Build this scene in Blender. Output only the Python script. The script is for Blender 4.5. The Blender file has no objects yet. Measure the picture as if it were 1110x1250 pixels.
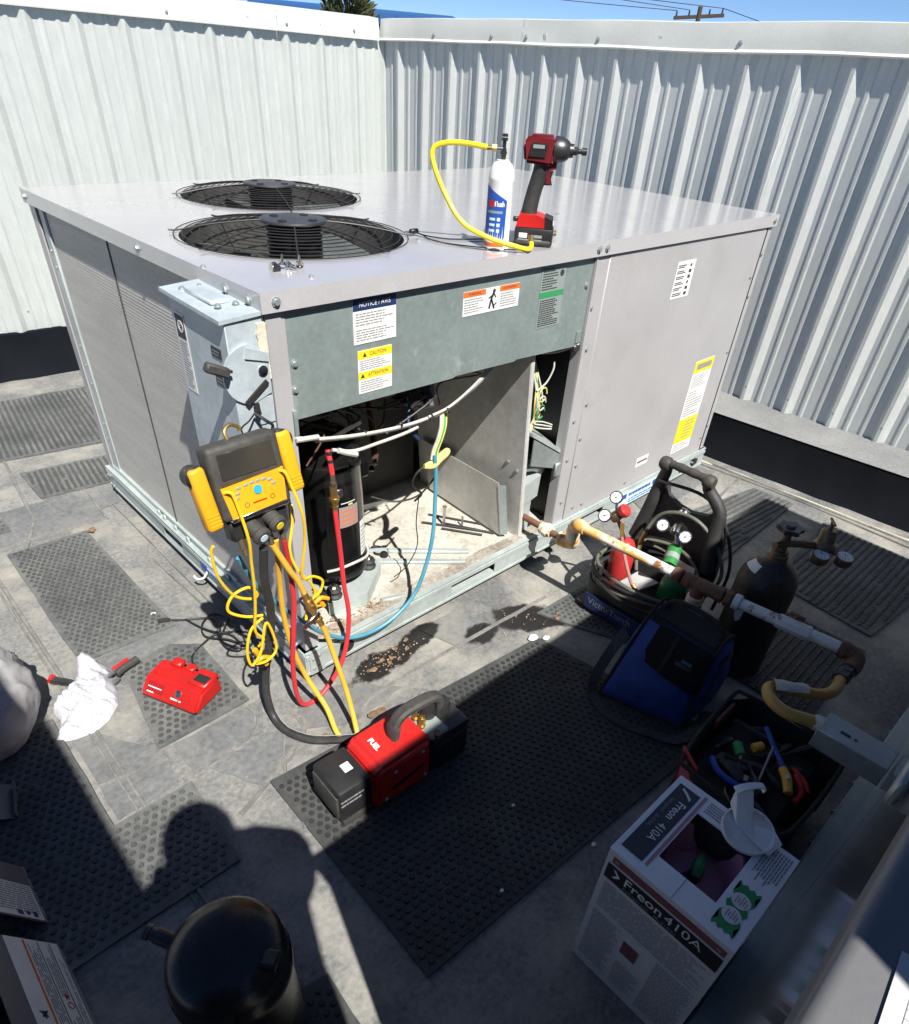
import bpy, bmesh, math, random
from mathutils import Vector as V, Matrix as Mx, noise as mnoise
random.seed(7)
PI = math.pi
sc = bpy.context.scene
COL = sc.collection

# ------------------------------------------------------------------ camera
cd = bpy.data.cameras.new('camera'); cam = bpy.data.objects.new('camera', cd); COL.objects.link(cam)
cd.sensor_fit = 'HORIZONTAL'; cd.sensor_width = 36.0; cd.lens = 796.16 / 1110 * 36
cd.shift_y = 115.0 / 1110; cd.clip_start = 0.02; cd.clip_end = 3000
def cam_axes(p, r, y):
    f = V((math.sin(y) * math.cos(p), math.cos(y) * math.cos(p), -math.sin(p)))
    rt = V((math.cos(y), -math.sin(y), 0)); up = rt.cross(f)
    return math.cos(r) * rt + math.sin(r) * up, -math.sin(r) * rt + math.cos(r) * up, f
_r, _u, _f = cam_axes(0.6834, 0.0691, 0.7959)
_m = Mx((( _r.x, _u.x, -_f.x, -0.698), (_r.y, _u.y, -_f.y, -1.2855), (_r.z, _u.z, -_f.z, 1.479), (0, 0, 0, 1)))
cam.matrix_world = _m
sc.camera = cam

# ------------------------------------------------------------------ sky, sun, exposure
LD = V((0.22, 0.75, -1.0)).normalized()          # direction the sunlight travels
SUN_EL = math.asin(-LD.z); SUN_AZ = math.atan2(-LD.x, -LD.y)
w = bpy.data.worlds.new('World'); sc.world = w; w.use_nodes = True
nt = w.node_tree; bg = nt.nodes['Background']
sky = nt.nodes.new('ShaderNodeTexSky'); sky.sky_type = 'NISHITA'; sky.sun_disc = False
sky.sun_elevation = SUN_EL; sky.sun_rotation = SUN_AZ
sky.air_density = 0.5; sky.dust_density = 0.0; sky.ozone_density = 6.0
nt.links.new(sky.outputs[0], bg.inputs[0]); bg.inputs[1].default_value = 0.072
sd = bpy.data.lights.new('sun', 'SUN'); sd.energy = 5.0; sd.angle = math.radians(0.55); sd.color = (1.0, 0.955, 0.88)
so = bpy.data.objects.new('sun', sd); COL.objects.link(so); so.location = (-2, -8, 12)
so.rotation_euler = LD.to_track_quat('-Z', 'Y').to_euler()
sc.view_settings.view_transform = 'Standard'; sc.view_settings.look = 'None'
sc.view_settings.exposure = 0.85; sc.view_settings.gamma = 1.0; sc.view_settings.use_curve_mapping = False

# ------------------------------------------------------------------ materials
def M(name, col, rough=0.5, metal=0.0, col2=None, scale=6.0, lo=0.35, hi=0.65, bump=0.0, bscale=60.0, spec=0.5,
      coat=0.0, fine=0.0, fscale=90.0, dirt=None, dscale=2.5, dlo=0.5, dhi=0.75, stretch=None, rvar=0.0):
    m = bpy.data.materials.new(name); m.use_nodes = True
    t = m.node_tree; p = t.nodes['Principled BSDF']; L = t.links.new
    p.inputs['Roughness'].default_value = rough; p.inputs['Metallic'].default_value = metal
    p.inputs['Specular IOR Level'].default_value = spec
    p.inputs['Coat Weight'].default_value = coat; p.inputs['Coat Roughness'].default_value = 0.12
    tc = t.nodes.new('ShaderNodeTexCoord'); co = tc.outputs['Object']
    if stretch:
        mp = t.nodes.new('ShaderNodeMapping'); mp.inputs['Scale'].default_value = stretch; L(co, mp.inputs[0]); co = mp.outputs[0]
    def nz(s, d=6, r=0.6):
        n = t.nodes.new('ShaderNodeTexNoise'); n.inputs['Scale'].default_value = s; n.inputs['Detail'].default_value = d
        n.inputs['Roughness'].default_value = r; L(co, n.inputs['Vector']); return n.outputs['Fac']
    def ramp(f, a, b):
        r = t.nodes.new('ShaderNodeMapRange'); r.inputs[1].default_value = a; r.inputs[2].default_value = b; L(f, r.inputs[0]); return r.outputs[0]
    def mix(f, a, b, mode='MIX'):
        x = t.nodes.new('ShaderNodeMix'); x.data_type = 'RGBA'; x.blend_type = mode
        if isinstance(f, float): x.inputs[0].default_value = f
        else: L(f, x.inputs[0])
        for s, v in ((6, a), (7, b)):
            if isinstance(v, tuple): x.inputs[s].default_value = (*v[:3], 1)
            else: L(v, x.inputs[s])
        return x.outputs[2]
    c = tuple(col)
    cur = None
    if col2: cur = mix(ramp(nz(scale), lo, hi), c, tuple(col2))
    if fine:
        f = ramp(nz(fscale, 3), 0.25, 0.75)
        g = mix(f, (1 - fine,) * 3, (1 + fine,) * 3)
        cur = mix(1.0, cur if cur else c, g, 'MULTIPLY')
    if dirt: cur = mix(ramp(nz(dscale, 8, 0.68), dlo, dhi), cur if cur else c, tuple(dirt))
    if cur: L(cur, p.inputs['Base Color'])
    else: p.inputs['Base Color'].default_value = (*c, 1)
    if rvar:
        L(ramp(nz(scale * 1.7), 0.2, 0.8), (rr := t.nodes.new('ShaderNodeMapRange')).inputs[0])
        rr.inputs[3].default_value = max(0.02, rough - rvar); rr.inputs[4].default_value = rough + rvar; L(rr.outputs[0], p.inputs['Roughness'])
    if bump:
        b = t.nodes.new('ShaderNodeBump'); b.inputs['Strength'].default_value = bump; b.inputs['Distance'].default_value = 0.004
        L(nz(bscale, 4), b.inputs['Height']); L(b.outputs[0], p.inputs['Normal'])
    return m
m_roof = M('roof_membrane', (0.205, 0.203, 0.192), 0.85, col2=(0.12, 0.124, 0.126), scale=2.2, fine=0.4, fscale=70, bump=0.55, bscale=26,
           dirt=(0.31, 0.295, 0.26), dscale=3.2, dlo=0.47, dhi=0.68)
m_patch = M('roof_patch', (0.16, 0.165, 0.165), 0.85, col2=(0.10, 0.105, 0.11), scale=3.6, fine=0.3, fscale=60, bump=0.4, bscale=30, dirt=(0.24, 0.23, 0.21), dscale=3, dlo=.48, dhi=.8)
m_caulk = M('seam_caulk', (0.21, 0.205, 0.19), 0.8, col2=(0.12, 0.12, 0.115), scale=9, fine=.3)
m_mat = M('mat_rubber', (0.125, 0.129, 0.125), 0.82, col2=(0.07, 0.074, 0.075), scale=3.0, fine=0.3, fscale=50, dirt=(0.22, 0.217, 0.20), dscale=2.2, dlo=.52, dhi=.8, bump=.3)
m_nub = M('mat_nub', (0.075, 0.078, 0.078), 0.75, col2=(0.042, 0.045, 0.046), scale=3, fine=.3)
m_matm = M('mat_dusty_shade_dark', (0.05, 0.052, 0.052), 0.78, col2=(0.035, 0.037, 0.038), scale=3.0, fine=0.3, fscale=50, dirt=(0.12, 0.12, 0.11), dscale=2.6, dlo=.5, dhi=.8, bump=.3)  # dusty rubber with the deep shade darkened into its base colour
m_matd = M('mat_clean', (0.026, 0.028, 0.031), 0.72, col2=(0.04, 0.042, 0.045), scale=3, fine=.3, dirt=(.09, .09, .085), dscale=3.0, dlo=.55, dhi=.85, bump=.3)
m_nubd = M('nub_shade_dark', (0.02, 0.021, 0.023), 0.6, col2=(0.03, 0.031, 0.034), scale=4)  # darker nub copy for the shaded mats, shade put into the colour
m_curb = M('curb_rubber', (0.0052, 0.0066, 0.0095), 0.9, spec=.08, col2=(0.008, 0.0095, 0.0125), scale=5, bump=.25, bscale=12)
m_ledge = M('ledge_membrane', (0.22, 0.225, 0.225), 0.85, col2=(0.16, 0.165, 0.17), scale=3, fine=.2, stretch=(1, 1, 1))
m_wet = M('wet_tar', (0.012, 0.012, 0.012), 0.35, col2=(0.03, 0.028, 0.026), scale=14, dirt=(.09, .085, .08), dscale=14, dlo=.55, dhi=.8, bump=.4, bscale=50)
m_wall = M('white_sheet', (0.80, 0.835, 0.80), 0.42, col2=(0.75, 0.785, 0.755), scale=1.5, fine=.05, fscale=40, dirt=(.7, .72, .68), dscale=3.5, dlo=.6, dhi=.9, stretch=(1, 1, .25))
m_wallr = M('grey_sheet', (0.80, 0.825, 0.80), 0.45, spec=.3, col2=(0.74, 0.765, 0.745), scale=1.5, fine=.05, fscale=40, stretch=(1, 1, .25))
m_cap = M('white_cap', (0.62, 0.64, 0.60), 0.4, col2=(0.54, 0.555, 0.52), scale=2.2, fine=.05, dirt=(.5, .44, .33), dscale=4, dlo=.66, dhi=.9, bump=.15, bscale=9)
m_paint = M('taupe_paint', (0.378, 0.374, 0.384), 0.36, col2=(0.335, 0.332, 0.342), scale=2.2, fine=.05, fscale=200, bump=.3, bscale=2.2, dirt=(.30, .295, .285), dscale=3.5, dlo=.52, dhi=.8)
m_lid = M('lid_paint', (0.388, 0.382, 0.396), 0.2, col2=(0.42, 0.415, 0.426), scale=3.5, coat=.6, fine=.05, fscale=150, bump=.2, bscale=2.6, dirt=(.48, .47, .465), dscale=4, dlo=.54, dhi=.8, rvar=.06)
m_galv = M('galvanized', (0.40, 0.44, 0.44), 0.42, 0.55, col2=(0.31, 0.345, 0.35), scale=9, fine=.1, fscale=60, rvar=.1)
m_cover = M('cover_galvanized', (0.265, 0.32, 0.312), 0.42, 0.3, col2=(0.22, 0.268, 0.263), scale=7, fine=.1, fscale=70, dirt=(.40, .455, .46), dscale=10, dlo=.57, dhi=.72, rvar=.1)
m_rail = M('rail_galvanized', (0.46, 0.52, 0.51), 0.5, 0.3, col2=(0.37, 0.42, 0.415), scale=6, fine=.1, fscale=50, dirt=(.3, .3, .27), dscale=5, dlo=.58, dhi=.85)
m_galvdark = M('inner_galvanized', (0.60, 0.60, 0.58), 0.5, 0.15, col2=(0.5, 0.5, 0.48), scale=30, fine=.12, fscale=120, dirt=(.36, .35, .32), dscale=4, dlo=.5, dhi=.8)
m_pan = M('pan_dusty', (0.47, 0.455, 0.40), 0.8, col2=(0.40, 0.385, 0.34), scale=6, fine=.2, fscale=60, dirt=(.22, .18, .135), dscale=8, dlo=.53, dhi=.74)
m_dirt = M('rail_dirt', (0.22, 0.19, 0.155), 0.95, col2=(0.36, 0.34, 0.30), scale=9, fine=.4, fscale=80, bump=.6, bscale=60)
m_coil = M('coil_fins', (0.47, 0.46, 0.43), 0.6, 0.1, col2=(0.40, 0.39, 0.37), scale=2.5, fine=.22, fscale=60, stretch=(1, 1, 8))
m_disc = M('disconnect_steel', (0.46, 0.525, 0.56), 0.4, 0.15, col2=(0.37, 0.43, 0.465), scale=9, fine=.1, fscale=50, dirt=(.52, .6, .64), dscale=8, dlo=.55, dhi=.8, rvar=.1)
m_foam = M('sealant', (0.62, 0.58, 0.46), .85, col2=(.52, .48, .38), scale=20, bump=.6, bscale=60)
m_black = M('black_plastic', (0.014, 0.014, 0.015), 0.42, col2=(0.024, 0.024, 0.025), scale=12)
m_blackr = M('black_rubber', (0.018, 0.018, 0.019), 0.6, col2=(0.04, 0.04, 0.04), scale=10, fine=.2)
m_dust = M('dusty_rubber', (0.035, 0.034, 0.032), 0.65, col2=(0.06, 0.057, 0.052), scale=14, fine=.25)
m_gloss = M('black_gloss', (0.004, 0.004, 0.0045), 0.14, spec=.35, rvar=.05, col2=(.012, .012, .012), scale=5, bump=.06, bscale=8)
m_wire = M('black_wire', (0.016, 0.016, 0.017), .5)
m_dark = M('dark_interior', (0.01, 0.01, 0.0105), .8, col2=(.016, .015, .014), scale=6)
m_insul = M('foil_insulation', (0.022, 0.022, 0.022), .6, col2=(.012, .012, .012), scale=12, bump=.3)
m_guard = M('guard_wire', (0.025, 0.025, 0.027), .48, spec=.4)
m_shell = M('shell_paint', (0.006, 0.0062, 0.007), 0.26, spec=.4, col2=(0.011, 0.0105, 0.010), scale=4, fine=.3, fscale=120, dirt=(.03, .026, .022), dscale=7, dlo=.56, dhi=.8, rvar=.08, bump=.1, bscale=40)
m_paper = M('printed_paper', (0.50, 0.51, 0.51), .6, col2=(.46, .47, .47), scale=9)
m_white = M('white_paint', (0.80, 0.80, 0.79), .5, col2=(.74, .74, .73), scale=9)
m_label = M('label_white', (0.74, 0.745, 0.73), .55, col2=(.69, .695, .68), scale=12)
m_ink = M('label_ink', (0.035, 0.035, 0.04), .6)
m_greyink = M('label_greyink', (0.25, 0.25, 0.26), .6)
m_navy = M('label_navy', (0.012, 0.03, 0.10), .5)
m_yel = M('label_yellow', (0.78, 0.60, 0.02), .5)
m_org = M('label_orange', (0.68, 0.15, 0.03), .5)
m_grn = M('label_green', (0.03, 0.26, 0.09), .5)
m_lgrey = M('label_grey', (0.24, 0.28, 0.27), .5)
m_blu = M('label_blue', (0.014, 0.075, 0.38), .5)
m_ltblu = M('label_lightblue', (0.55, 0.70, 0.82), .5)
m_amber = M('amber_plastic', (0.74, 0.36, 0.012), .42, col2=(.66, .31, .012), scale=14, dirt=(.4, .22, .03), dscale=16, dlo=.62, dhi=.85)
m_screen = M('screen_glass', (0.03, 0.03, 0.028), .15, col2=(.05, .045, .035), scale=6)
m_cyan = M('button_blue', (0.03, 0.35, 0.55), .4)
m_red = M('red_plastic', (0.44, 0.016, 0.014), .33, col2=(.5, .018, .016), scale=6, fine=.05)
m_redch = M('red_charger', (0.44, 0.012, 0.009), .38, col2=(.38,.011,.009), scale=9)
m_drill = M('drill_red', (0.17, 0.010, 0.014), .42, col2=(.12, .008, .011), scale=20)
m_gun = M('gunmetal', (0.10, 0.10, 0.105), .38, .7, col2=(.06, .06, .065), scale=12)
m_chrome = M('chrome', (0.62, 0.61, 0.58), .22, 1.0, col2=(.5, .48, .45), scale=30)
m_brass = M('brass', (0.62, 0.43, 0.16), .32, .9, col2=(.5, .33, .11), scale=24)
m_tarn = M('tarnished_brass', (0.20, 0.155, 0.10), .45, .7, col2=(.15, .11, .07), scale=20)
m_hred = M('hose_red', (0.60, 0.035, 0.045), .42, col2=(.5, .03, .04), scale=12)
m_hyel = M('hose_yellow', (0.72, 0.43, 0.05), .45, col2=(.6, .34, .035), scale=10)
m_hyel2 = M('hose_bright_yellow', (0.78, 0.62, 0.02), .4)
m_hblu = M('hose_blue', (0.05, 0.22, 0.32), .42, col2=(.08, .28, .38), scale=12)
m_cyel = M('cable_yellow', (0.78, 0.50, 0.02), .4)
m_wirew = M('wire_sleeve', (0.55, 0.54, 0.49), .6, col2=(.42, .41, .37), scale=20)
m_wirey = M('wire_yellow', (0.62, 0.55, 0.16), .5)
m_copper = M('copper', (0.16, 0.08, 0.05), .5, .6, col2=(.09, .05, .035), scale=12)
m_steel = M('steel', (0.5, 0.5, 0.5), .35, .9)
m_bluefab = M('blue_fabric', (0.018, 0.055, 0.24), .8, col2=(.013, .042, .19), scale=8, fine=.2, fscale=220, bump=.25, bscale=250, dirt=(.01, .02, .07), dscale=9, dlo=.6, dhi=.72)
m_blkfab = M('black_fabric', (0.012, 0.012, 0.014), .9, col2=(.02, .02, .022), scale=8, fine=.2, fscale=200, bump=.3, bscale=220)
m_gryfab = M('grey_fabric', (0.42, 0.42, 0.425), .75, col2=(.32, .32, .33), scale=4, fine=.1, fscale=200, bump=.5, bscale=10)
m_rag = M('rag_cotton', (0.47, 0.47, 0.51), .9, col2=(.40, .40, .44), scale=10, fine=.06, fscale=300, bump=.5, bscale=28)
m_card = M('carton_white', (0.82, 0.83, 0.86), .5, col2=(.77, .78, .82), scale=7, fine=.03)
m_cardside = M('carton_side', (0.66, 0.635, 0.62), .6, col2=(.60, .575, .56), scale=6)
m_cardin = M('carton_inner', (0.30, 0.25, 0.20), .9)
m_maroon = M('carton_maroon', (0.22, 0.06, 0.07), .6)
m_mauve = M('carton_mauve', (0.42, 0.21, 0.25), .6)
m_pink = M('tank_pink', (0.62, 0.27, 0.36), .38, col2=(.55, .22, .31), scale=7)
m_gval = M('valve_green', (0.03, 0.20, 0.05), .45)
m_cdark = M('carton_dark', (0.035, 0.042, 0.055), .6)
m_cblk = M('carton_black', (0.012, 0.012, 0.013), .6)
m_rust = M('rusty_pipe', (0.20, 0.09, 0.05), .7, col2=(.13, .055, .035), scale=16, fine=.3, bump=.4)
m_pipep = M('painted_pipe', (0.62, 0.62, 0.58), .5, col2=(.70, .70, .67), scale=10, dirt=(.24, .11, .05), dscale=15, dlo=.565, dhi=.62, bump=.2)
m_pipeo = M('peeling_pipe', (0.76, 0.70, 0.56), .55, col2=(.70, .38, .10), scale=13, lo=.46, hi=.56, dirt=(.28, .11, .04), dscale=16, dlo=.56, dhi=.62, bump=.3)
m_flex = M('flex_yellow', (0.50, 0.29, 0.075), .55, col2=(.42, .24, .06), scale=8)
m_cylb = M('cylinder_black', (0.018, 0.017, 0.015), .5, col2=(.05, .04, .024), scale=5, lo=.45, hi=.75, fine=.5, fscale=60, dirt=(.012, .012, .012), dscale=6, bump=.3)
m_acet = M('acetylene_red', (0.46, 0.035, 0.035), .35, col2=(.38, .03, .03), scale=9)
m_oxy = M('oxygen_green', (0.015, 0.17, 0.05), .35)
m_gface = M('gauge_face', (0.75, 0.75, 0.72), .4)
m_tblue = M('tray_blue', (0.008, 0.022, 0.10), .45)
m_hoseg = M('hose_greygreen', (0.10, 0.11, 0.085), .45, col2=(.15, .155, .12), scale=12)
m_hosep = M('hose_pink', (0.34, 0.16, 0.14), .5)
m_u2 = M('unit_grey', (0.15, 0.152, 0.158), .4, col2=(.13, .131, .137), scale=2.5, fine=.05, fscale=150)
m_u2f = M('unit_face', (0.17, 0.175, 0.19), .09, col2=(.15, .155, .17), scale=2.5, coat=.8)
m_leaf = M('dry_leaf', (0.30, 0.185, 0.11), .85, col2=(.38, .27, .18), scale=30, fine=.3)
m_wood = M('pole_wood', (0.06, 0.045, 0.035), .9)
m_blds = M('building_blue', (0.02, 0.09, 0.26), .5)
m_bldw = M('building_wall', (0.5, 0.5, 0.48), .8)
m_tree = M('spruce_needles', (0.06, 0.085, 0.03), .9, col2=(.10, .10, .045), scale=2)
m_land = M('land', (0.12, 0.12, 0.10), .95, col2=(.17, .16, .13), scale=.02)
m_jean = M('denim', (0.02, 0.03, 0.06), .9)
m_skin = M('skin', (0.45, 0.27, 0.19), .6)
m_hat = M('cap_cloth', (0.02, 0.02, 0.025), .9)

def add_stains(m, spots):
    t = m.node_tree; p = t.nodes['Principled BSDF']; L = t.links.new; tc = t.nodes.new('ShaderNodeTexCoord')
    def math_(op, a, b=None):
        n = t.nodes.new('ShaderNodeMath'); n.operation = op
        for i, v in ((0, a), (1, b)):
            if v is None: continue
            if isinstance(v, (int, float)): n.inputs[i].default_value = v
            else: L(v, n.inputs[i])
        return n.outputs[0]
    n = t.nodes.new('ShaderNodeTexNoise'); n.inputs['Scale'].default_value = 11; n.inputs['Detail'].default_value = 7; n.inputs['Roughness'].default_value = .62; L(tc.outputs['Object'], n.inputs['Vector'])
    tot = None
    for x, y, a, sx, sy in spots:
        mp = t.nodes.new('ShaderNodeMapping'); mp.vector_type = 'TEXTURE'; mp.inputs['Location'].default_value = (x, y, 0); mp.inputs['Rotation'].default_value = (0, 0, a); mp.inputs['Scale'].default_value = (sx, sy, 1000)
        L(tc.outputs['Object'], mp.inputs[0]); ln = t.nodes.new('ShaderNodeVectorMath'); ln.operation = 'LENGTH'; L(mp.outputs[0], ln.inputs[0])
        d = math_('ADD', ln.outputs['Value'], math_('MULTIPLY', math_('SUBTRACT', n.outputs['Fac'], .5), 1.7))
        r = t.nodes.new('ShaderNodeMapRange'); r.interpolation_type = 'SMOOTHSTEP'; r.inputs[1].default_value = 1.14; r.inputs[2].default_value = .84; L(d, r.inputs[0])
        tot = r.outputs[0] if tot is None else math_('MAXIMUM', tot, r.outputs[0])
    src = p.inputs['Base Color'].links[0].from_socket; mx = t.nodes.new('ShaderNodeMix'); mx.data_type = 'RGBA'; L(tot, mx.inputs[0]); L(src, mx.inputs[6]); mx.inputs[7].default_value = (.016, .0155, .015, 1); L(mx.outputs[2], p.inputs['Base Color'])
    rr = t.nodes.new('ShaderNodeMapRange'); L(tot, rr.inputs[0]); rr.inputs[3].default_value = .85; rr.inputs[4].default_value = .38; L(rr.outputs[0], p.inputs['Roughness'])
SPOTS = [(.22, -.078, .12, .13, .050), (.38, -.060, .16, .11, .042), (.57, -.178, 0, .075, .042), (.745, -.22, -.5, .105, .075), (.83, -.28, -.6, .10, .06), (1.03, -.66, 1.2, .06, .025)]
add_stains(m_roof, SPOTS); add_stains(m_patch, SPOTS)
# ------------------------------------------------------------------ mesh helpers
def bmn(): return bmesh.new()
def box(bm, lo, hi, bev=0.0, T=None, seg=1):
    lo = V(lo); hi = V(hi); c = (lo + hi) / 2; s = hi - lo
    r = bmesh.ops.create_cube(bm, size=1.0, matrix=Mx.Translation(c) @ Mx.Diagonal((*s, 1)))
    vs = r['verts']
    if bev:
        es = list({e for v in vs for e in v.link_edges})
        q = bmesh.ops.bevel(bm, geom=es, offset=bev, segments=seg, affect='EDGES', profile=0.5, clamp_overlap=True)
        vs = list({v for f in q['faces'] for v in f.verts} | {v for v in vs if v.is_valid})
        seen = set(vs); st = list(vs)
        while st:
            v = st.pop()
            for e in v.link_edges:
                o = e.other_vert(v)
                if o not in seen: seen.add(o); st.append(o)
        vs = list(seen)
    if T is not None: bmesh.ops.transform(bm, matrix=T, verts=vs)
    return vs
def frame(p0, p1):
    z = (V(p1) - V(p0)).normalized(); a = V((0, 0, 1)) if abs(z.z) < .9 else V((1, 0, 0))
    x = a.cross(z).normalized(); y = z.cross(x); return x, y, z
def rings(bm, loops, cap0=True, cap1=True, closed=False):
    n = len(loops[0])
    for i in range(len(loops) - (0 if closed else 1)):
        a, b = loops[i], loops[(i + 1) % len(loops)]
        for k in range(n):
            try: bm.faces.new((a[k], a[(k + 1) % n], b[(k + 1) % n], b[k]))
            except ValueError: pass
    if not closed:
        if cap0: bm.faces.new(list(reversed(loops[0])))
        if cap1: bm.faces.new(loops[-1])
def cyl(bm, p0, p1, r0, r1=None, n=16):
    r1 = r0 if r1 is None else r1; x, y, z = frame(p0, p1); ls = []
    for p, r in ((V(p0), r0), (V(p1), r1)):
        ls.append([bm.verts.new(p + r * (math.cos(2 * PI * k / n) * x + math.sin(2 * PI * k / n) * y)) for k in range(n)])
    rings(bm, ls)
def lathe(bm, prof, p0=(0, 0, 0), axis=(0, 0, 1), n=24):
    x, y, z = frame((0, 0, 0), axis); ls = []
    for r, h in prof:
        ls.append([bm.verts.new(V(p0) + z * h + max(r, 1e-4) * (math.cos(2 * PI * k / n) * x + math.sin(2 * PI * k / n) * y)) for k in range(n)])
    rings(bm, ls, prof[0][0] < .0005, prof[-1][0] < .0005)
def spline(pts, k=6, closed=False):
    P = [V(p) for p in pts]; n = len(P); out = []
    for i in range(n if closed else n - 1):
        g = (lambda j: P[j % n]) if closed else (lambda j: P[min(max(j, 0), n - 1)])
        a, b, c, d = g(i - 1), g(i), g(i + 1), g(i + 2)
        for s in range(k):
            t = s / k
            out.append(0.5 * ((2 * b) + (c - a) * t + (2 * a - 5 * b + 4 * c - d) * t * t + (3 * b - a - 3 * c + d) * t ** 3))
    if not closed: out.append(P[-1])
    return out
def tube(bm, pts, r, n=8, k=6, closed=False, smooth=True):
    P = spline(pts, k, closed) if smooth else [V(p) for p in pts]
    m = len(P); ls = []; x = None
    for i, p in enumerate(P):
        if closed: d = (P[(i + 1) % m] - P[i - 1]).normalized()
        else: d = (P[min(i + 1, m - 1)] - P[max(i - 1, 0)]).normalized()
        if x is None: x = frame((0, 0, 0), d)[0]
        x = (x - d * x.dot(d))
        x = x.normalized() if x.length > 1e-5 else frame((0, 0, 0), d)[0]
        y = d.cross(x)
        rr = r(i / (m - 1)) if callable(r) else r
        ls.append([bm.verts.new(p + rr * (math.cos(2 * PI * j / n) * x + math.sin(2 * PI * j / n) * y)) for j in range(n)])
    rings(bm, ls, closed=closed)
def quad(bm, a, b, c, d):
    bm.faces.new([bm.verts.new(V(p)) for p in (a, b, c, d)])
def prism(bm, pts, d):
    """polygon pts (3D, ordered) extruded by vector d"""
    a = [bm.verts.new(V(p)) for p in pts]; b = [bm.verts.new(V(p) + V(d)) for p in pts]
    rings(bm, [a, b])
def fr(o, x, y):
    x = V(x).normalized(); y = V(y); y = (y - x * y.dot(x)).normalized(); z = x.cross(y)
    return Mx(((x.x, y.x, z.x, o[0]), (x.y, y.y, z.y, o[1]), (x.z, y.z, z.z, o[2]), (0, 0, 0, 1)))
def mesh(name, bm, mat, ang=0.62):
    bmesh.ops.recalc_face_normals(bm, faces=bm.faces)
    for f in bm.faces: f.smooth = True
    for e in bm.edges:
        if len(e.link_faces) == 2 and e.calc_face_angle(0) > ang: e.smooth = False
    me = bpy.data.meshes.new(name); bm.to_mesh(me); bm.free()
    me.materials.append(mat); return me
def setp(o, label=None, cat=None, group=None, kind=None):
    if label: o['label'] = label
    if cat: o['category'] = cat
    if group: o['group'] = group
    if kind: o['kind'] = kind
    return o
def link(name, me, parent=None, **k):
    o = bpy.data.objects.new(name, me); COL.objects.link(o)
    if parent is not None:
        o.parent = parent
        if parent.type == 'EMPTY': o.matrix_parent_inverse = Mx.Translation(-parent.location)
    return setp(o, **k)
def obj(name, bm, mat, parent=None, T=None, ang=0.62, **k):
    if T is not None: bm.transform(T)
    return link(name, mesh(name, bm, mat, ang), parent, **k)
def thing(name, label, cat, loc=(0, 0, 0), group=None):
    o = bpy.data.objects.new(name, None); COL.objects.link(o); o.location = loc; o.empty_display_size = .05
    return setp(o, label, cat, group)
def text(s, size, T, mat, parent, align='LEFT', name='lettering', sx=1.0, bold=0.0):
    c = bpy.data.curves.new(name, 'FONT'); c.body = s; c.size = size; c.align_x = align; c.align_y = 'CENTER'; c.resolution_u = 3; c.offset = bold
    o = bpy.data.objects.new('tmp', c); COL.objects.link(o)
    dg = bpy.context.evaluated_depsgraph_get()
    me = bpy.data.meshes.new_from_object(o.evaluated_get(dg)); bpy.data.objects.remove(o)
    me.transform(T @ Mx.Diagonal((sx, 1, 1, 1))); me.materials.clear(); me.materials.append(mat); me.name = name
    return link(name, me, parent)
def rect(bm, x0, y0, x1, y1, z=0.0):
    quad(bm, (x0, y0, z), (x1, y0, z), (x1, y1, z), (x0, y1, z))
def lines(bm, x0, y0, x1, y1, n, th=.45, z=0.0013, ragged=.35):
    h = (y1 - y0) / n
    for i in range(n):
        yy = y1 - (i + .5) * h; x = x0; end = x1 - random.random() * ragged * (x1 - x0)
        while x < end:
            wd = (x1 - x0) * random.uniform(.05, .16); xe = min(x + wd, end)
            rect(bm, x, yy - th * h / 2, xe, yy + th * h / 2, z); x = xe + (x1 - x0) * .018
def plate(name, T, w_, h_, mat, parent, th=.0008):
    bm = bmn(); box(bm, (0, 0, -.0005), (w_, h_, th), T=None); return obj(name, bm, mat, parent, T)
def pr(bm, mat, parent, T, name='print'): return obj(name, bm, mat, parent, T)
# ================================================================== SETTING
bm = bmn(); rect(bm, -900, -900, 900, 900, -5.0); obj('ground', bm, m_land, kind='structure')
bm = bmn(); box(bm, (-7, -8, -.4), (3.2, 3.6, 0)); roof = obj('roof', bm, m_roof, kind='structure')
_zc = [0]
def strip(name, pts, wd, z, mat, kind=None, h=.003, wob=.0):
    _zc[0] += 1; h = .0050 + .00011 * _zc[0]
    bm = bmn(); P = spline([(x, y, 0) for x, y in pts], 8) if len(pts) > 2 else [V((pts[0][0], pts[0][1], 0)).lerp(V((pts[1][0], pts[1][1], 0)), i / 12) for i in range(13)]
    ls = []
    for i, p in enumerate(P):
        d = (P[min(i + 1, len(P) - 1)] - P[max(i - 1, 0)]).normalized(); n = V((-d.y, d.x, 0))
        a = wd / 2 * (1 + wob * mnoise.noise(p * 14)); b = wd / 2 * (1 + wob * mnoise.noise(p * 14 + V((5, 0, 0))))
        ls.append([bm.verts.new(p + n * a + V((0, 0, -.001))), bm.verts.new(p + n * a * .7 + V((0, 0, z + h))), bm.verts.new(p - n * b * .7 + V((0, 0, z + h))), bm.verts.new(p - n * b + V((0, 0, -.001)))])
    rings(bm, ls); return obj(name, bm, mat, roof)
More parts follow.
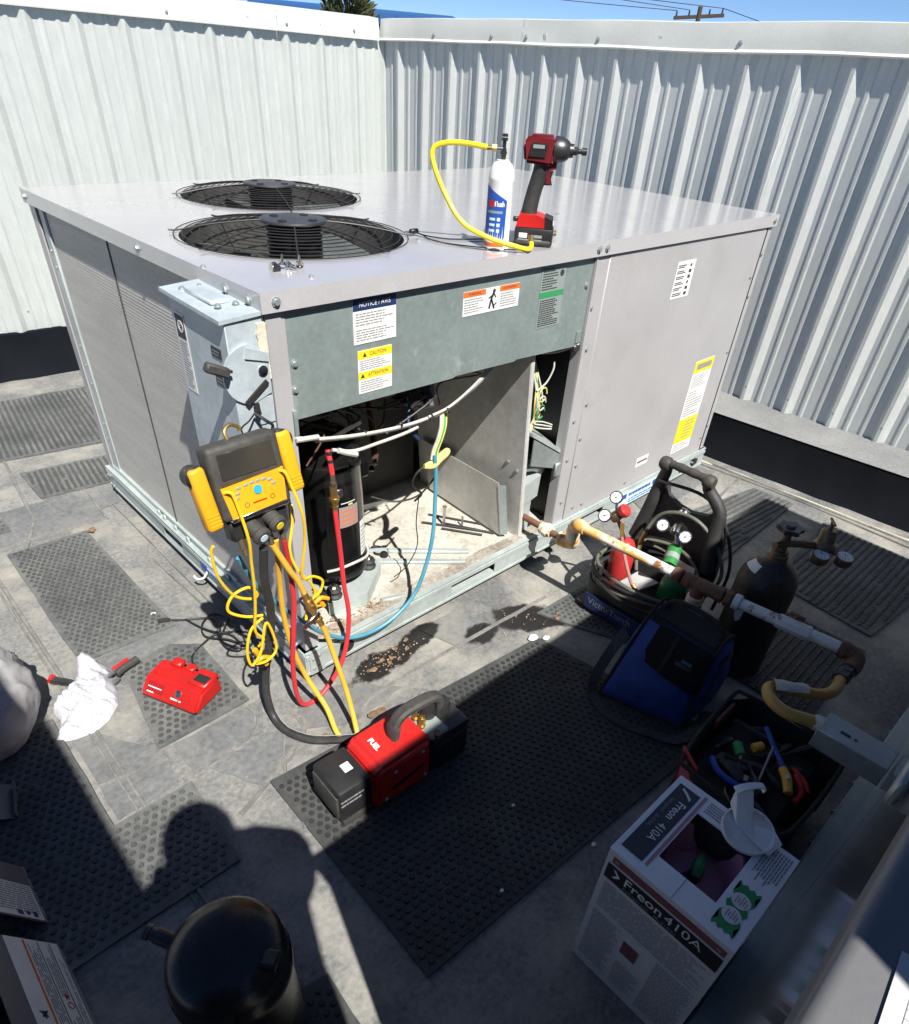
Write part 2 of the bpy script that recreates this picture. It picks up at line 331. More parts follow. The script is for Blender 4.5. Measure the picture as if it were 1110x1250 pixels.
# laps between membrane sheets, with their bead of sealant
for i, (pts, wd) in enumerate([([(-.558, 3.0), (-.558, -.6)], .012), ([(-.575, 3.0), (-.577, -.6)], .006), ([(-.24, 2.5), (-.34, 1.45)], .012), ([(-.34, 1.45), (-.47, 1.16)], .012),
        ([(-.10, 1.62), (-.115, 1.33), (-.15, 1.30), (-.50, 1.33)], .010), ([(-.10, -.245), (.02, -.21), (.2, -.17), (.9, -.19)], .013), ([(-.39, -.28), (-.34, -.262), (-.15, -.175), (-.10, -.11), (-.16, -.06)], .016),
        ([(-.09, .9), (-.07, .2), (-.12, .05), (-.19, .02)], .009), ([(-.055, 1.55), (-.05, .35)], .007), ([(1.66, -.33), (2.05, -.23), (2.42, -.18)], .012), ([(2.40, .3), (2.42, -.3), (2.45, -1.3)], .014),
        ([(-.45, -.09), (-.26, -.075), (-.2, -.02), (-.2, .03)], .01), ([(-.29, -.42), (-.24, -.25), (-.15, -.1)], .008), ([(-.63, .03), (-.45, .0)], .008), ([(2.36, .02), (2.40, -.5), (2.38, -1.2)], .008)]):
    strip('lap_seam', pts, wd, 0, m_caulk, wob=.7)
def patch(pts, z, mat=None, name='membrane_patch', jag=0.0, n=6):
    _zc[0] += 1; z = (.0008 + .00011 * _zc[0]) if z < .004 else .0066 + .00005 * _zc[0]
    bm = bmn(); P = []
    for i in range(len(pts)):
        a = V((*pts[i], 0)); b = V((*pts[(i + 1) % len(pts)], 0))
        for k in range(n):
            p = a.lerp(b, k / n); q = p * 17
            P.append(p + jag * V((mnoise.noise(q), mnoise.noise(q + V((9, 3, 1))), 0)) + jag * .5 * V((mnoise.noise(q * 3), mnoise.noise(q * 3 + V((4, 3, 1))), 0)))
    vs = [bm.verts.new((p.x, p.y, z)) for p in P]; f = bm.faces.new(vs)
    r = bmesh.ops.extrude_face_region(bm, geom=[f]); bmesh.ops.translate(bm, verts=[v for v in r['geom'] if isinstance(v, bmesh.types.BMVert)], vec=(0, 0, -z - .001))
    bmesh.ops.triangulate(bm, faces=bm.faces)
    return obj(name, bm, mat or m_patch, roof)
patch([(-.52, 1.30), (-.12, 1.30), (-.12, 1.58), (-.50, 1.60)], .003, jag=.006)
patch([(-.50, .43), (-.12, .43), (-.12, .51), (-.2, .515), (-.5, .50)], .003, jag=.006)
patch([(-.62, -.10), (-.46, -.09), (-.45, .04), (-.62, .30)], .0025, jag=.006)
patch([(-.42, -.085), (-.21, -.08), (-.15, .03), (-.42, .035)], .003, jag=.008)
patch([(-.38, -.10), (-.30, -.245), (-.19, -.21), (-.12, -.14), (-.2, -.09)], .003, jag=.012)
patch([(.42, -.03), (.58, -.03), (.62, -.16), (.46, -.19)], .003, jag=.008)
patch([(-.06, -.03), (.1, -.09), (.2, -.2), (.0, -.22), (-.13, -.14)], .0035, jag=.012)
patch([(1.70, -.12), (2.35, -.07), (2.30, .05), (1.75, .03)], .003, jag=.02)
patch([(-.9, 1.75), (-.62, 1.72), (-.6, 2.02), (-.9, 2.05)], .003, jag=.004)
patch([(-.26, 1.60), (.02, 1.58), (-.02, 1.40), (-.2, 1.36)], .0028, jag=.01)
# ---- curbs under the fences
def LY(x): return 3.089 - .08 * x
def RX(y): return 2.75 - .06 * (y - .08)
def CX(y): return 2.52 - .06 * (y - .08)
bm = bmn()
x0, x1 = -4.0, CX(2.9) + .02; n = 60; a = []; b = []; c = []; d = []
for i in range(n + 1):
    x = x0 + (x1 - x0) * i / n; y = LY(x); q = V((x * 5, 0, 0))
    a.append(bm.verts.new((x, y - .045 + .014 * mnoise.noise(q * 2.2), .004))); b.append(bm.verts.new((x, y - .018 + .008 * mnoise.noise(q), .05)))
    c.append(bm.verts.new((x, y - .006 + .004 * mnoise.noise(q + V((0, 7, 0))), .235 + .006 * mnoise.noise(q * 2)))); d.append(bm.verts.new((x, y + .05, .236)))
for i in range(n):
    for s, t in ((a, b), (b, c), (c, d)): bm.faces.new((s[i], s[i + 1], t[i + 1], t[i]))
obj('rear_curb_wall', bm, m_curb, kind='structure')
bm = bmn(); bl = bmn(); n = 70; y0, y1 = -7.5, LY(2.36) - .002; a = []; b = []; c = []; c2 = []; d = []
for i in range(n + 1):
    y = y0 + (y1 - y0) * i / n; x = CX(y); q = V((0, y * 4.5, 0))
    a.append(bm.verts.new((x - .05 + .016 * mnoise.noise(q * 1.6), y, .004))); b.append(bm.verts.new((x - .014 + .007 * mnoise.noise(q), y, .06)))
    c.append(bm.verts.new((x, y, .212)))
    c2.append(bl.verts.new((x - .004, y, .2135))); d.append(bl.verts.new((RX(y) + .05, y, .232 + .006 * mnoise.noise(q))))
for i in range(n):
    for s, t in ((a, b), (b, c)): bm.faces.new((s[i], s[i + 1], t[i + 1], t[i]))
    bl.faces.new((c2[i], c2[i + 1], d[i + 1], d[i]))
rc = obj('side_curb_wall', bm, m_curb, kind='structure'); obj('ledge', bl, m_ledge, rc)
# pale lumps of old sealant along the foot of the side curb
bm = bmn()
P = [V((CX(y) - .12 - .05 * mnoise.noise(V((0, y * 3, 0))), y, .001)) for y in [i * .06 - 2.2 for i in range(50)]]
tube(bm, P, lambda t: .004 + .0035 * abs(mnoise.noise(V((t * 40, 0, 0)))), 6, 2)
obj('old_sealant', bm, m_foam, roof, kind='stuff')

# ---- corrugated fences
def rib_profile(pitch, L, off, minor):
    """list of (s, depth) along the sheet; major ribs stand proud by .032, minor by .006"""
    pts = [(0, 0)]; s = off - pitch
    def put(g):
        if g[0][0] > .001 and g[-1][0] < L - .001: pts.extend(g)
    while s < L:
        put([(s - .028, 0), (s - .010, .023), (s + .006, .023), (s + .036, 0)])
        for f in (1 / 3, 2 / 3) if minor else ():
            c = s + pitch * f; put([(c - .014, 0), (c - .006, .0048), (c + .006, .0048), (c + .014, 0)])
        s += pitch
    return [p for p in pts if 0 <= p[0] <= L] + [(L, 0)]
def sheet(name, p0, dirv, nrm, prof, z0, z1, mat, parent):
    bm = bmn(); A = []; B = []
    zz = [z0, z0 + .35, z0 + .8, z1 - .15, z1]; rows = []
    for z in zz:
        rows.append([bm.verts.new(V(p0) + V(dirv) * s + V(nrm) * (d + .0007 * mnoise.noise(V((s * 2.2, z * 1.7, p0[0]))) + (.004 if d > .02 and False else 0)) + V((0, 0, z + (.004 * mnoise.noise(V((s * 3, p0[1], 0))) if z == z0 else 0)))) for s, d in prof])
    for r in range(len(zz) - 1):
        for i in range(len(prof) - 1): bm.faces.new((rows[r][i], rows[r][i + 1], rows[r + 1][i + 1], rows[r + 1][i]))
    bmesh.ops.solidify(bm, geom=bm.faces[:], thickness=.001)
    return obj(name, bm, mat, parent, ang=.15)
bms = bmn(); cyl(bms, (0, 0, 0), (0, 0, .006), .0075, .006, 8); cyl(bms, (0, 0, -.001), (0, 0, .002), .010, .010, 8)
me_screw = mesh('screw', bms, m_galv)
def screw(p, nrm, parent, s=1.0, me=None):
    o = bpy.data.objects.new('screw', me or me_screw); COL.objects.link(o); o.parent = parent
    x, y, z = frame((0, 0, 0), nrm)
    W = Mx(((x.x, y.x, z.x, p[0]), (x.y, y.y, z.y, p[1]), (x.z, y.z, z.z, p[2]), (0, 0, 0, 1))) @ Mx.Scale(s, 4)
    if parent.type == 'EMPTY': o.matrix_parent_inverse = Mx.Translation(-parent.location)
    o.matrix_basis = W
    return o
f1 = thing('metal_fence', 'white corrugated metal fence in full sun behind the rooftop unit', 'fence', (0, 3.09, 0))
dv = V((1, -.08, 0)).normalized(); nv = V((-.08, -1, 0)).normalized()
PX = .2225
k0 = V((0, LY(0) + .03, 0))
# sheets of four ribs each; first rib of the visible run sits at x=.618
s_start = .618 * 1.0032 - 2 * PX * 5 * 2
i = 0; s = s_start - PX / 2
while s < 2.64:
    L = min(PX * 4, 2.665 - s)
    sheet('corrugated_sheet', k0 + dv * s + nv * (.001 * (i % 2)), dv, nv, rib_profile(PX, L, PX / 2, True), .205, 1.665, m_wall, f1)
    for q in range(4):
        if s + (q + .8) * PX < 2.55 and (i * 4 + q) % 2 == 0: screw(k0 + dv * (s + (q + .8) * PX) + nv * .002 + V((0, 0, .33)), nv, f1, .7)
    s += PX * 4; i += 1
f2 = thing('metal_fence', 'grey shaded corrugated metal fence with bright rib edges, running to the right', 'fence', (2.75, 0, 0))
dv2 = V((.06, -1, 0)).normalized(); nv2 = V((-1, -.06, 0)).normalized()
c0 = V((RX(2.86) + .03, 2.86, 0)); s = -.2225; i = 0
while s < 9.5:
    sheet('corrugated_sheet', c0 + dv2 * s + nv2 * (.001 * (i % 2)), dv2, nv2, rib_profile(PX, PX * 4, .11, True), .20, 1.665, m_wallr, f2)
    for q in range(4):
        if i < 5: screw(c0 + dv2 * (s + (q + .5) * PX) + nv2 * .03 + V((0, 0, .30)), nv2, f2, .7)
    s += PX * 4; i += 1
def capbar(p0, p1, nrm, parent, sag=.004, mat=None, ztop=1.722):
    """folded cap: face, drip lip and sloped top, slightly dented"""
    bm = bmn(); p0 = V(p0); p1 = V(p1); n = 26; rows = []
    for i in range(n + 1):
        p = p0.lerp(p1, i / n); q = V((p.x * 1.9, p.y * 1.9, 0)); w_ = sag * mnoise.noise(q); dn = .012 * max(0, mnoise.noise(q * 1.3 + V((3, 1, 0)))); nn = V(nrm)
        rows.append([bm.verts.new(p + nn * a + V((0, 0, z))) for a, z in ((-.09, ztop - .03), (-.085, ztop + .004 + w_), (.018, ztop - .006 + w_), (.025 - dn * .7, ztop - .05 + w_), (.025, 1.628 + w_), (.034, 1.619 + w_), (.033, 1.613 + w_), (.022, 1.620 + w_))])
    for i in range(n):
        for k in range(7): bm.faces.new((rows[i][k], rows[i][k + 1], rows[i + 1][k + 1], rows[i + 1][k]))
    return obj('cap_flashing', bm, mat or m_cap, parent, ang=.3)
for a, b in ((-4.2, -.6), (-.598, 1.9), (1.902, 2.575)):
    capbar(k0 + dv * a, k0 + dv * b, nv, f1)
for x in (-.4, .62, 1.29, 1.96, 2.4): screw(k0 + dv * x + nv * .0258 + V((0, 0, 1.645)), nv, f1, .8)
for a, b in ((-.045, 1.07), (1.072, 3.4), (3.402, 6.5), (6.502, 9.5)):
    capbar(c0 + dv2 * a, c0 + dv2 * b, nv2, f2, .006, m_cap)
for y in (.42, .86, 1.10, 1.55, 2.28, 3.05): screw(c0 + dv2 * y + nv2 * .0262 + V((0, 0, 1.648)), nv2, f2, 1.0)

# ---- beyond the fence: conifer, blue roofed shed, utility pole and lines
tx, ty = 8.15, 10.9
t = thing('conifer_tree', 'dark green conifer top showing over the white fence', 'tree', (tx, ty, -5))
bm = bmn(); cyl(bm, (tx, ty, -5), (tx, ty, 3.2), .16, .02, 10); obj('trunk', bm, m_wood, t)
bm = bmn()
for i in range(7000):
    h = random.random() ** .8; z = -1.5 + 4.9 * h; R = 1.25 * (1 - h) ** .8 * (0.85 + .3 * mnoise.noise(V((z * 2.3, i % 7, 0)))) + .03; an = random.random() * 2 * PI
    rr = R * (.3 + .7 * random.random() ** .5) * (1 + .35 * mnoise.noise(V((math.cos(an) * 2.5, math.sin(an) * 2.5, z * 1.6))))
    p = V((tx + rr * math.cos(an), ty + rr * math.sin(an), z)); o = V((math.cos(an), math.sin(an), random.uniform(.4, 1.6))).normalized(); sd_ = o.cross(V((random.random() - .5, random.random() - .5, random.random() - .5))).normalized(); l_ = random.uniform(.08, .18)
    bm.faces.new([bm.verts.new(q) for q in (p - sd_ * .018, p + sd_ * .018, p + o * l_)])
    bm.faces.new([bm.verts.new(q) for q in (p - o * .03, p + o * l_ * .6 + sd_ * .035, p + o * l_)])
obj('crown', bm, m_tree, t)
t = thing('shed', 'low building with blue roof edge seen over the fence corner', 'building', (23, 30, -5))
TB = Mx.Translation((26.6, 28.1, 0)) @ Mx.Rotation(math.atan2(30.4 - 28.06, 23.65 - 26.5), 4, 'Z')
bm = bmn(); box(bm, (.15, -9, -5), (9, -.15, 3.0), T=TB); obj('wall', bm, m_bldw, t)
bm = bmn(); prism(bm, [TB @ V(p) for p in ((-.2, .1, 3.0), (-.2, .1, 3.42), (-.2, -4.5, 3.75), (-.2, -9.2, 3.42), (-.2, -9.2, 3.0))], TB.to_3x3() @ V((9.4, 0, .12))); obj('roof', bm, m_blds, t)
for k in range(12):
    bm = bmn(); box(bm, (.3 + k * .75, .101, 3.06), (.36 + k * .75, .16, 3.42), T=TB); obj('roof_rib', bm, m_blds, t)
px, py = 38.4, 22.7
t = thing('utility_pole', 'dark wooden utility pole crossarm far beyond the fence', 'utility pole', (px, py, -5))
bm = bmn(); cyl(bm, (px, py, -5), (px, py, 4.75), .16, .11, 10); obj('pole', bm, m_wood, t)
bm = bmn(); A = V((px - .62, py + 1.05, 4.28)); B = V((px + .62, py - 1.05, 4.46)); x, y, z = frame(A, B)
box(bm, (-.06, -.07, 0), (.06, .07, (B - A).length), T=Mx(((x.x, y.x, z.x, A.x), (x.y, y.y, z.y, A.y), (x.z, y.z, z.z, A.z), (0, 0, 0, 1)))); obj('crossarm', bm, m_wood, t)
for f in (.05, .3, .7, .95):
    bm = bmn(); p = A.lerp(B, f); cyl(bm, p + V((0, 0, .06)), p + V((0, 0, .26)), .05, .035, 8); obj('insulator', bm, m_gun, t)
for k, (f, d) in enumerate(((.05, -16), (.95, -15), (.3, -17))):
    p = A.lerp(B, f) + V((0, 0, .27)); q = p + V((d, 22 + k, 2.4 + k * .7)); mdl = (p + q) / 2 - V((0, 0, .55))
    bm = bmn(); tube(bm, [p, p.lerp(mdl, .5) - V((0, 0, .12)), mdl, mdl.lerp(q, .5) - V((0, 0, .12)), q], .016, 5); 
    setp(obj('power_line', bm, m_wire), ['thin overhead wire from the left end of the utility pole crossarm', 'thin overhead wire from the right end of the pole crossarm', 'thin overhead wire from the crossarm beside the pole'][k], 'wire', 'overhead wires')
q0 = A.lerp(B, .95) + V((0, 0, .27)); bm = bmn(); tube(bm, [q0, q0 + V((4, -5, -1.2)), q0 + V((9, -11, -1.6))], .016, 5); setp(obj('power_line', bm, m_wire), 'thin overhead wire running to the right of the pole', 'wire', 'overhead wires')

# ---- rubber mats
def inside(p, poly):
    c = False; n = len(poly)
    for i in range(n):
        (ax, ay), (bx, by) = poly[i], poly[i - 1]
        if (ay > p[1]) != (by > p[1]) and p[0] < (bx - ax) * (p[1] - ay) / (by - ay) + ax: c = not c
    return c
def edged(p, poly):
    m = 9
    for i in range(len(poly)):
        a = V((*poly[i], 0)); b = V((*poly[i - 1], 0)); q = V((*p, 0)); ab = b - a
        t_ = max(0, min(1, (q - a).dot(ab) / ab.length_squared)); m = min(m, (q - a - ab * t_).length)
    return m
def mat_(poly, label, kind='nub', ang=0.0, pitch=.0235, shade_dark=False, z=.001, lift=None):
    t = thing('rubber_mat', label, 'rubber mat', (poly[0][0], poly[0][1], 0), 'black rubber mats on the roof')
    th = .007; bm = bmn()
    P = []
    for i in range(len(poly)):
        a = V((*poly[i], 0)); b = V((*poly[(i + 1) % len(poly)], 0))
        for k in range(5):
            p = a.lerp(b, k / 5); P.append(p + .004 * V((mnoise.noise(p * 9), mnoise.noise(p * 9 + V((3, 3, 3))), 0)))
    vs = [bm.verts.new((p.x, p.y, z)) for p in P]; f = bm.faces.new(vs)
    r = bmesh.ops.extrude_face_region(bm, geom=[f]); bmesh.ops.translate(bm, verts=[v for v in r['geom'] if isinstance(v, bmesh.types.BMVert)], vec=(0, 0, th))
    bmesh.ops.triangulate(bm, faces=[f for f in bm.faces if len(f.verts) > 4])
    obj('sheet', bm, (m_mat, m_matd, m_matm)[int(shade_dark)], t)  # mats lying in shade get the darkened copy of the rubber
    xs = [p[0] for p in poly]; ys = [p[1] for p in poly]; cx, cy = (min(xs) + max(xs)) / 2, (min(ys) + max(ys)) / 2; R = max(max(xs) - min(xs), max(ys) - min(ys)) * .75
    verts = []; faces = []; ca, sa = math.cos(ang), math.sin(ang); row = 0; v = -R
    py_ = pitch * .866 if kind == 'nub' else pitch
    while v < R:
        u = -R + (pitch / 2 if row % 2 and kind == 'nub' else 0)
        while u < R:
            x, y = cx + u * ca - v * sa, cy + u * sa + v * ca
            if inside((x, y), poly) and edged((x, y), poly) > .014 and random.random() > .006:
                x += random.gauss(0, pitch * .025); y += random.gauss(0, pitch * .025); zj = random.uniform(-.0012, .0004)
                b = len(verts); zt = z + th
                if kind == 'nub':
                    n = 8; r0, r1 = pitch * .315, pitch * .25; zz = zt + .0042 + zj
                    for rad, hz in ((r0, zt - .0004), (r1, zz)):
                        verts += [(x + rad * math.cos(2 * PI * j / n), y + rad * math.sin(2 * PI * j / n), hz) for j in range(n)]
                    faces += [(b + j, b + (j + 1) % n, b + n + (j + 1) % n, b + n + j) for j in range(n)] + [tuple(b + n + j for j in range(n))]
                else:
                    a1, a2 = (pitch * .5, pitch * .2); zz = zt + .004 + zj
                    def pt(s, q, h): return (x + s * ca - q * sa, y + s * sa + q * ca, h)
                    verts += [pt(-a1, -a2 * 1.3, zt - .0004), pt(a1, -a2 * 1.3, zt - .0004), pt(a1, a2 * 1.3, zt - .0004), pt(-a1, a2 * 1.3, zt - .0004), pt(-a1 * .9, -a2 * .7, zz), pt(a1 * .9, -a2 * .7, zz), pt(a1 * .9, a2 * .7, zz), pt(-a1 * .9, a2 * .7, zz)]
                    faces += [(b, b + 1, b + 5, b + 4), (b + 1, b + 2, b + 6, b + 5), (b + 2, b + 3, b + 7, b + 6), (b + 3, b, b + 4, b + 7), (b + 4, b + 5, b + 6, b + 7)]
            u += pitch
        v += py_; row += 1
    me = bpy.data.meshes.new('nubs'); me.from_pydata(verts, [], faces); me.materials.append(m_nubd if shade_dark else m_nub)
    link('nubs', me, t, kind='stuff'); return t
mat_([(-.495, .515), (-.198, .50), (-.212, 1.25), (-.492, 1.256)], 'large dusty mat lying in the sun left of the rooftop unit', ang=.02, pitch=.0215)
mat_([(-.458, .045), (-.18, .05), (-.178, .36), (-.25, .42), (-.41, .405)], 'small dusty mat under the red battery charger', ang=.1)
mat_([(-.635, .335), (-.90, .37), (-.92, -.385), (-.452, -.392), (-.437, -.111), (-.637, -.112)], 'L-shaped mat crossed by the head shadow of the photographer', ang=.03, pitch=.0235)
mat_([(-.285, -.245), (.19, -.285), (.70, -.325), (.79, -.95), (-.291, -.885)], 'largest mat, in deep shade under the red vacuum pump', ang=-.07, pitch=.0225, shade_dark=2)
mat_([(-.251, 2.047), (.32, 1.96), (.40, 2.72), (-.15, 2.775), (-.62, 2.82), (-.66, 2.12)], 'big mat nearest the white fence, behind the left end of the unit', 'bar', ang=PI / 2 - .12, pitch=.026)
mat_([(-.266, 1.61), (.05, 1.57), (.11, 1.84), (-.266, 1.885)], 'narrow mat behind the rear left corner of the unit', 'bar', ang=PI / 2 - .12, pitch=.024)
mat_([(-.433, 1.42), (-.424, 1.61), (-.9, 1.66), (-.92, 1.46)], 'mat of which only one corner shows at the left edge', ang=.04, pitch=.0225)
mat_([(2.338, -.281), (2.345, -.478), (1.62, -.50), (1.42, -.47), (1.66, -.16)], 'ribbed mat half in sun beside the torch kit handle', 'bar', ang=-.08, pitch=.026)
mat_([(2.30, -.645), (2.28, -1.15), (1.63, -1.09), (1.66, -.80), (1.83, -.683)], 'ribbed mat under the nitrogen regulator gauges', 'bar', ang=.0, pitch=.026)
mat_([(.795, -.235), (1.083, -.245), (1.30, -.26), (1.30, -.60), (.93, -.58)], 'mat under the black torch kit tray', ang=-.02, pitch=.022)
mat_([(1.055, -.66), (1.52, -.69), (1.53, -1.11), (1.05, -1.11)], 'shaded mat under the black nitrogen cylinder', 'bar', ang=.02, pitch=.024, shade_dark=2)
mat_([(-.445, -.74), (-.46, -1.25), (-.82, -1.25), (-.83, -.66)], 'shaded mat under the old black compressor', ang=.3, pitch=.0225, shade_dark=2, z=.0015)
# ================================================================== ROOFTOP UNIT
ZB, ZT = .04, 1.12; UL, UW = 2.267, 1.475
u = thing('rooftop_ac_unit', 'large taupe rooftop air conditioner with two top fans and its lower front panel removed', 'air conditioner', (1.13, .74, 0))
bm = bmn()
for x in (.08, 1.1, 2.1): box(bm, (x, .06, 0), (x + .12, UW - .06, ZB - .001))
obj('sleeper', bm, m_blackr, u)
# skid rails with fork slots
def rail(name, p0, d, n, L, holes, parent):
    """p0 lower corner, d along, n outward normal; holes = (s0, s1, z0, z1)"""
    T = fr(p0, d, (0, 0, 1)); bm = bmn()      # local x along, y up, z = d x up
    s = 1 if (V(d).cross(V((0, 0, 1)))).dot(V(n)) > 0 else -1
    def b(x0, x1, y0, y1, z0=-.003, z1=.0):
        box(bm, (x0, y0, min(s * z0, s * z1)), (x1, y1, max(s * z0, s * z1)))
    H = .086; hs = sorted(holes); ylo, yhi = .018, .060
    b(0, L, 0, ylo); b(0, L, yhi, H)
    x = 0
    for h in hs: b(x, h[0], ylo, yhi); x = h[1]
    b(x, L, ylo, yhi)
    b(.001, L - .001, H, H + .004, -.05, .004)       # top ledge
    b(.001, L - .001, .064, .078, 0, .0045)          # pressed step
    b(.001, L - .001, .002, .010, 0, .003)
    for h in hs:                                     # turned lower lip of each slot
        b(h[0], h[1], ylo + .001, ylo + .004, -.045, -.003)
    return obj(name, bm, m_rail, parent, T)
rail('skid_rail', (-.012, -.012, ZB), (1, 0, 0), (0, -1, 0), UL + .024, [(.595, .812, 0, 0), (1.235, 1.47, 0, 0), (2.06, 2.10, 0, 0), (2.16, 2.22, 0, 0)], u)
rail('skid_rail', (-.012, UW + .012, ZB), (0, -1, 0), (-1, 0, 0), UW + .02, [(.53, .68, 0, 0)], u)
rail('skid_rail', (UL + .012, -.008, ZB), (0, 1, 0), (1, 0, 0), UW + .016, [], u)
bm = bmn(); lathe(bm, [(.0, 0), (.024, 0), (.024, .002), (0, .002)], (.135, -.0165, ZB + .043), (0, -1, 0), 18); obj('round_hole', bm, m_dark, u)
bm = bmn()
for x in (2.09, 2.20):
    prism(bm, [(x - .018, -.0170, ZB + .02), (x + .018, -.0170, ZB + .028), (x + .02, -.0170, ZB + .05), (x + .004, -.0170, ZB + .058), (x - .016, -.0170, ZB + .045)], (0, .001, 0))
obj('tie_down_hole', bm, m_dark, u)
bm = bmn(); box(bm, (.0, -.016, ZB), (.05, -.0125, ZB + .085)); box(bm, (-.016, -.016, ZB), (-.0125, .05, ZB + .085)); obj('rail_corner_plate', bm, m_rail, u)
for x, z in ((.012, .062), (.03, .062), (.012, .1), (.035, .105)): screw((x, -.016, z), (0, -1, 0), u, .6)
for y in (.02, .035): screw((-.016, y, .06), (-1, 0, 0), u, .6)
for y, z in ((1.46, .06), (1.465, .1), (1.44, .105), (1.43, .06)): screw((-.0165, y, z), (-1, 0, 0), u, .8)
# coil bottom channel with clips (left side)
bm = bmn(); box(bm, (.001, .06, .131), (.022, UW - .05, .150)); box(bm, (-.002, .40, .150), (.003, 1.0, .158)); obj('coil_channel', bm, m_rail, u)
for y in (.98, .93, .84, .74, .58, .45):
    bm = bmn(); box(bm, (-.008, y, .131), (.0005, y + .018, .148), .002); obj('clip', bm, m_rail, u)
bm = bmn(); box(bm, (-.0175, .595, .083), (-.0165, .645, .108)); obj('rail_sticker', bm, m_blu, u)
bm = bmn(); box(bm, (-.0175, .45, .083), (-.0165, .593, .108)); ls = obj('rail_sticker', bm, m_ltblu, u)
bm = bmn(); lines(bm, .004, .003, .138, .021, 1, th=.7, z=.001, ragged=.1); obj('print', bm, m_blu, ls, fr((-.0178, .593, .083), (0, -1, 0), (0, 0, 1)))
bm = bmn(); tube(bm, [(-.018, .60, .085), (-.03, .61, .06), (-.045, .63, .05), (-.05, .645, .058)], .004, 6); obj('bent_tag', bm, m_white, u)
# base pan
bm = bmn(); box(bm, (.02, -.005, .108), (1.16, 1.0, .1225)); obj('base_pan', bm, m_pan, u)
bm = bmn()
for i in range(44):
    x = .06 + i * .0245; wv = .028 + .02 * mnoise.noise(V((x * 7, 0, 0)))
    box(bm, (x, .004 + .006 * mnoise.noise(V((x * 9, 3, 0))), .1225), (x + .0246, wv + .018, .1318 + .0012 * mnoise.noise(V((x * 12, 5, 0)))))
obj('dirt_strip', bm, m_dirt, u, kind='stuff')
# posts and panels
bm = bmn(); box(bm, (0, -.001, .131), (.036, .004, 1.08)); box(bm, (-.001, 0, .131), (.003, .05, 1.08)); box(bm, (.036, .002, .131), (.046, .006, 1.08)); obj('corner_post', bm, m_paint, u)
bm = bmn(); box(bm, (-.001, UW - .05, .131), (.004, UW, 1.08)); box(bm, (.004, UW - .003, .131), (.05, UW, 1.08)); obj('corner_post', bm, m_paint, u)
bm = bmn(); box(bm, (.006, UW - .10, .131), (.014, UW - .052, 1.08), .002); obj('coil_post', bm, m_rail, u)
for z in (.28, .34, .5, .57, .64, .9, .95): screw((.006, UW - .075, z), (-1, 0, 0), u, .5)
bm = bmn(); box(bm, (1.118, -.002, .131), (1.1865, .035, 1.078)); box(bm, (1.119, -.006, .135), (1.126, -.002, 1.07)); obj('middle_post', bm, m_paint, u)
bm = bmn(); box(bm, (1.188, -.004, .133), (2.222, .02, 1.078), .003); obj('access_panel', bm, m_paint, u)
bm = bmn(); box(bm, (2.2235, -.002, .131), (UL, .03, 1.078)); box(bm, (UL - .003, .03, .131), (UL, UW, 1.078)); obj('side_panel', bm, m_paint, u)
bm = bmn(); box(bm, (.05, UW - .004, .131), (UL, UW - .001, 1.078)); obj('back_panel', bm, m_paint, u)
bm = bmn(); box(bm, (2.228, -.005, .135), (2.232, -.002, 1.075)); obj('panel_seam', bm, m_gun, u)
for x, z in ((1.135, .93), (1.148, .80), (1.15, .55), (1.15, .40), (1.16, .22), (1.205, .60), (1.205, .47), (1.21, .36), (1.24, .17), (1.30, .165), (2.205, .9), (2.205, .6), (2.205, .2), (2.245, .98), (2.245, .82), (1.60, .16), (2.24, .25)): screw((x, -.0045 if x > 1.188 and x < 2.222 else -.0025, z), (0, -1, 0), u, .75)
# lid
def circle_pts(c, r, z, n): return [(c[0] + r * math.cos(2 * PI * k / n), c[1] + r * math.sin(2 * PI * k / n), z) for k in range(n)]
FANS = [((.365, .455), .295), ((.655, 1.06), .295)]
bm = bmn(); o = .012
def loop(pts, close=True):
    vs = [bm.verts.new(p) for p in pts]; return vs, [bm.edges.new((vs[i], vs[(i + 1) % len(vs)])) for i in range(len(vs))]
ov, oe = loop([(-o, -o, ZT), (UL + o, -o, ZT), (UL + o, UW + o, ZT), (-o, UW + o, ZT)])
es = list(oe); hv = []
for c, r in FANS:
    v_, e_ = loop(circle_pts(c, r, ZT, 56)); es += e_; hv.append(v_)
bmesh.ops.triangle_fill(bm, use_beauty=True, use_dissolve=False, edges=es, normal=(0, 0, 1))
lo = [bm.verts.new(v.co + V((0, 0, -.040))) for v in ov]
for i in range(4): bm.faces.new((ov[i], ov[(i + 1) % 4], lo[(i + 1) % 4], lo[i]))
li = [bm.verts.new((v.co.x * .992 + .009, v.co.y * .988 + .009, v.co.z + .001)) for v in lo]
for i in range(4): bm.faces.new((lo[i], lo[(i + 1) % 4], li[(i + 1) % 4], li[i]))
for v_ in hv:
    dn = [bm.verts.new(v.co + V((0, 0, -.05))) for v in v_]
    for i in range(len(v_)): bm.faces.new((v_[i], v_[(i + 1) % len(v_)], dn[(i + 1) % len(v_)], dn[i]))
obj('lid', bm, m_lid, u, ang=.4)
for p in ((-.0125, .035), (-.0125, .13), (-.0125, .58), (-.0125, 1.45)): screw((p[0], p[1], 1.1), (-1, 0, 0), u, 1.05)
for x in (.022, 1.11, 1.15, 2.25): screw((x, -.0125, 1.1), (0, -1, 0), u, 1.05)
for x, y in ((-.005, .24), (.15, .05), (1.37, .37), (1.6, .9), (.63, .25), (.86, .24)): screw((x, y, ZT), (0, 0, 1), u, .7)
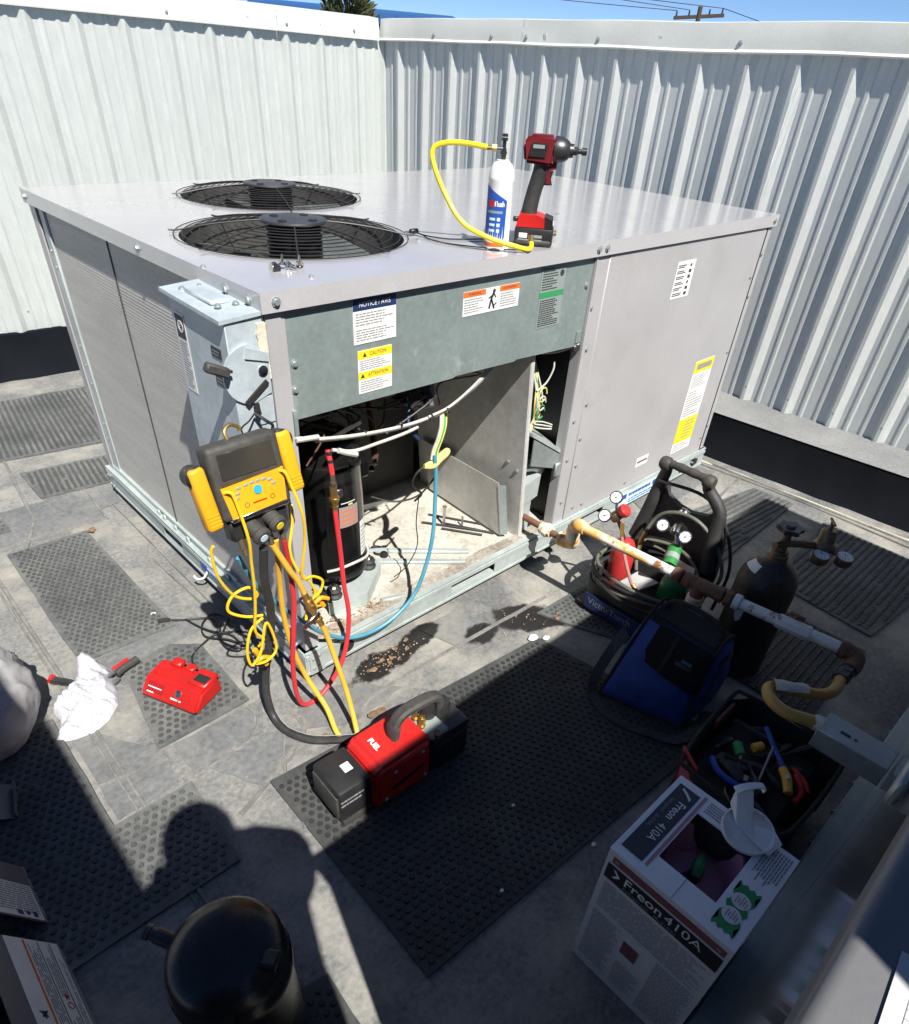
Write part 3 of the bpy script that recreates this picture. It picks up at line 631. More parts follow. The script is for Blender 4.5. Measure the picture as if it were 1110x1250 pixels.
# fans
for fi, (c, r) in enumerate(FANS):
    bm = bmn(); n = 56
    def dome(q): return ZT + .004 + .030 * (1 - (q / r) ** 2)
    for k in range(10):
        q = r + .012 - k * .0222
        if q < .09: break
        tube(bm, circle_pts(c, q, dome(min(q, r)), 44), .0013, 5, 1, True, False)
    for k in range(8):
        a = 2 * PI * k / 8 + .25 + fi * .2
        tube(bm, [(c[0] + q * math.cos(a), c[1] + q * math.sin(a), dome(min(q, r)) + .003) for q in (r + .025, r, r * .8, r * .6, r * .4, .07)], .0021, 6, 2)
    g = obj('wire_guard', bm, m_guard, u)
    bm = bmn(); lathe(bm, [(0, 0), (.088, 0), (.090, .003), (.086, .007), (0, .008)], (c[0], c[1], dome(.07)), n=28); obj('motor_plate', bm, m_gun, g)
    for k in range(4):
        a = PI / 2 * k + .5; bm = bmn(); p = V((c[0] + .058 * math.cos(a), c[1] + .058 * math.sin(a), dome(.07) + .0082)); cyl(bm, p, p + V((0, 0, .001)), .012, n=10); obj('plate_hole', bm, m_dark, g)
    bm = bmn()
    prof = [(0, -.09)]
    for k in range(5): prof += [(.074, -.09 + k * .0175), (.074, -.078 + k * .0175), (.0705, -.0775 + k * .0175), (.0705, -.0730 + k * .0175)]
    prof += [(.074, -.0025), (0, -.0025)]
    lathe(bm, prof, (c[0], c[1], dome(.07)), n=28); obj('motor', bm, m_gloss, g)
    bm = bmn(); lathe(bm, [(r - .001, -.002), (r - .001, -.11), (r + .02, -.13), (r + .02, -.128), (r + .004, -.108), (r + .004, -.002)], (c[0], c[1], ZT), n=56)
    obj('fan_shroud', bm, m_dust, u)
    for k in range(4):
        a = PI / 2 * k + .3 + fi; bm = bmn(); ca, sa = math.cos(a), math.sin(a); rows = []
        for q in (.06, .14, .21, .28):
            w_ = .05 + .2 * q; row = []
            for s in (-1, -.3, .4, 1):
                row.append(bm.verts.new((c[0] + q * ca - s * w_ * sa, c[1] + q * sa + s * w_ * ca, 1.05 + s * .028 + .006 * (1 - s * s))))
            rows.append(row)
        for i_ in range(3):
            for j in range(3): bm.faces.new((rows[i_][j], rows[i_][j + 1], rows[i_ + 1][j + 1], rows[i_ + 1][j]))
        bmesh.ops.solidify(bm, geom=bm.faces[:], thickness=.002); obj('fan_blade', bm, m_galv, u)
# condenser coils
bm = bmn(); z0, z1 = .15, 1.075; n = 190; CXX = .014
vs = []
for k in range(n + 1):
    z = z0 + (z1 - z0) * k / n; x = CXX - (.0006 if k % 2 else 0)
    vs.append([bm.verts.new((x, .05, z)), bm.verts.new((x, UW - .06, z))])
for k in range(n): bm.faces.new((vs[k][0], vs[k][1], vs[k + 1][1], vs[k + 1][0]))
box(bm, (.018, .05, .15), (.06, UW - .06, 1.075))
co = obj('condenser_coil', bm, m_coil, u, ang=.1)
bm = bmn()
for y in (.865,): box(bm, (.0105, y, .15), (.0142, y + .005, 1.075))
obj('coil_seam', bm, m_dust, co)
bm = bmn(); box(bm, (.07, .10, .84), (1.15, UW - .06, .845)); obj('fan_deck', bm, m_galvdark, u)
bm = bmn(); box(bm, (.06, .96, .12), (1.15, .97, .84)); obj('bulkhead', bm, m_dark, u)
# galvanised control cover (tilted edge, tabs)
bm = bmn(); prism(bm, [(.046, .004, .835), (.55, .004, .828), (.56, .004, .832), (.80, .004, .826), (.81, .004, .83), (1.117, .004, .818), (1.117, .004, 1.083), (.046, .004, 1.083)], (0, .006, 0))
box(bm, (1.085, .0005, .83), (1.112, .0038, .865)); box(bm, (.040, -.004, .80), (.050, .003, .86)); obj('control_cover', bm, m_cover, u)
for p in ((.06, .963), (.055, .905), (1.098, 1.0)): screw((p[0], .0035, p[1]), (0, -1, 0), u, .95)
# labels on the cover
def FT(x, z, y=.0032): return fr((x, y, z), (1, 0, 0), (0, 0, 1))
T = FT(.222, .974); lb = plate('notice_label', T, .126, .1, m_label, u)
b_ = bmn(); rect(b_, 0, .074, .126, .1, .0012); pr(b_, m_navy, lb, T); text('NOTICE / AVIS', .0155, T @ Mx.Translation((.063, .0865, .0016)), m_label, lb, 'CENTER', sx=.92)
b_ = bmn(); lines(b_, .007, .040, .119, .070, 5); lines(b_, .007, .006, .119, .034, 5); pr(b_, m_greyink, lb, T)
T = FT(.231, .855); lb = plate('caution_label', T, .103, .103, m_label, u)
b_ = bmn(); rect(b_, 0, .083, .103, .103, .0012); rect(b_, 0, .034, .103, .053, .0012); pr(b_, m_yel, lb, T)
for s, yy in (('CAUTION', .093), ('ATTENTION', .0435)):
    text(s, .0125, T @ Mx.Translation((.060, yy, .0016)), m_ink, lb, 'CENTER', sx=.9)
    b_ = bmn(); k = .014 if s == 'CAUTION' else .006; b_.faces.new([b_.verts.new(q) for q in ((k, yy - .005, .0016), (k + .012, yy - .005, .0016), (k + .006, yy + .006, .0016))]); pr(b_, m_ink, lb, T)
b_ = bmn(); lines(b_, .006, .056, .098, .081, 5); lines(b_, .006, .004, .098, .031, 5); pr(b_, m_greyink, lb, T)
T = FT(.572, .985); lb = plate('warning_label', T, .215, .06, m_label, u)
b_ = bmn(); rect(b_, 0, .046, .082, .06, .0012); rect(b_, .136, .046, .215, .06, .0012); pr(b_, m_org, lb, T)
text('WARNING', .0095, T @ Mx.Translation((.041, .053, .0016)), m_ink, lb, 'CENTER'); text('AVERTISSEMENT', .0075, T @ Mx.Translation((.175, .053, .0016)), m_ink, lb, 'CENTER')
b_ = bmn(); lines(b_, .004, .006, .078, .043, 6); lines(b_, .14, .006, .21, .043, 6); pr(b_, m_greyink, lb, T)
b_ = bmn()
for ax, ay, bx, by, w_ in ((.098, .008, .104, .03, .007), (.118, .006, .106, .03, .006), (.104, .03, .112, .046, .008), (.112, .046, .122, .034, .004), (.106, .04, .094, .034, .004), (.112, .012, .126, .02, .004)):
    d_ = V((bx - ax, by - ay, 0)).normalized(); n_ = V((-d_.y, d_.x, 0)) * w_ / 2; A_ = V((ax, ay, .0012)); B_ = V((bx, by, .0012)); quad(b_, A_ - n_, B_ - n_, B_ + n_, A_ + n_)
cyl(b_, (.114, .051, .0008), (.114, .051, .0014), .0055, n=10); pr(b_, m_ink, lb, T)
T = FT(.878, .905); lb = plate('wiring_label', T, .107, .172, m_lgrey, u)
b_ = bmn(); rect(b_, 0, .084, .107, .1, .0012); pr(b_, m_grn, lb, T)
b_ = bmn(); lines(b_, .005, .104, .075, .165, 9); lines(b_, .005, .004, .10, .08, 13, th=.55); cyl(b_, (.09, .145, .0008), (.09, .145, .0014), .009, n=12); pr(b_, m_ink, lb, T)
# labels on the access panel and rail
T = FT(1.602, .893, -.0045); lb = plate('symbol_label', T, .118, .122, m_label, u)
b_ = bmn()
for i in range(6):
    yy = .108 - i * .0185; lines(b_, .006, yy - .008, .066, yy + .004, 2, th=.6); rect(b_, .082, yy - .008, .100, yy + .003, .0012) if i % 3 else cyl(b_, (.09, yy - .002, .0006), (.09, yy - .002, .0013), .006, n=8)
pr(b_, m_ink, lb, T)
T = FT(1.942, .19, -.0045); lb = plate('energy_label', T, .155, .415, m_label, u)
b_ = bmn(); rect(b_, 0, .365, .155, .415, .0012); rect(b_, 0, .045, .155, .16, .0012); pr(b_, m_yel, lb, T)
b_ = bmn(); lines(b_, .02, .376, .14, .406, 1, th=.8, z=.0018, ragged=.05); pr(b_, m_greyink, lb, T)
b_ = bmn(); lines(b_, .01, .30, .145, .355, 7); lines(b_, .01, .17, .145, .285, 10, ragged=.6); lines(b_, .055, .06, .145, .15, 6, th=.3, z=.0018); lines(b_, .01, .006, .145, .04, 3); pr(b_, m_greyink, lb, T)
T = FT(1.655, .213, -.0045); lb = plate('small_tag', T, .088, .04, m_label, u)
b_ = bmn(); rect(b_, .006, .017, .082, .025, .0012); pr(b_, m_ink, lb, T)
T = FT(1.57, .047, -.0175); lb = plate('rail_label', T, .32, .066, m_ltblu, u)
b_ = bmn(); rect(b_, .0, .036, .05, .06, .0012); rect(b_, .25, .036, .31, .06, .0012); lines(b_, .07, .004, .30, .03, 2, th=.5); pr(b_, m_blu, lb, T)
b_ = bmn(); lines(b_, .065, .038, .24, .058, 1, th=.75, z=.0014, ragged=.05); pr(b_, m_blu, lb, T)
# partition, blower housing side and electrical bay
bm = bmn(); prism(bm, [(.964, .03, .1235), (.964, .60, .1235), (.908, .60, .84), (.908, .03, .84)], (.003, 0, 0)); prism(bm, [(.967, .028, .1235), (.981, .028, .1235), (.925, .028, .84), (.911, .028, .84)], (0, .003, 0)); obj('partition', bm, m_galvdark, u)
bm = bmn(); prism(bm, [(.905, .07, .135), (.90, .10, .345), (.93, .56, .335), (.93, .50, .135)], (.002, 0, 0)); obj('drain_shield', bm, m_galvdark, u)
bm = bmn(); prism(bm, [(.903, .068, .14), (.927, .052, .14), (.922, .082, .335), (.898, .10, .335)], (.002, .003, 0)); obj('shield_flange', bm, m_galv, u)
for p in ((.9405, .10, .42), (.942, .055, .40)): screw(p, (-1, -.3, 0), u, .8)
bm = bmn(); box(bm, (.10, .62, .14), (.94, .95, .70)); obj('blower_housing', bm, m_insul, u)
bm = bmn(); prism(bm, [(.36, .60, .125), (.72, .52, .125), (.72, .52, .15), (.36, .60, .15)], (0, .01, 0)); obj('drain_pan', bm, m_galvdark, u)
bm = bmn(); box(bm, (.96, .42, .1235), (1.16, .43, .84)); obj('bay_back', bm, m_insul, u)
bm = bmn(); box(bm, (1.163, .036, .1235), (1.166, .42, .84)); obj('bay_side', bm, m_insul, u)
bm = bmn(); box(bm, (.95, .20, .56), (1.16, .23, .68), .004); box(bm, (.96, .185, .57), (1.05, .20, .66), .003); obj('control_board', bm, m_galvdark, u)
bm = bmn(); prism(bm, [(.945, .10, .545), (.96, .02, .535), (1.125, .010, .430), (1.155, .05, .42), (1.155, .19, .45), (1.0, .19, .555)], (0, 0, .012)); obj('burner_shelf', bm, m_rail, u)
bm = bmn(); prism(bm, [(.975, .024, .42), (1.12, .014, .37), (1.12, .014, .428), (.975, .024, .522)], (0, .004, 0)); box(bm, (1.095, .0, .345), (1.135, .012, .40), .004); obj('burner_face', bm, m_galv, u)
bm = bmn(); tube(bm, [(1.0, .17, .33), (1.0, .10, .385), (1.035, .06, .40), (1.07, .07, .37), (1.07, .10, .30)], .03, 10); obj('flue_elbow', bm, m_galv, u)
bm = bmn(); prism(bm, [(.965, .03, .255), (1.045, .03, .275), (1.05, .03, .36), (.965, .03, .34)], (0, .13, 0)); obj('gas_valve_bracket', bm, m_rail, u)
bm = bmn(); box(bm, (.964, .042, .127), (1.03, .046, .262), .003); obj('gas_plate', bm, m_rail, u)
bm = bmn(); cyl(bm, (.984, .0415, .19), (.984, .0395, .19), .012, n=14); obj('plate_hole', bm, m_dark, u)
bm = bmn(); lathe(bm, [(0, 0), (.03, 0), (.03, .003), (0, .003)], (1.07, .06, .1225), n=16); obj('floor_hole', bm, m_dark, u)
cols = (m_wirey, m_wirew, m_grn, m_wirey, m_wirew, m_copper, m_wirew, m_wirey)
for k in range(8):
    a = random.uniform(-.012, .012); bm = bmn()
    tube(bm, [(.99 + a, .10, .80 - k * .004), (.985 + a + .02 * random.random(), .07, .72), (.99 + a * 2 + random.uniform(-.015, .03), .05, .64 + random.uniform(-.02, .02)), (1.0 + random.uniform(-.015, .03), .06, .58), (.985 + a, .05 + .02 * random.random(), .54), (.985 + a * .5, .07, .48 + random.uniform(-.02, .04))], .0032, 6)
    obj('wire', bm, cols[k], u)
for k in range(3):
    bm = bmn(); q = V((1.02, .05, .66 - .03 * k)); tube(bm, [q + V((.02 * math.cos(a), 0, .024 * math.sin(a))) for a in [i * .9 for i in range(7)]], .003, 6); obj('wire', bm, cols[k], u)
bm = bmn(); tube(bm, [(.985, .05, .68), (1.03, .05, .70), (1.05, .045, .74), (1.055, .05, .765)], .003, 6); obj('wire', bm, m_wirew, u)
for k in range(3):
    bm = bmn(); tube(bm, [(.99, .045, .575 - k * .01), (1.03, .04, .565 - k * .012), (1.075, .035, .545 - k * .008)], .0028, 6); obj('wire', bm, m_wirew, u)
bm = bmn(); tube(bm, [(.955, .03, .815), (1.02, .02, .81), (1.08, .012, .815), (1.11, .005, .822)], .004, 6); obj('wire', bm, m_wirew, u)
bm = bmn(); box(bm, (1.085, -.0, .80), (1.116, .02, .822), .003); obj('catch', bm, m_gun, u)
# wiring harness under the cover
for k, pts in enumerate(([(.04, .0, .795), (.10, .0, .775), (.22, -.005, .755), (.36, .0, .738), (.46, .005, .735), (.54, .01, .74), (.66, .03, .77), (.80, .06, .815)], [(.10, .01, .765), (.22, .003, .748), (.36, .008, .730), (.46, .01, .728), (.55, .016, .735), (.68, .04, .765), (.82, .07, .81)],
        [(.14, .0, .735), (.20, -.008, .718), (.28, -.004, .715), (.37, .0, .715), (.43, .01, .715)], [(.46, .0, .74), (.55, .005, .75), (.68, .03, .785), (.78, .07, .82)])):
    bm = bmn(); tube(bm, pts, (.0046, .004, .0045, .004)[k], 8); obj('wire_harness', bm, m_wirew, u)
bm = bmn(); tube(bm, [(.04, -.004, .79), (.07, -.006, .787), (.10, -.004, .782)], .0065, 8); obj('wire_sleeve', bm, m_wirew, u)
bm = bmn(); tube(bm, [(.15, -.012, .735), (.175, -.014, .722), (.205, -.012, .708)], .0072, 8); obj('wire_sleeve', bm, m_wirew, u)
for x in (.24, .36, .47, .53): 
    bm = bmn(); lathe(bm, [(.0085, -.003), (.0095, 0), (.0085, .003)], (x, .0, .752 - (x - .24) * .06 if x < .5 else .741), (1, 0, -.1), 10); obj('cable_tie', bm, m_black, u)
for k, (m_, dx) in enumerate(((m_wirey, 0), (m_grn, .008), (m_wirew, -.007), (m_wirey, .012))):
    bm = bmn(); tube(bm, [(.525 + dx, .012, .735), (.515 + dx, .0, .70), (.500 + dx, -.004, .665), (.485 + dx, -.004, .635), (.478 + dx, -.006, .61)], .0042, 6); obj('wire', bm, m_, u)
bm = bmn(); tube(bm, [(.44, -.01, .60), (.47, -.018, .595), (.50, -.014, .605), (.53, -.01, .615), (.53, -.005, .622), (.48, -.004, .602), (.45, .0, .592)], .007, 7); obj('wire_coil', bm, m_wirey, u)
bm = bmn(); tube(bm, [(.45, -.005, .60), (.42, .0, .58), (.41, .005, .55), (.43, .01, .52), (.46, .02, .49), (.45, .04, .46)], .0035, 6); obj('wire', bm, m_wire, u)
bm = bmn(); tube(bm, [(.33, .10, .49), (.39, .06, .47), (.45, .02, .49), (.50, .0, .55)], .0028, 6); obj('wire', bm, m_wire, u)
bm = bmn(); tube(bm, [(.45, .02, .49), (.44, .02, .40), (.455, .03, .30), (.43, .05, .22), (.40, .08, .17)], .0018, 5); obj('wire', bm, m_wire, u)
for k in range(30):
    x_ = random.uniform(.08, .66); y_ = random.uniform(.06, .30); z_ = random.uniform(.70, .83); pts = [V((x_, y_, .84))]
    for q_ in range(5): pts.append(V((x_ + random.uniform(-.09, .09), y_ + random.uniform(-.05, .05), .83 - q_ * .035 * random.uniform(.4, 1.3))))
    bm = bmn(); tube(bm, pts, random.uniform(.002, .0045), 6); obj('wire', bm, (m_wire, m_black, m_tarn, m_wire, m_wirey, m_copper, m_black, m_navy)[k % 8], u)
bm = bmn(); box(bm, (.47, .10, .73), (.56, .20, .84), .006); obj('contactor', bm, m_black, u)
bm = bmn(); box(bm, (.585, .12, .72), (.63, .18, .78), .004); obj('connector', bm, m_wirew, u)
# dark refrigerant piping above the compressor
for pts, r_, m_ in (([(.27, .22, .69), (.27, .22, .74), (.30, .28, .80), (.40, .40, .82)], .014, m_copper), ([(.36, .23, .50), (.43, .22, .52), (.45, .24, .60), (.46, .30, .78), (.5, .45, .82)], .012, m_copper),
        ([(.18, .3, .70), (.20, .3, .78), (.35, .42, .80)], .009, m_copper), ([(.52, .10, .83), (.525, .08, .77), (.52, .06, .735)], .018, m_black), ([(.49, .12, .83), (.47, .09, .77), (.44, .06, .70), (.46, .04, .66)], .005, m_navy), ([(.60, .2, .83), (.58, .14, .79), (.55, .08, .75)], .012, m_wirew)):
    bm = bmn(); tube(bm, pts, r_, 10); obj('pipe', bm, m_, u)
bm = bmn(); lathe(bm, [(0, 0), (.045, 0), (.05, .01), (.05, .09), (.045, .1), (0, .1)], (.50, .40, .70), (0, -.6, .5), 18); obj('accumulator', bm, m_wirew, u)
# compressor
cx, cy = .262, .222
bm = bmn(); lathe(bm, [(0, .205), (.095, .205), (.108, .212), (.112, .235), (.108, .25), (.103, .262), (.103, .58), (.106, .585), (.106, .60), (.100, .605), (.098, .64), (.085, .665), (.05, .685), (0, .69)], (cx, cy, 0), n=32)
cp = obj('compressor', bm, m_gloss, u)
bm = bmn(); box(bm, (cx + .085, cy - .035, .50), (cx + .135, cy + .03, .56), .008); cyl(bm, (cx + .12, cy - .02, .54), (cx + .155, cy - .04, .545), .010, n=10); cyl(bm, (cx + .12, cy, .51), (cx + .16, cy - .015, .508), .008, n=10); obj('terminal_box', bm, m_gloss, cp)
def arc(name, R, a0, a1, z0, z1, mat, n=8, parent=cp):
    bm = bmn()
    for k in range(n):
        p = [a0 + (a1 - a0) * k / n, a0 + (a1 - a0) * (k + 1) / n]
        quad(bm, (cx + R * math.cos(p[0]), cy + R * math.sin(p[0]), z0), (cx + R * math.cos(p[1]), cy + R * math.sin(p[1]), z0), (cx + R * math.cos(p[1]), cy + R * math.sin(p[1]), z1), (cx + R * math.cos(p[0]), cy + R * math.sin(p[0]), z1))
    return obj(name, bm, mat, parent)
A0 = math.radians(-140)
arc('sticker', .1036, A0 + .55, A0 + 1.2, .405, .475, m_greyink); 
for k in range(4): arc('sticker_line', .1040, A0 + .58, A0 + 1.16, .412 + k * .015, .418 + k * .015, m_org)
arc('sticker', .1038, A0 + .62, A0 + 1.1, .486, .489, m_label); arc('sticker', .1038, A0 + .85, A0 + 1.0, .477, .483, m_wirey)
arc('data_plate', .1036, A0 + 1.28, A0 + 1.78, .275, .40, m_label)
for k in range(7): arc('data_line', .1040, A0 + 1.32, A0 + 1.55 + .18 * random.random(), .285 + k * .015, .289 + k * .015, m_greyink)
bm = bmn(); tube(bm, [(cx + .112 * math.cos(a), cy + .112 * math.sin(a), .262 + .01 * math.sin(a * 3)) for a in [A0 + .1 + .28 * i for i in range(10)]], .0045, 6); obj('crankcase_heater', bm, m_wirew, cp)
bm = bmn(); prism(bm, [(.15, .095, .168), (.275, .062, .168), (.41, .165, .168), (.41, .34, .168), (.14, .34, .168)], (0, 0, .006)); prism(bm, [(.15, .095, .168), (.275, .062, .168), (.275, .062, .125), (.15, .095, .125)], (0, .003, 0)); prism(bm, [(.275, .062, .168), (.41, .165, .168), (.41, .165, .125), (.275, .062, .125)], (-.002, .003, 0)); obj('compressor_base', bm, m_rail, u)
for x, y in ((.185, .115), (.365, .175), (.17, .31), (.36, .31)):
    bm = bmn(); lathe(bm, [(0, 0), (.024, 0), (.026, .008), (.018, .014), (.018, .022), (.024, .027), (.02, .034), (0, .034)], (x, y, .174), n=16); gm = obj('rubber_grommet', bm, m_blackr, u)
    bm = bmn(); cyl(bm, (x, y, .208), (x, y, .22), .010, n=6); cyl(bm, (x, y, .208), (x, y, .211), .014, n=12); obj('bolt', bm, m_chrome, gm)
# floor of the bay: channels, studs, bits
for a, b, w_ in (((.44, .325), (.745, .075), .011), ((.41, .265), (.69, .035), .011), ((.40, .43), (.55, .50), .008), ((.32, .05), (.40, .02), .009)):
    bm = bmn(); d_ = V((b[0] - a[0], b[1] - a[1], 0)); T = fr((a[0], a[1], .1228), d_, (-d_.y, d_.x, 0)); box(bm, (0, -w_, 0), (d_.length, w_, .012), .003, T=T); obj('channel_strip', bm, m_rail, u)
for a, b in (((.80, .27, .132), (.905, .10, .13)), ((.74, .33, .13), (.88, .14, .13)), ((.80, .36, .128), (.92, .17, .128)), ((.77, .25, .13), (.86, .12, .13))):
    bm = bmn(); cyl(bm, a, b, .004, n=7); obj('threaded_rod', bm, m_gun, u)
bm = bmn(); cyl(bm, (.80, .27, .123), (.80, .27, .20), .0055, n=8); cyl(bm, (.80, .27, .2), (.80, .27, .206), .009, n=6); obj('stud', bm, m_steel, u)
bm = bmn(); cyl(bm, (.85, .22, .123), (.85, .22, .165), .004, n=8); obj('stud', bm, m_steel, u)
bm = bmn()
for i in range(420):
    if i < 150: x, y = .06 + .26 * random.random(), .0 + .05 * random.random() + .03 * (i % 3 == 0)
    elif i < 230: x, y = .66 + random.gauss(0, .035), .06 + random.gauss(0, .02)
    else: x, y = random.uniform(.4, .9), random.uniform(.03, .4)
    s_ = random.uniform(.003, .009) if i < 150 else random.uniform(.0015, .005); a = random.random() * 6.28; z = .1275 + .006 * random.random() if i < 150 else .1235
    p = [V((x + s_ * math.cos(a + k * 1.57) * (1 if k % 2 else .55), y + s_ * math.sin(a + k * 1.57) * (1 if k % 2 else .55), z + random.uniform(0, .006) * (i < 150))) for k in range(4)]
    quad(bm, *p)
obj('leaf_litter', bm, m_leaf, u, kind='stuff')
bm = bmn(); tube(bm, [(.49 + .017 * math.cos(a) + .003 * math.sin(a * 3), .285 + .03 * math.sin(a), .128) for a in [i * .7 for i in range(12)]], .004, 6); lathe(bm, [(0, 0), (.016, .003), (.012, .016), (0, .018)], (.49, .25, .122), n=10); obj('capillary_coil', bm, m_wire, u)
# disconnect switch box on the left corner
bm = bmn(); box(bm, (-.092, .0, .70), (-.003, .25, 1.075), .002); db = obj('disconnect_box', bm, m_disc, u)
bm = bmn(); prism(bm, [(-.104, -.004, 1.071), (-.002, -.006, 1.078), (-.002, .262, 1.085), (-.104, .262, 1.079)], (0, 0, .008)); box(bm, (-.075, .08, 1.084), (-.03, .20, 1.094), .003); obj('box_lid', bm, m_disc, db)
for p in ((-.07, .06), (-.03, .06), (-.07, .22), (-.03, .22)): screw((p[0], p[1], 1.088), (0, 0, 1), db, .8)
bm = bmn(); R_ = .062; c = (-.052, .965); P = [(c[0] + R_ * math.cos(a), -.006, c[1] + R_ * math.sin(a)) for a in [PI / 2 + PI * i / 14 for i in range(15)]] + [(-.008, -.006, .918), (-.008, -.006, 1.0)]
prism(bm, P, (0, .0055, 0)); obj('handle_plate', bm, m_disc, db)
bm = bmn(); prism(bm, [(-.062, -.010, 1.0), (-.008, -.010, .985), (-.008, -.010, 1.003), (-.056, -.010, 1.022)], (0, .005, 0)); obj('handle_latch', bm, m_disc, db); bm = bmn(); box(bm, (-.045, -.004, .85), (-.006, -.0005, .91), .001); obj('latch_plate', bm, m_disc, db)
bm = bmn(); lathe(bm, [(0, 0), (.0115, 0), (.0115, .003), (.008, .004), (0, .004)], (-.024, -.006, .968), (0, -1, 0), 14); obj('key_socket', bm, m_chrome, db)
bm = bmn(); box(bm, (-.004, -.012, -.004), (.062, -.006, .006), T=Mx.Translation((-.068, 0, .908)) @ Mx.Rotation(-.62, 4, 'Y')); obj('handle_slot', bm, m_dark, db)
bm = bmn(); tube(bm, [(-.10, -.02, .985), (-.125, -.022, .993), (-.155, -.024, 1.002)], .0035, 6); obj('handle_rod', bm, m_gun, db)
bm = bmn(); box(bm, (-.026, -.010, -.010), (.026, .010, .010), .004, T=Mx.Translation((-.132, -.022, .995)) @ Mx.Rotation(.45, 4, 'Y')); obj('handle_grip', bm, m_dust, db)
bm = bmn(); P = []
for i in range(12): P.append((-.004 + .001 * random.random(), -.004, 1.062 - i * .0105))
for i in range(12): P.append((-.022 - .009 * abs(mnoise.noise(V((i * .6, 2, 0)))) - .0015 * (i % 2), -.004, 1.062 - (11 - i) * .0105))
prism(bm, P, (0, .006, 0)); obj('sealant_patch', bm, m_foam, db)
LT = lambda y, z: fr((-.0925, y, z), (0, -1, 0), (0, 0, 1))
T = LT(.238, .87); bm = bmn(); box(bm, (0, 0, 0), (.05, .175, .0008)); lb = obj('box_label', bm, m_label, db, T)
T = LT(.236, .99); bm = bmn(); box(bm, (.004, 0, .0008), (.044, .05, .0014)); obj('logo_block', bm, m_ink, db, T)
bm = bmn(); T = LT(.236, .99); lathe(bm, [(.010, 0), (.013, 0), (.013, .0006), (.010, .0006), (.010, 0)], (.026, .026, .0014), n=16); rect(bm, .020, .019, .0225, .033, .0021); rect(bm, .0225, .0305, .031, .033, .0021); rect(bm, .0225, .025, .029, .0272, .0021); rect(bm, .0225, .019, .031, .0215, .0021); obj('emblem', bm, m_label, db, T)
T = LT(.236, .87); bm = bmn(); lines(bm, .004, .006, .044, .115, 18); obj('print', bm, m_greyink, db, T)
for y, z in ((.075, .99), (.075, .93)):
    T = LT(y, z); bm = bmn(); box(bm, (0, 0, 0), (.042, .022, .001)); obj('box_tag', bm, m_black, db, T); bm = bmn(); lines(bm, .005, .004, .037, .018, 2, z=.0014); obj('print', bm, m_greyink, db, T)
bm = bmn(); tube(bm, [(-.06, -.014, .885), (-.045, -.03, .87), (-.03, -.03, .855), (-.035, -.025, .835), (-.03, -.02, .82), (-.05, -.02, .815), (-.045, -.02, .79), (-.05, -.02, .76)], .0036, 6); obj('hanging_cord', bm, m_wire, db)
bm = bmn(); tube(bm, [(-.06, -.014, .885), (-.085, -.03, .878), (-.10, -.02, .86), (-.09, -.02, .83)], .002, 5); obj('hanging_cord', bm, m_wire, db)
bm = bmn(); tube(bm, [(-.052, -.012, .905), (-.052, -.014, .89), (-.05, -.014, .88)], .006, 6); obj('cord_clip', bm, m_black, db)
# ================================================================== TOOLS AND OTHER THINGS
def Tz(p, a): return Mx.Translation(p) @ Mx.Rotation(a, 4, 'Z')
# ---- things on the lid
cx, cy = .752, .072
t = thing('spray_can', 'white and blue flush spray can standing on the lid with a metal valve on top', 'spray can', (cx, cy, ZT))
bm = bmn(); lathe(bm, [(0, 0), (.031, 0), (.0335, .003), (.033, .006), (.0325, .155), (.0335, .158), (.0325, .163), (.030, .178), (.024, .190), (.016, .196), (.016, .199), (0, .199)], (cx, cy, ZT), n=32); cn = obj('can', bm, m_white, t)
def wrap(R, a0, a1, zf0, zf1, z, mat, par, n=12, name='print'):
    bm = bmn()
    for k in range(n):
        p, q = a0 + (a1 - a0) * k / n, a0 + (a1 - a0) * (k + 1) / n
        f = lambda a, s: (cx + R * math.cos(a), cy + R * math.sin(a), z + s)
        quad(bm, f(p, zf0(k / n)), f(q, zf0((k + 1) / n)), f(q, zf1((k + 1) / n)), f(p, zf1(k / n)))
    return obj(name, bm, mat, par)
av = math.atan2(-1.2855 - cy, -.698 - cx)      # side of the can turned to where the photographer stood
C_ = lambda v: (lambda t_: v)
wrap(.0329, av - 1.5, av + .62, C_(.022), lambda t_: .150 - .036 * t_, ZT, m_navy if False else m_blu, cn, 16, 'blue_wrap')
wrap(.0331, av - 1.5, av + .62, C_(.008), C_(.018), ZT, m_org, cn, 16, 'orange_band')
wrap(.0332, av - .95, av - .38, C_(.099), C_(.113), ZT, m_red, cn)
wrap(.0332, av - 1.0, av + .3, C_(.085), C_(.091), ZT, m_lgrey, cn)
for k in range(3):
    wrap(.0332, av - .75, av - .25, C_(.069 - k * .013), C_(.075 - k * .013), ZT, m_ltblu, cn); wrap(.0332, av - .1, av + .15, C_(.068 - k * .013), C_(.076 - k * .013), ZT, m_ltblu, cn)
wrap(.0332, av - .4, av + .3, C_(.026), C_(.028), ZT, m_ltblu, cn)
for i, ch in enumerate('flush'):
    a = av - .32 + i * .16; T = fr((cx + .0334 * math.cos(a), cy + .0334 * math.sin(a), ZT + .106), (-math.sin(a), math.cos(a), 0), (0, 0, 1)); text(ch, .016, T, m_white, cn, 'CENTER', sx=.8, bold=.0006)
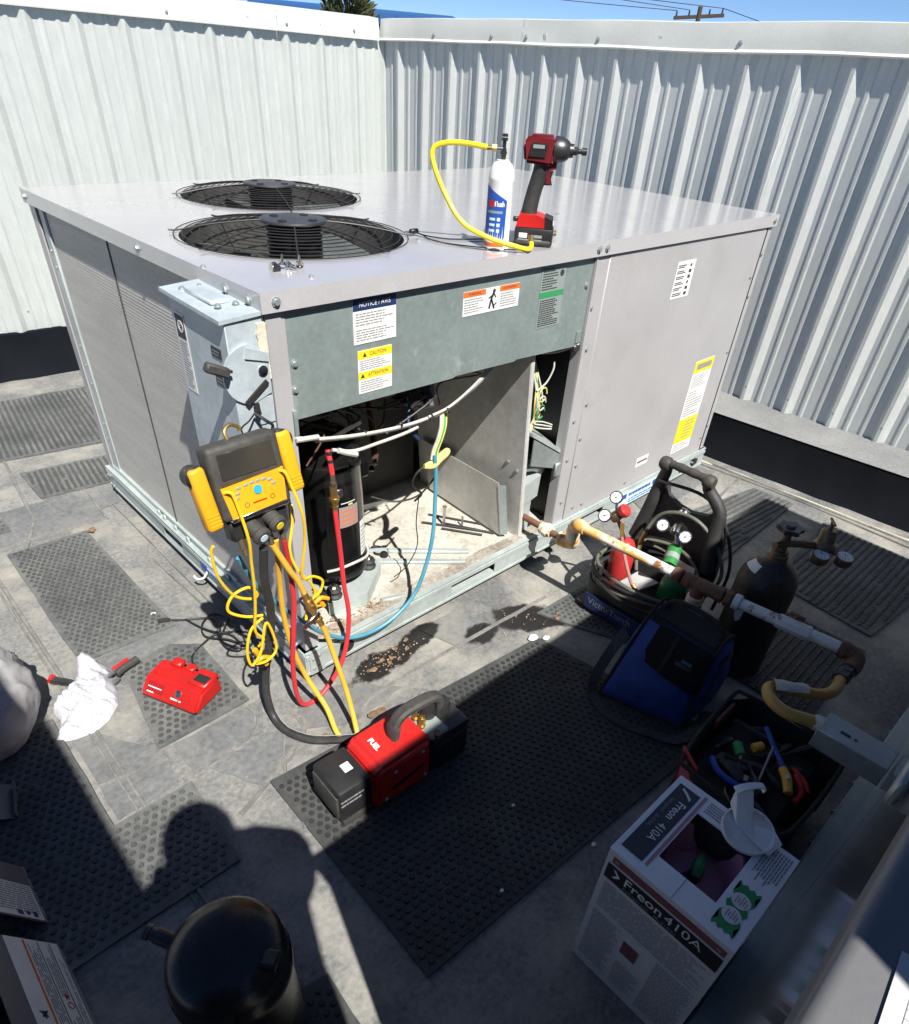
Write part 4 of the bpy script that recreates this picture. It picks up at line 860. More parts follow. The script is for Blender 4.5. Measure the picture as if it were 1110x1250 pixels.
bm = bmn(); cyl(bm, (cx, cy, ZT + .197), (cx, cy, ZT + .222), .0065, n=10); cyl(bm, (cx, cy, ZT + .210), (cx, cy, ZT + .216), .0085, n=6); cyl(bm, (cx, cy, ZT + .222), (cx, cy, ZT + .240), .0048, n=10); cyl(bm, (cx, cy, ZT + .238), (cx, cy, ZT + .244), .008, n=8); cyl(bm, (cx, cy, ZT + .246), (cx, cy, ZT + .252), .0075, n=8); obj('can_tap', bm, m_gun, t)
sd2 = V((-.70, .72, 0)).normalized()
bm = bmn(); pv = V((cx, cy, ZT + .222)); cyl(bm, pv, pv + sd2 * .02, .004, n=8); obj('tap_outlet', bm, m_chrome, t)
hz = ZT
t = thing('charging_hose', 'short bright yellow hose curling from the spray can tap over the lid edge', 'hose', (.7, .1, hz))
bm = bmn(); tube(bm, [pv + sd2 * .042, V((.690, .14, ZT + .227)), V((.655, .175, ZT + .226)), V((.632, .200, ZT + .213)), V((.628, .195, ZT + .18)), V((.642, .16, ZT + .115)), V((.660, .11, ZT + .06)), V((.70, .05, ZT + .032)), V((.755, .0, ZT + .015)), V((.785, -.012, ZT + .008)), V((.807, -.006, ZT + .012)), V((.815, .004, ZT + .022))], .0062, 10, 8); hs = obj('tube', bm, m_hyel2, t)
bm = bmn(); cyl(bm, pv + sd2 * .018, pv + sd2 * .030, .0085, n=6); cyl(bm, pv + sd2 * .030, pv + sd2 * .05, .0055, n=10); obj('fitting', bm, m_brass, t)
bm = bmn(); e_ = V((.815, .004, ZT + .022)); cyl(bm, e_, e_ + V((.002, .004, .014)), .0075, n=8); obj('fitting', bm, m_brass, t)
# impact driver, standing on its battery
dx, dy = .890, .068
t = thing('impact_driver', 'red and black cordless impact driver standing upright on the lid', 'impact driver', (dx, dy, ZT))
fa = math.atan2(-1.25, 1.0); T = Tz((dx, dy, ZT), fa) @ Mx.Scale(1.13, 4)       # local +x is the muzzle side
bm = bmn(); box(bm, (-.042, -.036, 0), (.052, .036, .040), .006, T=T, seg=2); bt = obj('battery', bm, m_black, t)
bm = bmn(); box(bm, (-.0385, -.039, .004), (.049, .039, .014), .003, T=T); obj('battery_base', bm, m_dust, bt)
for s, y in ((1, -.0364),):
    bm = bmn(); box(bm, (-.030, -.0372, .018), (-.010, -.0355, .028), T=T); obj('battery_print', bm, m_white, bt); bm = bmn(); box(bm, (.0, -.0372, .019), (.026, -.0355, .025), T=T); obj('battery_print', bm, m_lgrey, bt); bm = bmn(); box(bm, (-.032, -.0370, .013), (.026, -.0355, .0155), T=T); obj('battery_print', bm, m_lgrey, bt)
bm = bmn(); prism(bm, [T @ V(p) for p in ((-.040, -.034, .040), (.034, -.034, .040), (.030, -.034, .060), (.010, -.034, .066), (-.034, -.034, .066))], T.to_3x3() @ V((0, .068, 0))); obj('foot', bm, m_red, t)
bm = bmn(); prism(bm, [T @ V(p) for p in ((.030, -.035, .040), (.050, -.035, .040), (.047, -.035, .058), (.028, -.035, .064))], T.to_3x3() @ V((0, .070, 0))); obj('battery_latch', bm, m_black, t)
bm = bmn(); box(bm, (.0485, -.012, .044), (.0508, .012, .047), T=T); box(bm, (.0485, -.012, .050), (.0505, .002, .053), T=T); obj('latch_print', bm, m_white, t)
bm = bmn(); box(bm, (-.05, -.006, .046), (-.036, .008, .056), .002, T=T); obj('belt_hook', bm, m_gun, t)
bm = bmn(); tube(bm, [T @ V(p) for p in ((-.012, 0, .06), (-.012, 0, .075), (-.006, 0, .11), (.004, 0, .15), (.008, 0, .175))], lambda s: .0235 - .003 * math.sin(PI * s), 14); obj('grip', bm, m_blackr, t)
bm = bmn(); prism(bm, [T @ V(p) for p in ((-.036, -.026, .168), (.028, -.028, .164), (.036, -.029, .21), (.030, -.026, .222), (-.028, -.024, .222), (-.042, -.02, .205))], T.to_3x3() @ V((0, .054, 0))); bmesh.ops.bevel(bm, geom=bm.edges[:], offset=.007, segments=2, affect='EDGES'); hd = obj('motor_housing', bm, m_drill, t)
bm = bmn(); prism(bm, [T @ V(p) for p in ((-.026, -.0295, .182), (.012, -.0295, .180), (.016, -.0295, .205), (-.02, -.0295, .208))], T.to_3x3() @ V((0, .003, 0))); obj('housing_panel', bm, m_black, hd)
bm = bmn(); box(bm, (-.018, -.0305, .197), (.008, -.029, .204), T=T); obj('housing_print', bm, m_lgrey, hd)
bm = bmn(); q = T @ V((.030, 0, .195)); ax = (T.to_3x3() @ V((1, 0, 0))).normalized(); lathe(bm, [(0, 0), (.029, 0), (.030, .006), (.028, .022), (.021, .036), (.016, .040), (.015, .050), (0, .05)], q, ax, 24); obj('gear_case', bm, m_gun, t)
bm = bmn(); lathe(bm, [(0, .049), (.009, .049), (.010, .058), (.006, .063), (.006, .070), (0, .07)], q, ax, 14); cyl(bm, q + ax * .066, q + ax * .082, .0052, n=6); lathe(bm, [(0, .070), (.0085, .071), (.0085, .084), (0, .085)], q, ax, 12); obj('chuck', bm, m_gun, t)
bm = bmn(); prism(bm, [T @ V(p) for p in ((.016, -.008, .166), (.040, -.008, .170), (.040, -.008, .158), (.026, -.008, .155), (.030, -.008, .128), (.020, -.008, .128))], T.to_3x3() @ V((0, .016, 0))); obj('trigger_guard', bm, m_drill, t)
bm = bmn(); prism(bm, [T @ V(p) for p in ((.018, -.007, .155), (.034, -.007, .153), (.030, -.007, .138), (.034, -.007, .126), (.016, -.007, .125))], T.to_3x3() @ V((0, .014, 0))); obj('trigger', bm, m_black, t)
# brass valve fitting lying beside the driver
t = thing('pipe_fitting', 'small tarnished brass fitting lying on the lid behind the driver battery', 'fitting', (.975, .10, ZT))
q = V((.955, .125, ZT + .013)); bm = bmn(); cyl(bm, q, q + V((.05, -.03, 0)), .010, n=6); cyl(bm, q + V((.022, -.013, 0)), q + V((.022, -.013, .016)), .007, n=8); obj('body', bm, m_wirew, t); bm = bmn(); cyl(bm, q + V((.05, -.03, 0)), q + V((.064, -.038, 0)), .0075, n=10); obj('stem', bm, m_tarn, t)
# loose lid screws
offs = [(-.034, .01, 0), (-.022, .018, 0), (-.016, .004, 0), (-.005, .012, .004), (.004, .000, 0), (.010, .012, 0), (-.028, -.004, 0), (.034, .004, 0), (.040, .010, 0)]
for k, (a, b, c) in enumerate(offs):
    t = thing('loose_screw', 'loose shiny screw in the little pile near the lid corner' if k < 7 else 'loose shiny screw lying just right of the screw pile', 'screw', (.14 + a, .13 + b, ZT), 'loose screws on the lid corner')
    p = V((.14 + a, .13 + b, ZT + .006 + c)); an = k * 1.3; d_ = V((math.cos(an), math.sin(an), -.15)) if k not in (3, 7) else V((0.1, 0, 1))
    bm = bmn(); cyl(bm, p, p + d_ * .005, .0072, n=6); cyl(bm, p - d_ * .0008, p, .0095, n=10); obj('head', bm, m_chrome, t)
    bm = bmn(); cyl(bm, p + d_ * .005, p + d_ * .020, .0032, .0015, n=6); obj('shank', bm, m_chrome, t)
t = thing('probe_wire', 'thin black wire lying on the lid between the near fan and the spray can', 'wire', (.6, .3, ZT))
bm = bmn(); tube(bm, [(.655, .30, ZT + .012), (.665, .275, ZT + .006), (.69, .235, ZT + .003), (.72, .20, ZT + .003), (.80, .165, ZT + .003), (.84, .16, ZT + .003)], .0018, 5); tube(bm, [(.665, .275, ZT + .006), (.655, .23, ZT + .003), (.66, .17, ZT + .003), (.70, .10, ZT + .003), (.755, .035, ZT + .003), (.80, .01, ZT + .003)], .0016, 5); obj('strand', bm, m_wire, t)
bm = bmn(); box(bm, (.64, .292, ZT + .006), (.668, .306, ZT + .018), .003); obj('clip', bm, m_black, t)
# ---- digital manifold hung at the corner
t = thing('digital_manifold', 'yellow and black digital refrigerant manifold hanging at the unit corner', 'manifold gauge', (-.14, -.12, .78))
TM = fr((-.143, -.105, .787), (1, .03, 0), (0, .22, 1)) @ Mx.Scale(.87, 4)       # local x right, y up, z towards viewer
bm = bmn(); box(bm, (-.098, -.075, -.03), (.092, .108, .028), .014, T=TM, seg=3); bd = obj('body', bm, m_dust, t)
bm = bmn(); prism(bm, [TM @ V(p) for p in ((-.078, -.068, .0285), (.072, -.064, .0285), (.082, .018, .0285), (-.088, .012, .0285))], TM.to_3x3() @ V((0, 0, .005))); fp = obj('face_panel', bm, m_amber, bd)
bm = bmn(); box(bm, (-.075, .026, .027), (.070, .090, .0305), .002, T=TM); obj('screen', bm, m_screen, bd)
bm = bmn(); box(bm, (-.079, .015, .028), (.074, .0225, .0315), T=TM); obj('screen_trim', bm, m_tarn, bd)
bm = bmn(); box(bm, (-.080, -.078, .015), (.078, -.064, .034), .003, T=TM); obj('metal_bar', bm, m_chrome, bd)
for k, (a, b) in enumerate(((-.045, .002), (-.025, .004), (-.008, .005), (.008, .005), (.024, .004), (-.05, -.010), (.040, -.002), (-.055, -.021), (.047, -.013))):
    bm = bmn(); box(bm, (a - .0065, b - .0032, .033), (a + .0065, b + .0032, .0355), .0012, T=TM); obj('button', bm, m_lgrey, bd)
bm = bmn(); cyl(bm, TM @ V((.002, -.015, .033)), TM @ V((.002, -.015, .0365)), .0095, n=18); obj('button', bm, m_cyan, bd)
bm = bmn(); rect(bm, -.018, -.0465, .020, -.0425, .0338); obj('face_print', bm, m_red, bd, TM)
bm = bmn()
for a in (-.034, .036): lathe(bm, [(.005, 0), (.0066, 0), (.0066, .0004), (.005, .0004), (.005, 0)], (a, -.044, .0336), n=12)
obj('face_print', bm, m_tarn, bd, TM)
for s, dxx, dyy in ((-1, -.122, -.006), (1, .113, .018)):
    Th = TM @ Mx.Translation((dxx, dyy, .0)) @ Mx.Rotation(.06, 4, 'Z'); bm = bmn(); box(bm, (-.020, -.078, -.014), (.020, .078, .026), .010, T=Th, seg=3); ar = obj('clamp_arm', bm, m_amber, bd)
    bm = bmn(); lathe(bm, [(0, -.02), (.022, -.02), (.024, .012), (.02, .016), (0, .016)], Th @ V((0, .055, 0)), Th.to_3x3() @ V((0, 0, 1)), 16); obj('pivot', bm, m_black, bd)
    for k in range(4):
        bm = bmn(); box(bm, (-.015, -.066 + k * .0085, .0255), (.015, -.0625 + k * .0085, .0275), T=Th); obj('arm_rib', bm, m_amber, bd)
bm = bmn(); tube(bm, [TM @ V(p) for p in ((-.02, .105, -.01), (-.02, .125, -.015), (.0, .135, -.02), (.02, .125, -.02), (.02, .115, -.02))], .0045, 8); obj('hook', bm, m_brass, t)
bm = bmn(); box(bm, (-.085, -.135, -.03), (.080, -.074, .012), .008, T=TM); obj('valve_block', bm, m_black, t)
for k, (a, b, m_) in enumerate(((-.028, -.105, m_ltblu), (.022, -.090, m_hyel2))):
    bm = bmn(); p = TM @ V((a, b, .0)); d_ = (TM.to_3x3() @ V((.12, -.55, 1))).normalized(); lathe(bm, [(0, 0), (.016, 0), (.019, .004), (.018, .034), (.021, .038), (.021, .046), (.017, .050), (0, .05)], p, d_, 12); kb = obj('knob', bm, m_dust, t)
    bm = bmn(); lathe(bm, [(0, .0498), (.0095, .0498), (.0095, .0512), (0, .0512)], p, d_, 14); obj('knob_cap', bm, m_, kb)
for a in (-.06, -.01, .015, .05):
    bm = bmn(); cyl(bm, TM @ V((a, -.13, .0)), TM @ V((a, -.158, .004)), .0085, n=6); cyl(bm, TM @ V((a, -.150, .003)), TM @ V((a, -.175, .006)), .0065, n=10); obj('port', bm, m_tarn, t)
for pts in ([TM @ V((-.083, .002, .034)), TM @ V((-.075, .004, .044)), TM @ V((-.066, -.015, .046)), V((-.19, -.16, .69)), V((-.188, -.15, .62)), V((-.187, -.14, .54)), V((-.19, -.13, .47)), V((-.195, -.12, .40)), V((-.175, -.115, .36)), V((-.185, -.10, .33))],
            [V((-.245, -.1, .66)), V((-.25, -.095, .64)), V((-.245, -.09, .57)), V((-.215, -.085, .50)), V((-.175, -.085, .47)), V((-.16, -.09, .48)), V((-.18, -.09, .51)), V((-.22, -.085, .50)), V((-.235, -.08, .46)), V((-.20, -.09, .43)), V((-.16, -.10, .42))],
            [V((-.17, -.12, .43)), V((-.205, -.12, .41)), V((-.225, -.12, .35)), V((-.22, -.12, .30)), V((-.19, -.12, .33)), V((-.165, -.12, .41)), V((-.15, -.12, .36)), V((-.15, -.12, .31)), V((-.18, -.12, .29)), V((-.21, -.11, .29))],
            [TM @ V((.070, .010, .034)), TM @ V((.076, .008, .046)), TM @ V((.084, -.02, .046)), V((-.055, -.16, .70)), V((-.05, -.15, .62)), V((-.06, -.14, .54)), V((-.055, -.13, .50)), V((-.02, -.12, .485)), V((.005, -.12, .46)), V((-.005, -.12, .43)), V((-.03, -.12, .415)), V((-.02, -.12, .39)), V((.0, -.11, .375))],
            [V((-.045, -.10, .69)), V((-.05, -.10, .64)), V((-.07, -.11, .58)), V((-.06, -.12, .52)), V((-.03, -.12, .47)), V((-.02, -.12, .43)), V((-.045, -.12, .40)), V((-.06, -.13, .37))]):
    bm = bmn(); tube(bm, pts, .0036, 7); obj('sensor_cable', bm, m_cyel, t)
for p in (V((-.185, -.10, .29)), V((-.005, -.11, .40))):
    bm = bmn(); tube(bm, [p + V((-.012, 0, .035)), p, p + V((.012, .0, -.03))], .0075, 8); tube(bm, [p + V((-.02, -.01, 0)), p + V((.0, -.012, .01)), p + V((.022, -.01, -.005))], .006, 7); obj('pipe_clamp', bm, m_amber, t); bm = bmn(); box(bm, p + V((-.01, -.004, -.035)), p + V((.028, .022, .004)), .005); obj('clamp_jaw', bm, m_black, t)
# hoses
def hose(label, pts, r, mat, fits=(), loc=(0, 0, 0), extra=None):
    t = thing('refrigerant_hose', label, 'hose', loc); bm = bmn(); tube(bm, pts, r, 10, 8); obj('tube', bm, mat, t)
    for a, b, rr in fits:
        bm = bmn(); a = V(a); b = V(b); cyl(bm, a, b, rr, n=10); cyl(bm, a.lerp(b, .3), a.lerp(b, .55), rr * 1.45, n=6); obj('fitting', bm, m_brass, t)
    return t
P0 = TM @ V((-.01, -.175, .006))
hose('thick black hose with a white stripe running from the manifold to the vacuum pump', [P0, V((-.150, -.12, .54)), V((-.142, -.11, .45)), V((-.138, -.085, .35)), V((-.15, -.06, .24)), V((-.165, -.05, .12)), V((-.168, -.07, .035)), V((-.165, -.13, .016)), V((-.135, -.20, .016)), V((-.085, -.248, .018)), V((-.03, -.295, .03)), V((.0, -.335, .06)), V((.012, -.365, .095))], .0105, m_blackr, [((.008, -.36, .092), (.028, -.392, .105), .009)])
bm = bmn(); tube(bm, [V((-.1575, -.068, .041)), V((-.156, -.127, .0245)), V((-.128, -.192, .0255)), V((-.078, -.241, .027)), V((-.028, -.288, .039))], .0013, 5); st = COL.objects[-1] if False else obj('hose_stripe', bm, m_lgrey, [o for o in COL.objects if o.name.startswith('refrigerant_hose')][-1])
t = hose('red hose looping from the manifold over the ground and up to the compressor line', [TM @ V((.05, -.175, .006)), V((-.085, -.125, .54)), V((-.082, -.12, .44)), V((-.09, -.11, .33)), V((-.10, -.10, .2)), V((-.095, -.09, .085)), V((-.075, -.085, .022)), V((-.035, -.083, .012)), V((.02, -.075, .03)), V((.075, -.07, .09)), V((.105, -.065, .17)), V((.118, -.06, .26)), V((.115, -.05, .35)), V((.117, -.04, .46)), V((.116, -.03, .585))], .0068, m_hred)
for nm, a, b, r_, m_ in (('fitting', .585, .61, .0075, m_brass), ('valve_body', .605, .655, .0105, m_brass), ('fitting', .65, .685, .007, m_tarn)):
    bm = bmn(); cyl(bm, (.116, -.03, a), (.118, -.026, b), r_, n=10); cyl(bm, (.116, -.03, a + .008), (.116, -.03, a + .016), r_ * 1.3, n=6); obj(nm, bm, m_, t)
bm = bmn(); box(bm, (.124, -.034, .615), (.142, -.028, .640), .003); obj('valve_lever', bm, m_gun, t)
bm = bmn(); tube(bm, [(.118, -.026, .685), (.118, -.02, .72), (.120, -.01, .745)], .0068, 10); obj('upper_tube', bm, m_hred, t)
bm = bmn(); cyl(bm, (.118, -.022, .715), (.1185, -.02, .722), .0073, n=10); cyl(bm, (.119, -.018, .735), (.1195, -.016, .742), .0073, n=10); obj('black_band', bm, m_black, t)
va, vb = V((-.068, -.15, .475)), V((-.045, -.155, .395))
t = hose('yellow hose hanging from the manifold valve down to the ground and back', [TM @ V((.015, -.175, .006)), V((-.10, -.15, .56)), V((-.082, -.15, .52)), va], .0072, m_hyel, [(vb, vb + V((.012, -.005, -.035)), .008)])
bm = bmn(); tube(bm, [vb + V((.010, -.004, -.03)), V((-.022, -.165, .31)), V((-.01, -.18, .22)), V((-.005, -.21, .13)), V((-.015, -.255, .05)), V((-.03, -.285, .015)), V((-.055, -.275, .012)), V((-.06, -.23, .015)), V((-.045, -.16, .05)), V((-.06, -.10, .13)), V((-.085, -.085, .25)), V((-.10, -.09, .38)), V((-.105, -.105, .50)), TM @ V((.03, -.17, 0))], .0072, 10, 8); obj('lower_tube', bm, m_hyel, t)
bm = bmn(); cyl(bm, va, vb, .0085, n=10); m0 = va.lerp(vb, .5); cyl(bm, va.lerp(vb, .3), va.lerp(vb, .75), .0125, n=10); cyl(bm, m0, m0 + V((.0, -.018, .0)), .006, n=8); obj('ball_valve', bm, m_brass, t)
bm = bmn(); box(bm, (-.045, -.004, -.0065), (.012, .004, .0065), .002, T=Mx.Translation(vb + V((-.008, -.016, .012))) @ Mx.Rotation(-.5, 4, 'Y')); obj('valve_lever', bm, m_chrome, t)
t = hose('blue hose sagging out of the open bay across the skid rail', [(.478, -.012, .625), (.478, -.02, .57), (.470, -.03, .48), (.452, -.045, .38), (.420, -.055, .29), (.37, -.06, .20), (.29, -.058, .145), (.20, -.05, .125), (.11, -.045, .15), (.03, -.048, .22), (-.03, -.055, .30), (-.085, -.05, .38), (-.135, -.06, .46), (-.17, -.08, .54), (-.19, -.09, .60)], .0062, m_hblu)
# ---- vacuum pump on the ground
t = thing('vacuum_pump', 'red and black cordless vacuum pump with carry handle at the edge of the shade', 'vacuum pump', (0, -.44, 0))
TV = Tz((-.012, -.437, .008), -.04)
def pbox(name, lo, hi, bev, mat, par, T=TV, seg=2):
    bm = bmn(); box(bm, lo, hi, bev, T=T, seg=seg); return obj(name, bm, mat, par)
bt = pbox('battery', (-.215, -.062, .03), (-.118, .062, .145), .012, m_black, t)
pbox('battery_band', (-.219, -.055, .045), (-.20, .055, .125), .004, m_dust, bt); pbox('battery_foot', (-.205, -.058, .0), (-.12, .058, .035), .006, m_dust, bt)
bm = bmn(); rect(bm, -.165, -.015, -.142, .012, .1456); obj('rating_sticker', bm, m_label, bt, TV)
bm = bmn(); lines(bm, -.21, .0, -.13, .03, 2, z=0); obj('battery_print', bm, m_greyink, bt, TV @ Mx.Translation((0, -.0626, .09)) @ Mx.Rotation(PI / 2, 4, 'X'))
bm = bmn(); prism(bm, [TV @ V(p) for p in ((-.118, -.068, .0), (-.118, -.068, .125), (-.095, -.068, .15), (.062, -.068, .158), (.066, -.068, .0))], TV.to_3x3() @ V((0, .136, 0))); bmesh.ops.bevel(bm, geom=bm.edges[:], offset=.010, segments=2, affect='EDGES'); rb = obj('pump_body', bm, m_red, t)
bm = bmn(); prism(bm, [TV @ V(p) for p in ((-.105, -.072, .02), (-.085, -.072, .10), (-.065, -.072, .135), (.05, -.072, .145), (.055, -.072, .02))], TV.to_3x3() @ V((0, .006, 0))); obj('side_panel', bm, m_red, rb)
bm = bmn(); prism(bm, [TV @ V(p) for p in ((-.072, -.0735, .062), (-.06, -.0735, .05), (.03, -.0735, .068), (.036, -.0735, .082))], TV.to_3x3() @ V((0, .003, 0))); obj('side_slot', bm, m_black, rb)
for x, z in ((-.055, .118), (.03, .13), (-.085, .03), (.04, .03)): screw(TV @ V((x, -.0722, z)), (0, -1, 0), rb, .6, me_screw)
text('FUEL', .019, TV @ fr((-.066, .026, .1575), (0, -1, 0), (1, 0, .06)), m_white, rb, bold=.0008)
mo = pbox('motor_housing', (.068, -.064, .0), (.200, .064, .132), .012, m_gun, t)
pbox('oil_window_panel', (.082, -.067, .012), (.19, -.062, .10), .003, m_black, mo)
for k in range(10):
    bm = bmn(); box(bm, (.088 + k * .0098, -.0685, .02), (.092 + k * .0098, -.0665, .092), T=TV); obj('cooling_fin', bm, m_gun, mo)
bm = bmn(); box(bm, (.066, -.06, .125), (.13, .06, .140), .006, T=TV); obj('valve_plate', bm, m_lgrey, t)
for x, y, r_, h in ((.112, .012, .022, .045), (.150, .0, .024, .05)):
    bm = bmn(); lathe(bm, [(0, 0), (r_ * .8, 0), (r_, .006), (r_, h - .012), (r_ * .85, h), (0, h)], TV @ V((x, y, .130)), (0, 0, 1), 14); obj('oil_cap', bm, m_black, t)
for x, y in ((.078, .02), (.085, .0), (.074, -.012)):
    bm = bmn(); cyl(bm, TV @ V((x, y, .138)), TV @ V((x + .002, y + .004, .158)), .0075, n=8); cyl(bm, TV @ V((x, y, .14)), TV @ V((x, y, .146)), .011, n=6); obj('inlet_port', bm, m_brass, t)
bm = bmn(); cyl(bm, TV @ V((.092, -.055, .13)), TV @ V((.092, -.055, .142)), .011, n=12); obj('gas_ballast', bm, m_tarn, t)
hp = [(-.012, .0, .150), (-.008, .0, .185), (.006, .0, .212), (.03, .0, .222), (.08, .0, .222), (.118, .0, .215), (.135, .0, .20), (.14, .0, .16)]
bm = bmn(); P = spline(hp, 6); ls = []
for i, p in enumerate(P):
    d_ = (P[min(i + 1, len(P) - 1)] - P[max(i - 1, 0)]).normalized(); n_ = d_.cross(V((0, 1, 0))).normalized(); a, b = .0115, .021 if i < 8 else .017
    ls.append([bm.verts.new(p + n_ * x_ * a + V((0, y_ * b, 0))) for x_, y_ in ((-1, -.6), (-.5, -1), (.5, -1), (1, -.6), (1, .6), (.5, 1), (-.5, 1), (-1, .6))])
rings(bm, ls); obj('carry_handle', bm, m_dust, t, TV)
# ---- red battery charger and its cord
t = thing('battery_charger', 'bright red battery charger lying on the small mat beside the white rag', 'battery charger', (-.31, .2, 0))
TC = Tz((-.318, .197, .009), math.atan2(.125, .205))    # local x along the long front edge to the right; y away
TC = fr((-.316, .198, .009), (.085, -.19, 0), (.19, .085, 0))
bm = bmn(); prism(bm, [TC @ V(p) for p in ((-.10, -.058, .0), (-.10, -.054, .018), (-.10, -.02, .052), (-.10, .045, .058), (-.10, .062, .040), (-.10, .062, .0))], TC.to_3x3() @ V((.20, 0, 0))); bmesh.ops.bevel(bm, geom=bm.edges[:], offset=.007, segments=2, affect='EDGES'); cb = obj('shell', bm, m_redch, t)
bm = bmn(); box(bm, (-.096, -.056, -.003), (.096, .060, .006), T=TC); obj('base', bm, m_black, t)
bm = bmn(); box(bm, (-.06, .035, .052), (-.022, .066, .070), .005, T=TC); box(bm, (-.012, .038, .052), (.02, .066, .064), .004, T=TC); box(bm, (.03, -.0, .050), (.095, .066, .062), .005, T=TC); obj('battery_dock', bm, m_redch, t)
bm = bmn(); box(bm, (.045, .012, .0615), (.088, .040, .0635), T=TC); obj('dock_panel', bm, m_black, t)
TS = TC @ fr((-.10, -.054, .018), (1, 0, 0), (0, .034, .034))   # slanted face
for r_ in range(2):
    for k in range(7):
        bm = bmn(); x = .018 + k * .0085; y = .030 - r_ * .019; prism(bm, [TS @ V(p) for p in ((x, y - .006, -.0005), (x + .0032, y - .006, -.0005), (x + .0062, y + .006, -.0005), (x + .003, y + .006, -.0005))], TS.to_3x3() @ V((0, 0, .0012))); obj('vent', bm, m_drill, t)
bm = bmn(); rect(bm, .02, .0185, .068, .0215, .0008); rect(bm, .02, .003, .045, .007, .0006); rect(bm, .105, .006, .13, .0105, .0006); rect(bm, .135, .006, .142, .010, .0006); obj('shell_print', bm, m_mauve if False else m_label, t, TS)
bm = bmn(); lathe(bm, [(0, 0), (.011, 0), (.011, .0015), (.006, .003), (0, .003)], TS @ V((.125, .027, 0)), TS.to_3x3() @ V((0, 0, 1)), 14); obj('indicator', bm, m_chrome, t)
cz = .0095
bm = bmn(); tube(bm, [(-.242, .270, .02), (-.235, .295, .022), (-.215, .33, cz), (-.17, .355, cz), (-.12, .37, cz), (-.085, .34, cz), (-.08, .28, cz), (-.10, .245, .02), (-.125, .28, .016), (-.12, .34, .018), (-.09, .40, cz), (-.10, .46, cz), (-.16, .50, cz), (-.20, .53, cz)], .0032, 6, 8); obj('cord', bm, m_wire, t)
bm = bmn(); tube(bm, [(-.16, .50, .012), (-.14, .42, .016), (-.11, .36, .02), (-.06, .34, cz), (-.03, .30, cz), (-.06, .25, cz), (-.10, .26, .018), (-.12, .33, .012), (-.08, .38, .014), (-.05, .42, cz), (-.08, .47, cz), (-.13, .44, .014), (-.15, .38, .012), (-.10, .31, .016), (-.07, .24, cz), (-.085, .20, cz), (-.10, .19, cz)], .0032, 6, 8); obj('cord', bm, m_wire, t)
bm = bmn(); tube(bm, [(-.20, .53, cz), (-.215, .538, .012), (-.235, .545, .014)], .008, 8); obj('plug', bm, m_black, t); bm = bmn(); cyl(bm, (-.10, .19, .004), (-.10, .19, .028), .014, n=12); obj('plug', bm, m_black, t)
# ---- rag and pliers, bag on the left
t = thing('pliers', 'adjustable pliers with red and black grips sticking out from under the white rag', 'pliers', (-.47, .4, 0))
bm = bmn(); tube(bm, [(-.585, .475, .02), (-.555, .44, .02), (-.53, .40, .02), (-.50, .365, .02)], .011, 8); obj('jaw', bm, m_gun, t)
bm = bmn(); tube(bm, [(-.578, .487, .022), (-.590, .470, .022)], .010, 8, smooth=False); obj('jaw_tip', bm, m_red, t)
bm = bmn(); tube(bm, [(-.50, .365, .02), (-.46, .375, .03), (-.43, .385, .03)], .006, 8); obj('shank', bm, m_steel, t)
bm = bmn(); tube(bm, [(-.435, .375, .026), (-.41, .385, .028), (-.375, .395, .026), (-.36, .40, .026)], lambda s: .012 - .003 * (s > .95), 10); obj('grip', bm, m_dust, t)
bm = bmn(); tube(bm, [(-.436, .392, .030), (-.41, .398, .034), (-.385, .405, .033)], .0075, 8); obj('grip_inlay', bm, m_red, t)
bm = bmn(); tube(bm, [(-.50, .365, .02), (-.46, .352, .018), (-.435, .362, .018)], .006, 8); obj('shank', bm, m_steel, t)
# rag: a crumpled cloth as a height field inside its outline
out = [(-.655, .245), (-.632, .285), (-.618, .32), (-.625, .362), (-.60, .395), (-.56, .405), (-.535, .44), (-.515, .485), (-.475, .497), (-.452, .475), (-.44, .43), (-.445, .385), (-.455, .33), (-.475, .275), (-.515, .235), (-.56, .215), (-.61, .222)]
bm = bmn(); N = 90; G = {}
def ragz(x, y, e):
    q = V((x * 22, y * 22, 0)); r_ = abs(mnoise.noise(q * .7)) * 1.2 + 1.0 * abs(mnoise.noise(V((x * 45 + y * 25, y * 14, 3)))) + .5 * abs(mnoise.noise(V((x * 90 - y * 40, y * 50, 7))))
    m = min(1, e / .022); h = m ** .5
    bumpz = .050 * math.exp(-(((x + .485) / .035) ** 2 + ((y - .455) / .04) ** 2)) + .020 * math.exp(-(((x + .52) / .06) ** 2 + ((y - .36) / .06) ** 2)) + .018 * math.exp(-(((x + .59) / .05) ** 2 + ((y - .40) / .04) ** 2))
    return .004 + h * (.010 + bumpz + .020 * r_)
for i in range(N + 1):
    for j in range(N + 1):
        x = -.68 + .26 * i / N; y = .20 + .31 * j / N
        if inside((x, y), out): G[i, j] = bm.verts.new((x, y, ragz(x, y, edged((x, y), out))))
for (i, j) in list(G):
    if all(k in G for k in ((i + 1, j), (i, j + 1), (i + 1, j + 1))): bm.faces.new((G[i, j], G[i + 1, j], G[i + 1, j + 1], G[i, j + 1]))
bnd = [v for v in bm.verts if v.is_boundary]
for v in bnd:     # pull the rim onto the outline so that no grid steps show
    best = None
    for k in range(len(out)):
        a = V((*out[k], 0)); b = V((*out[k - 1], 0)); q = V((v.co.x, v.co.y, 0)); ab = b - a; s = max(0, min(1, (q - a).dot(ab) / ab.length_squared)); c = a + ab * s
        if best is None or (c - q).length < (best - q).length: best = c
    v.co.x, v.co.y, v.co.z = best.x, best.y, .002
for v in list(bm.verts):
    if not v.link_faces: bm.verts.remove(v)
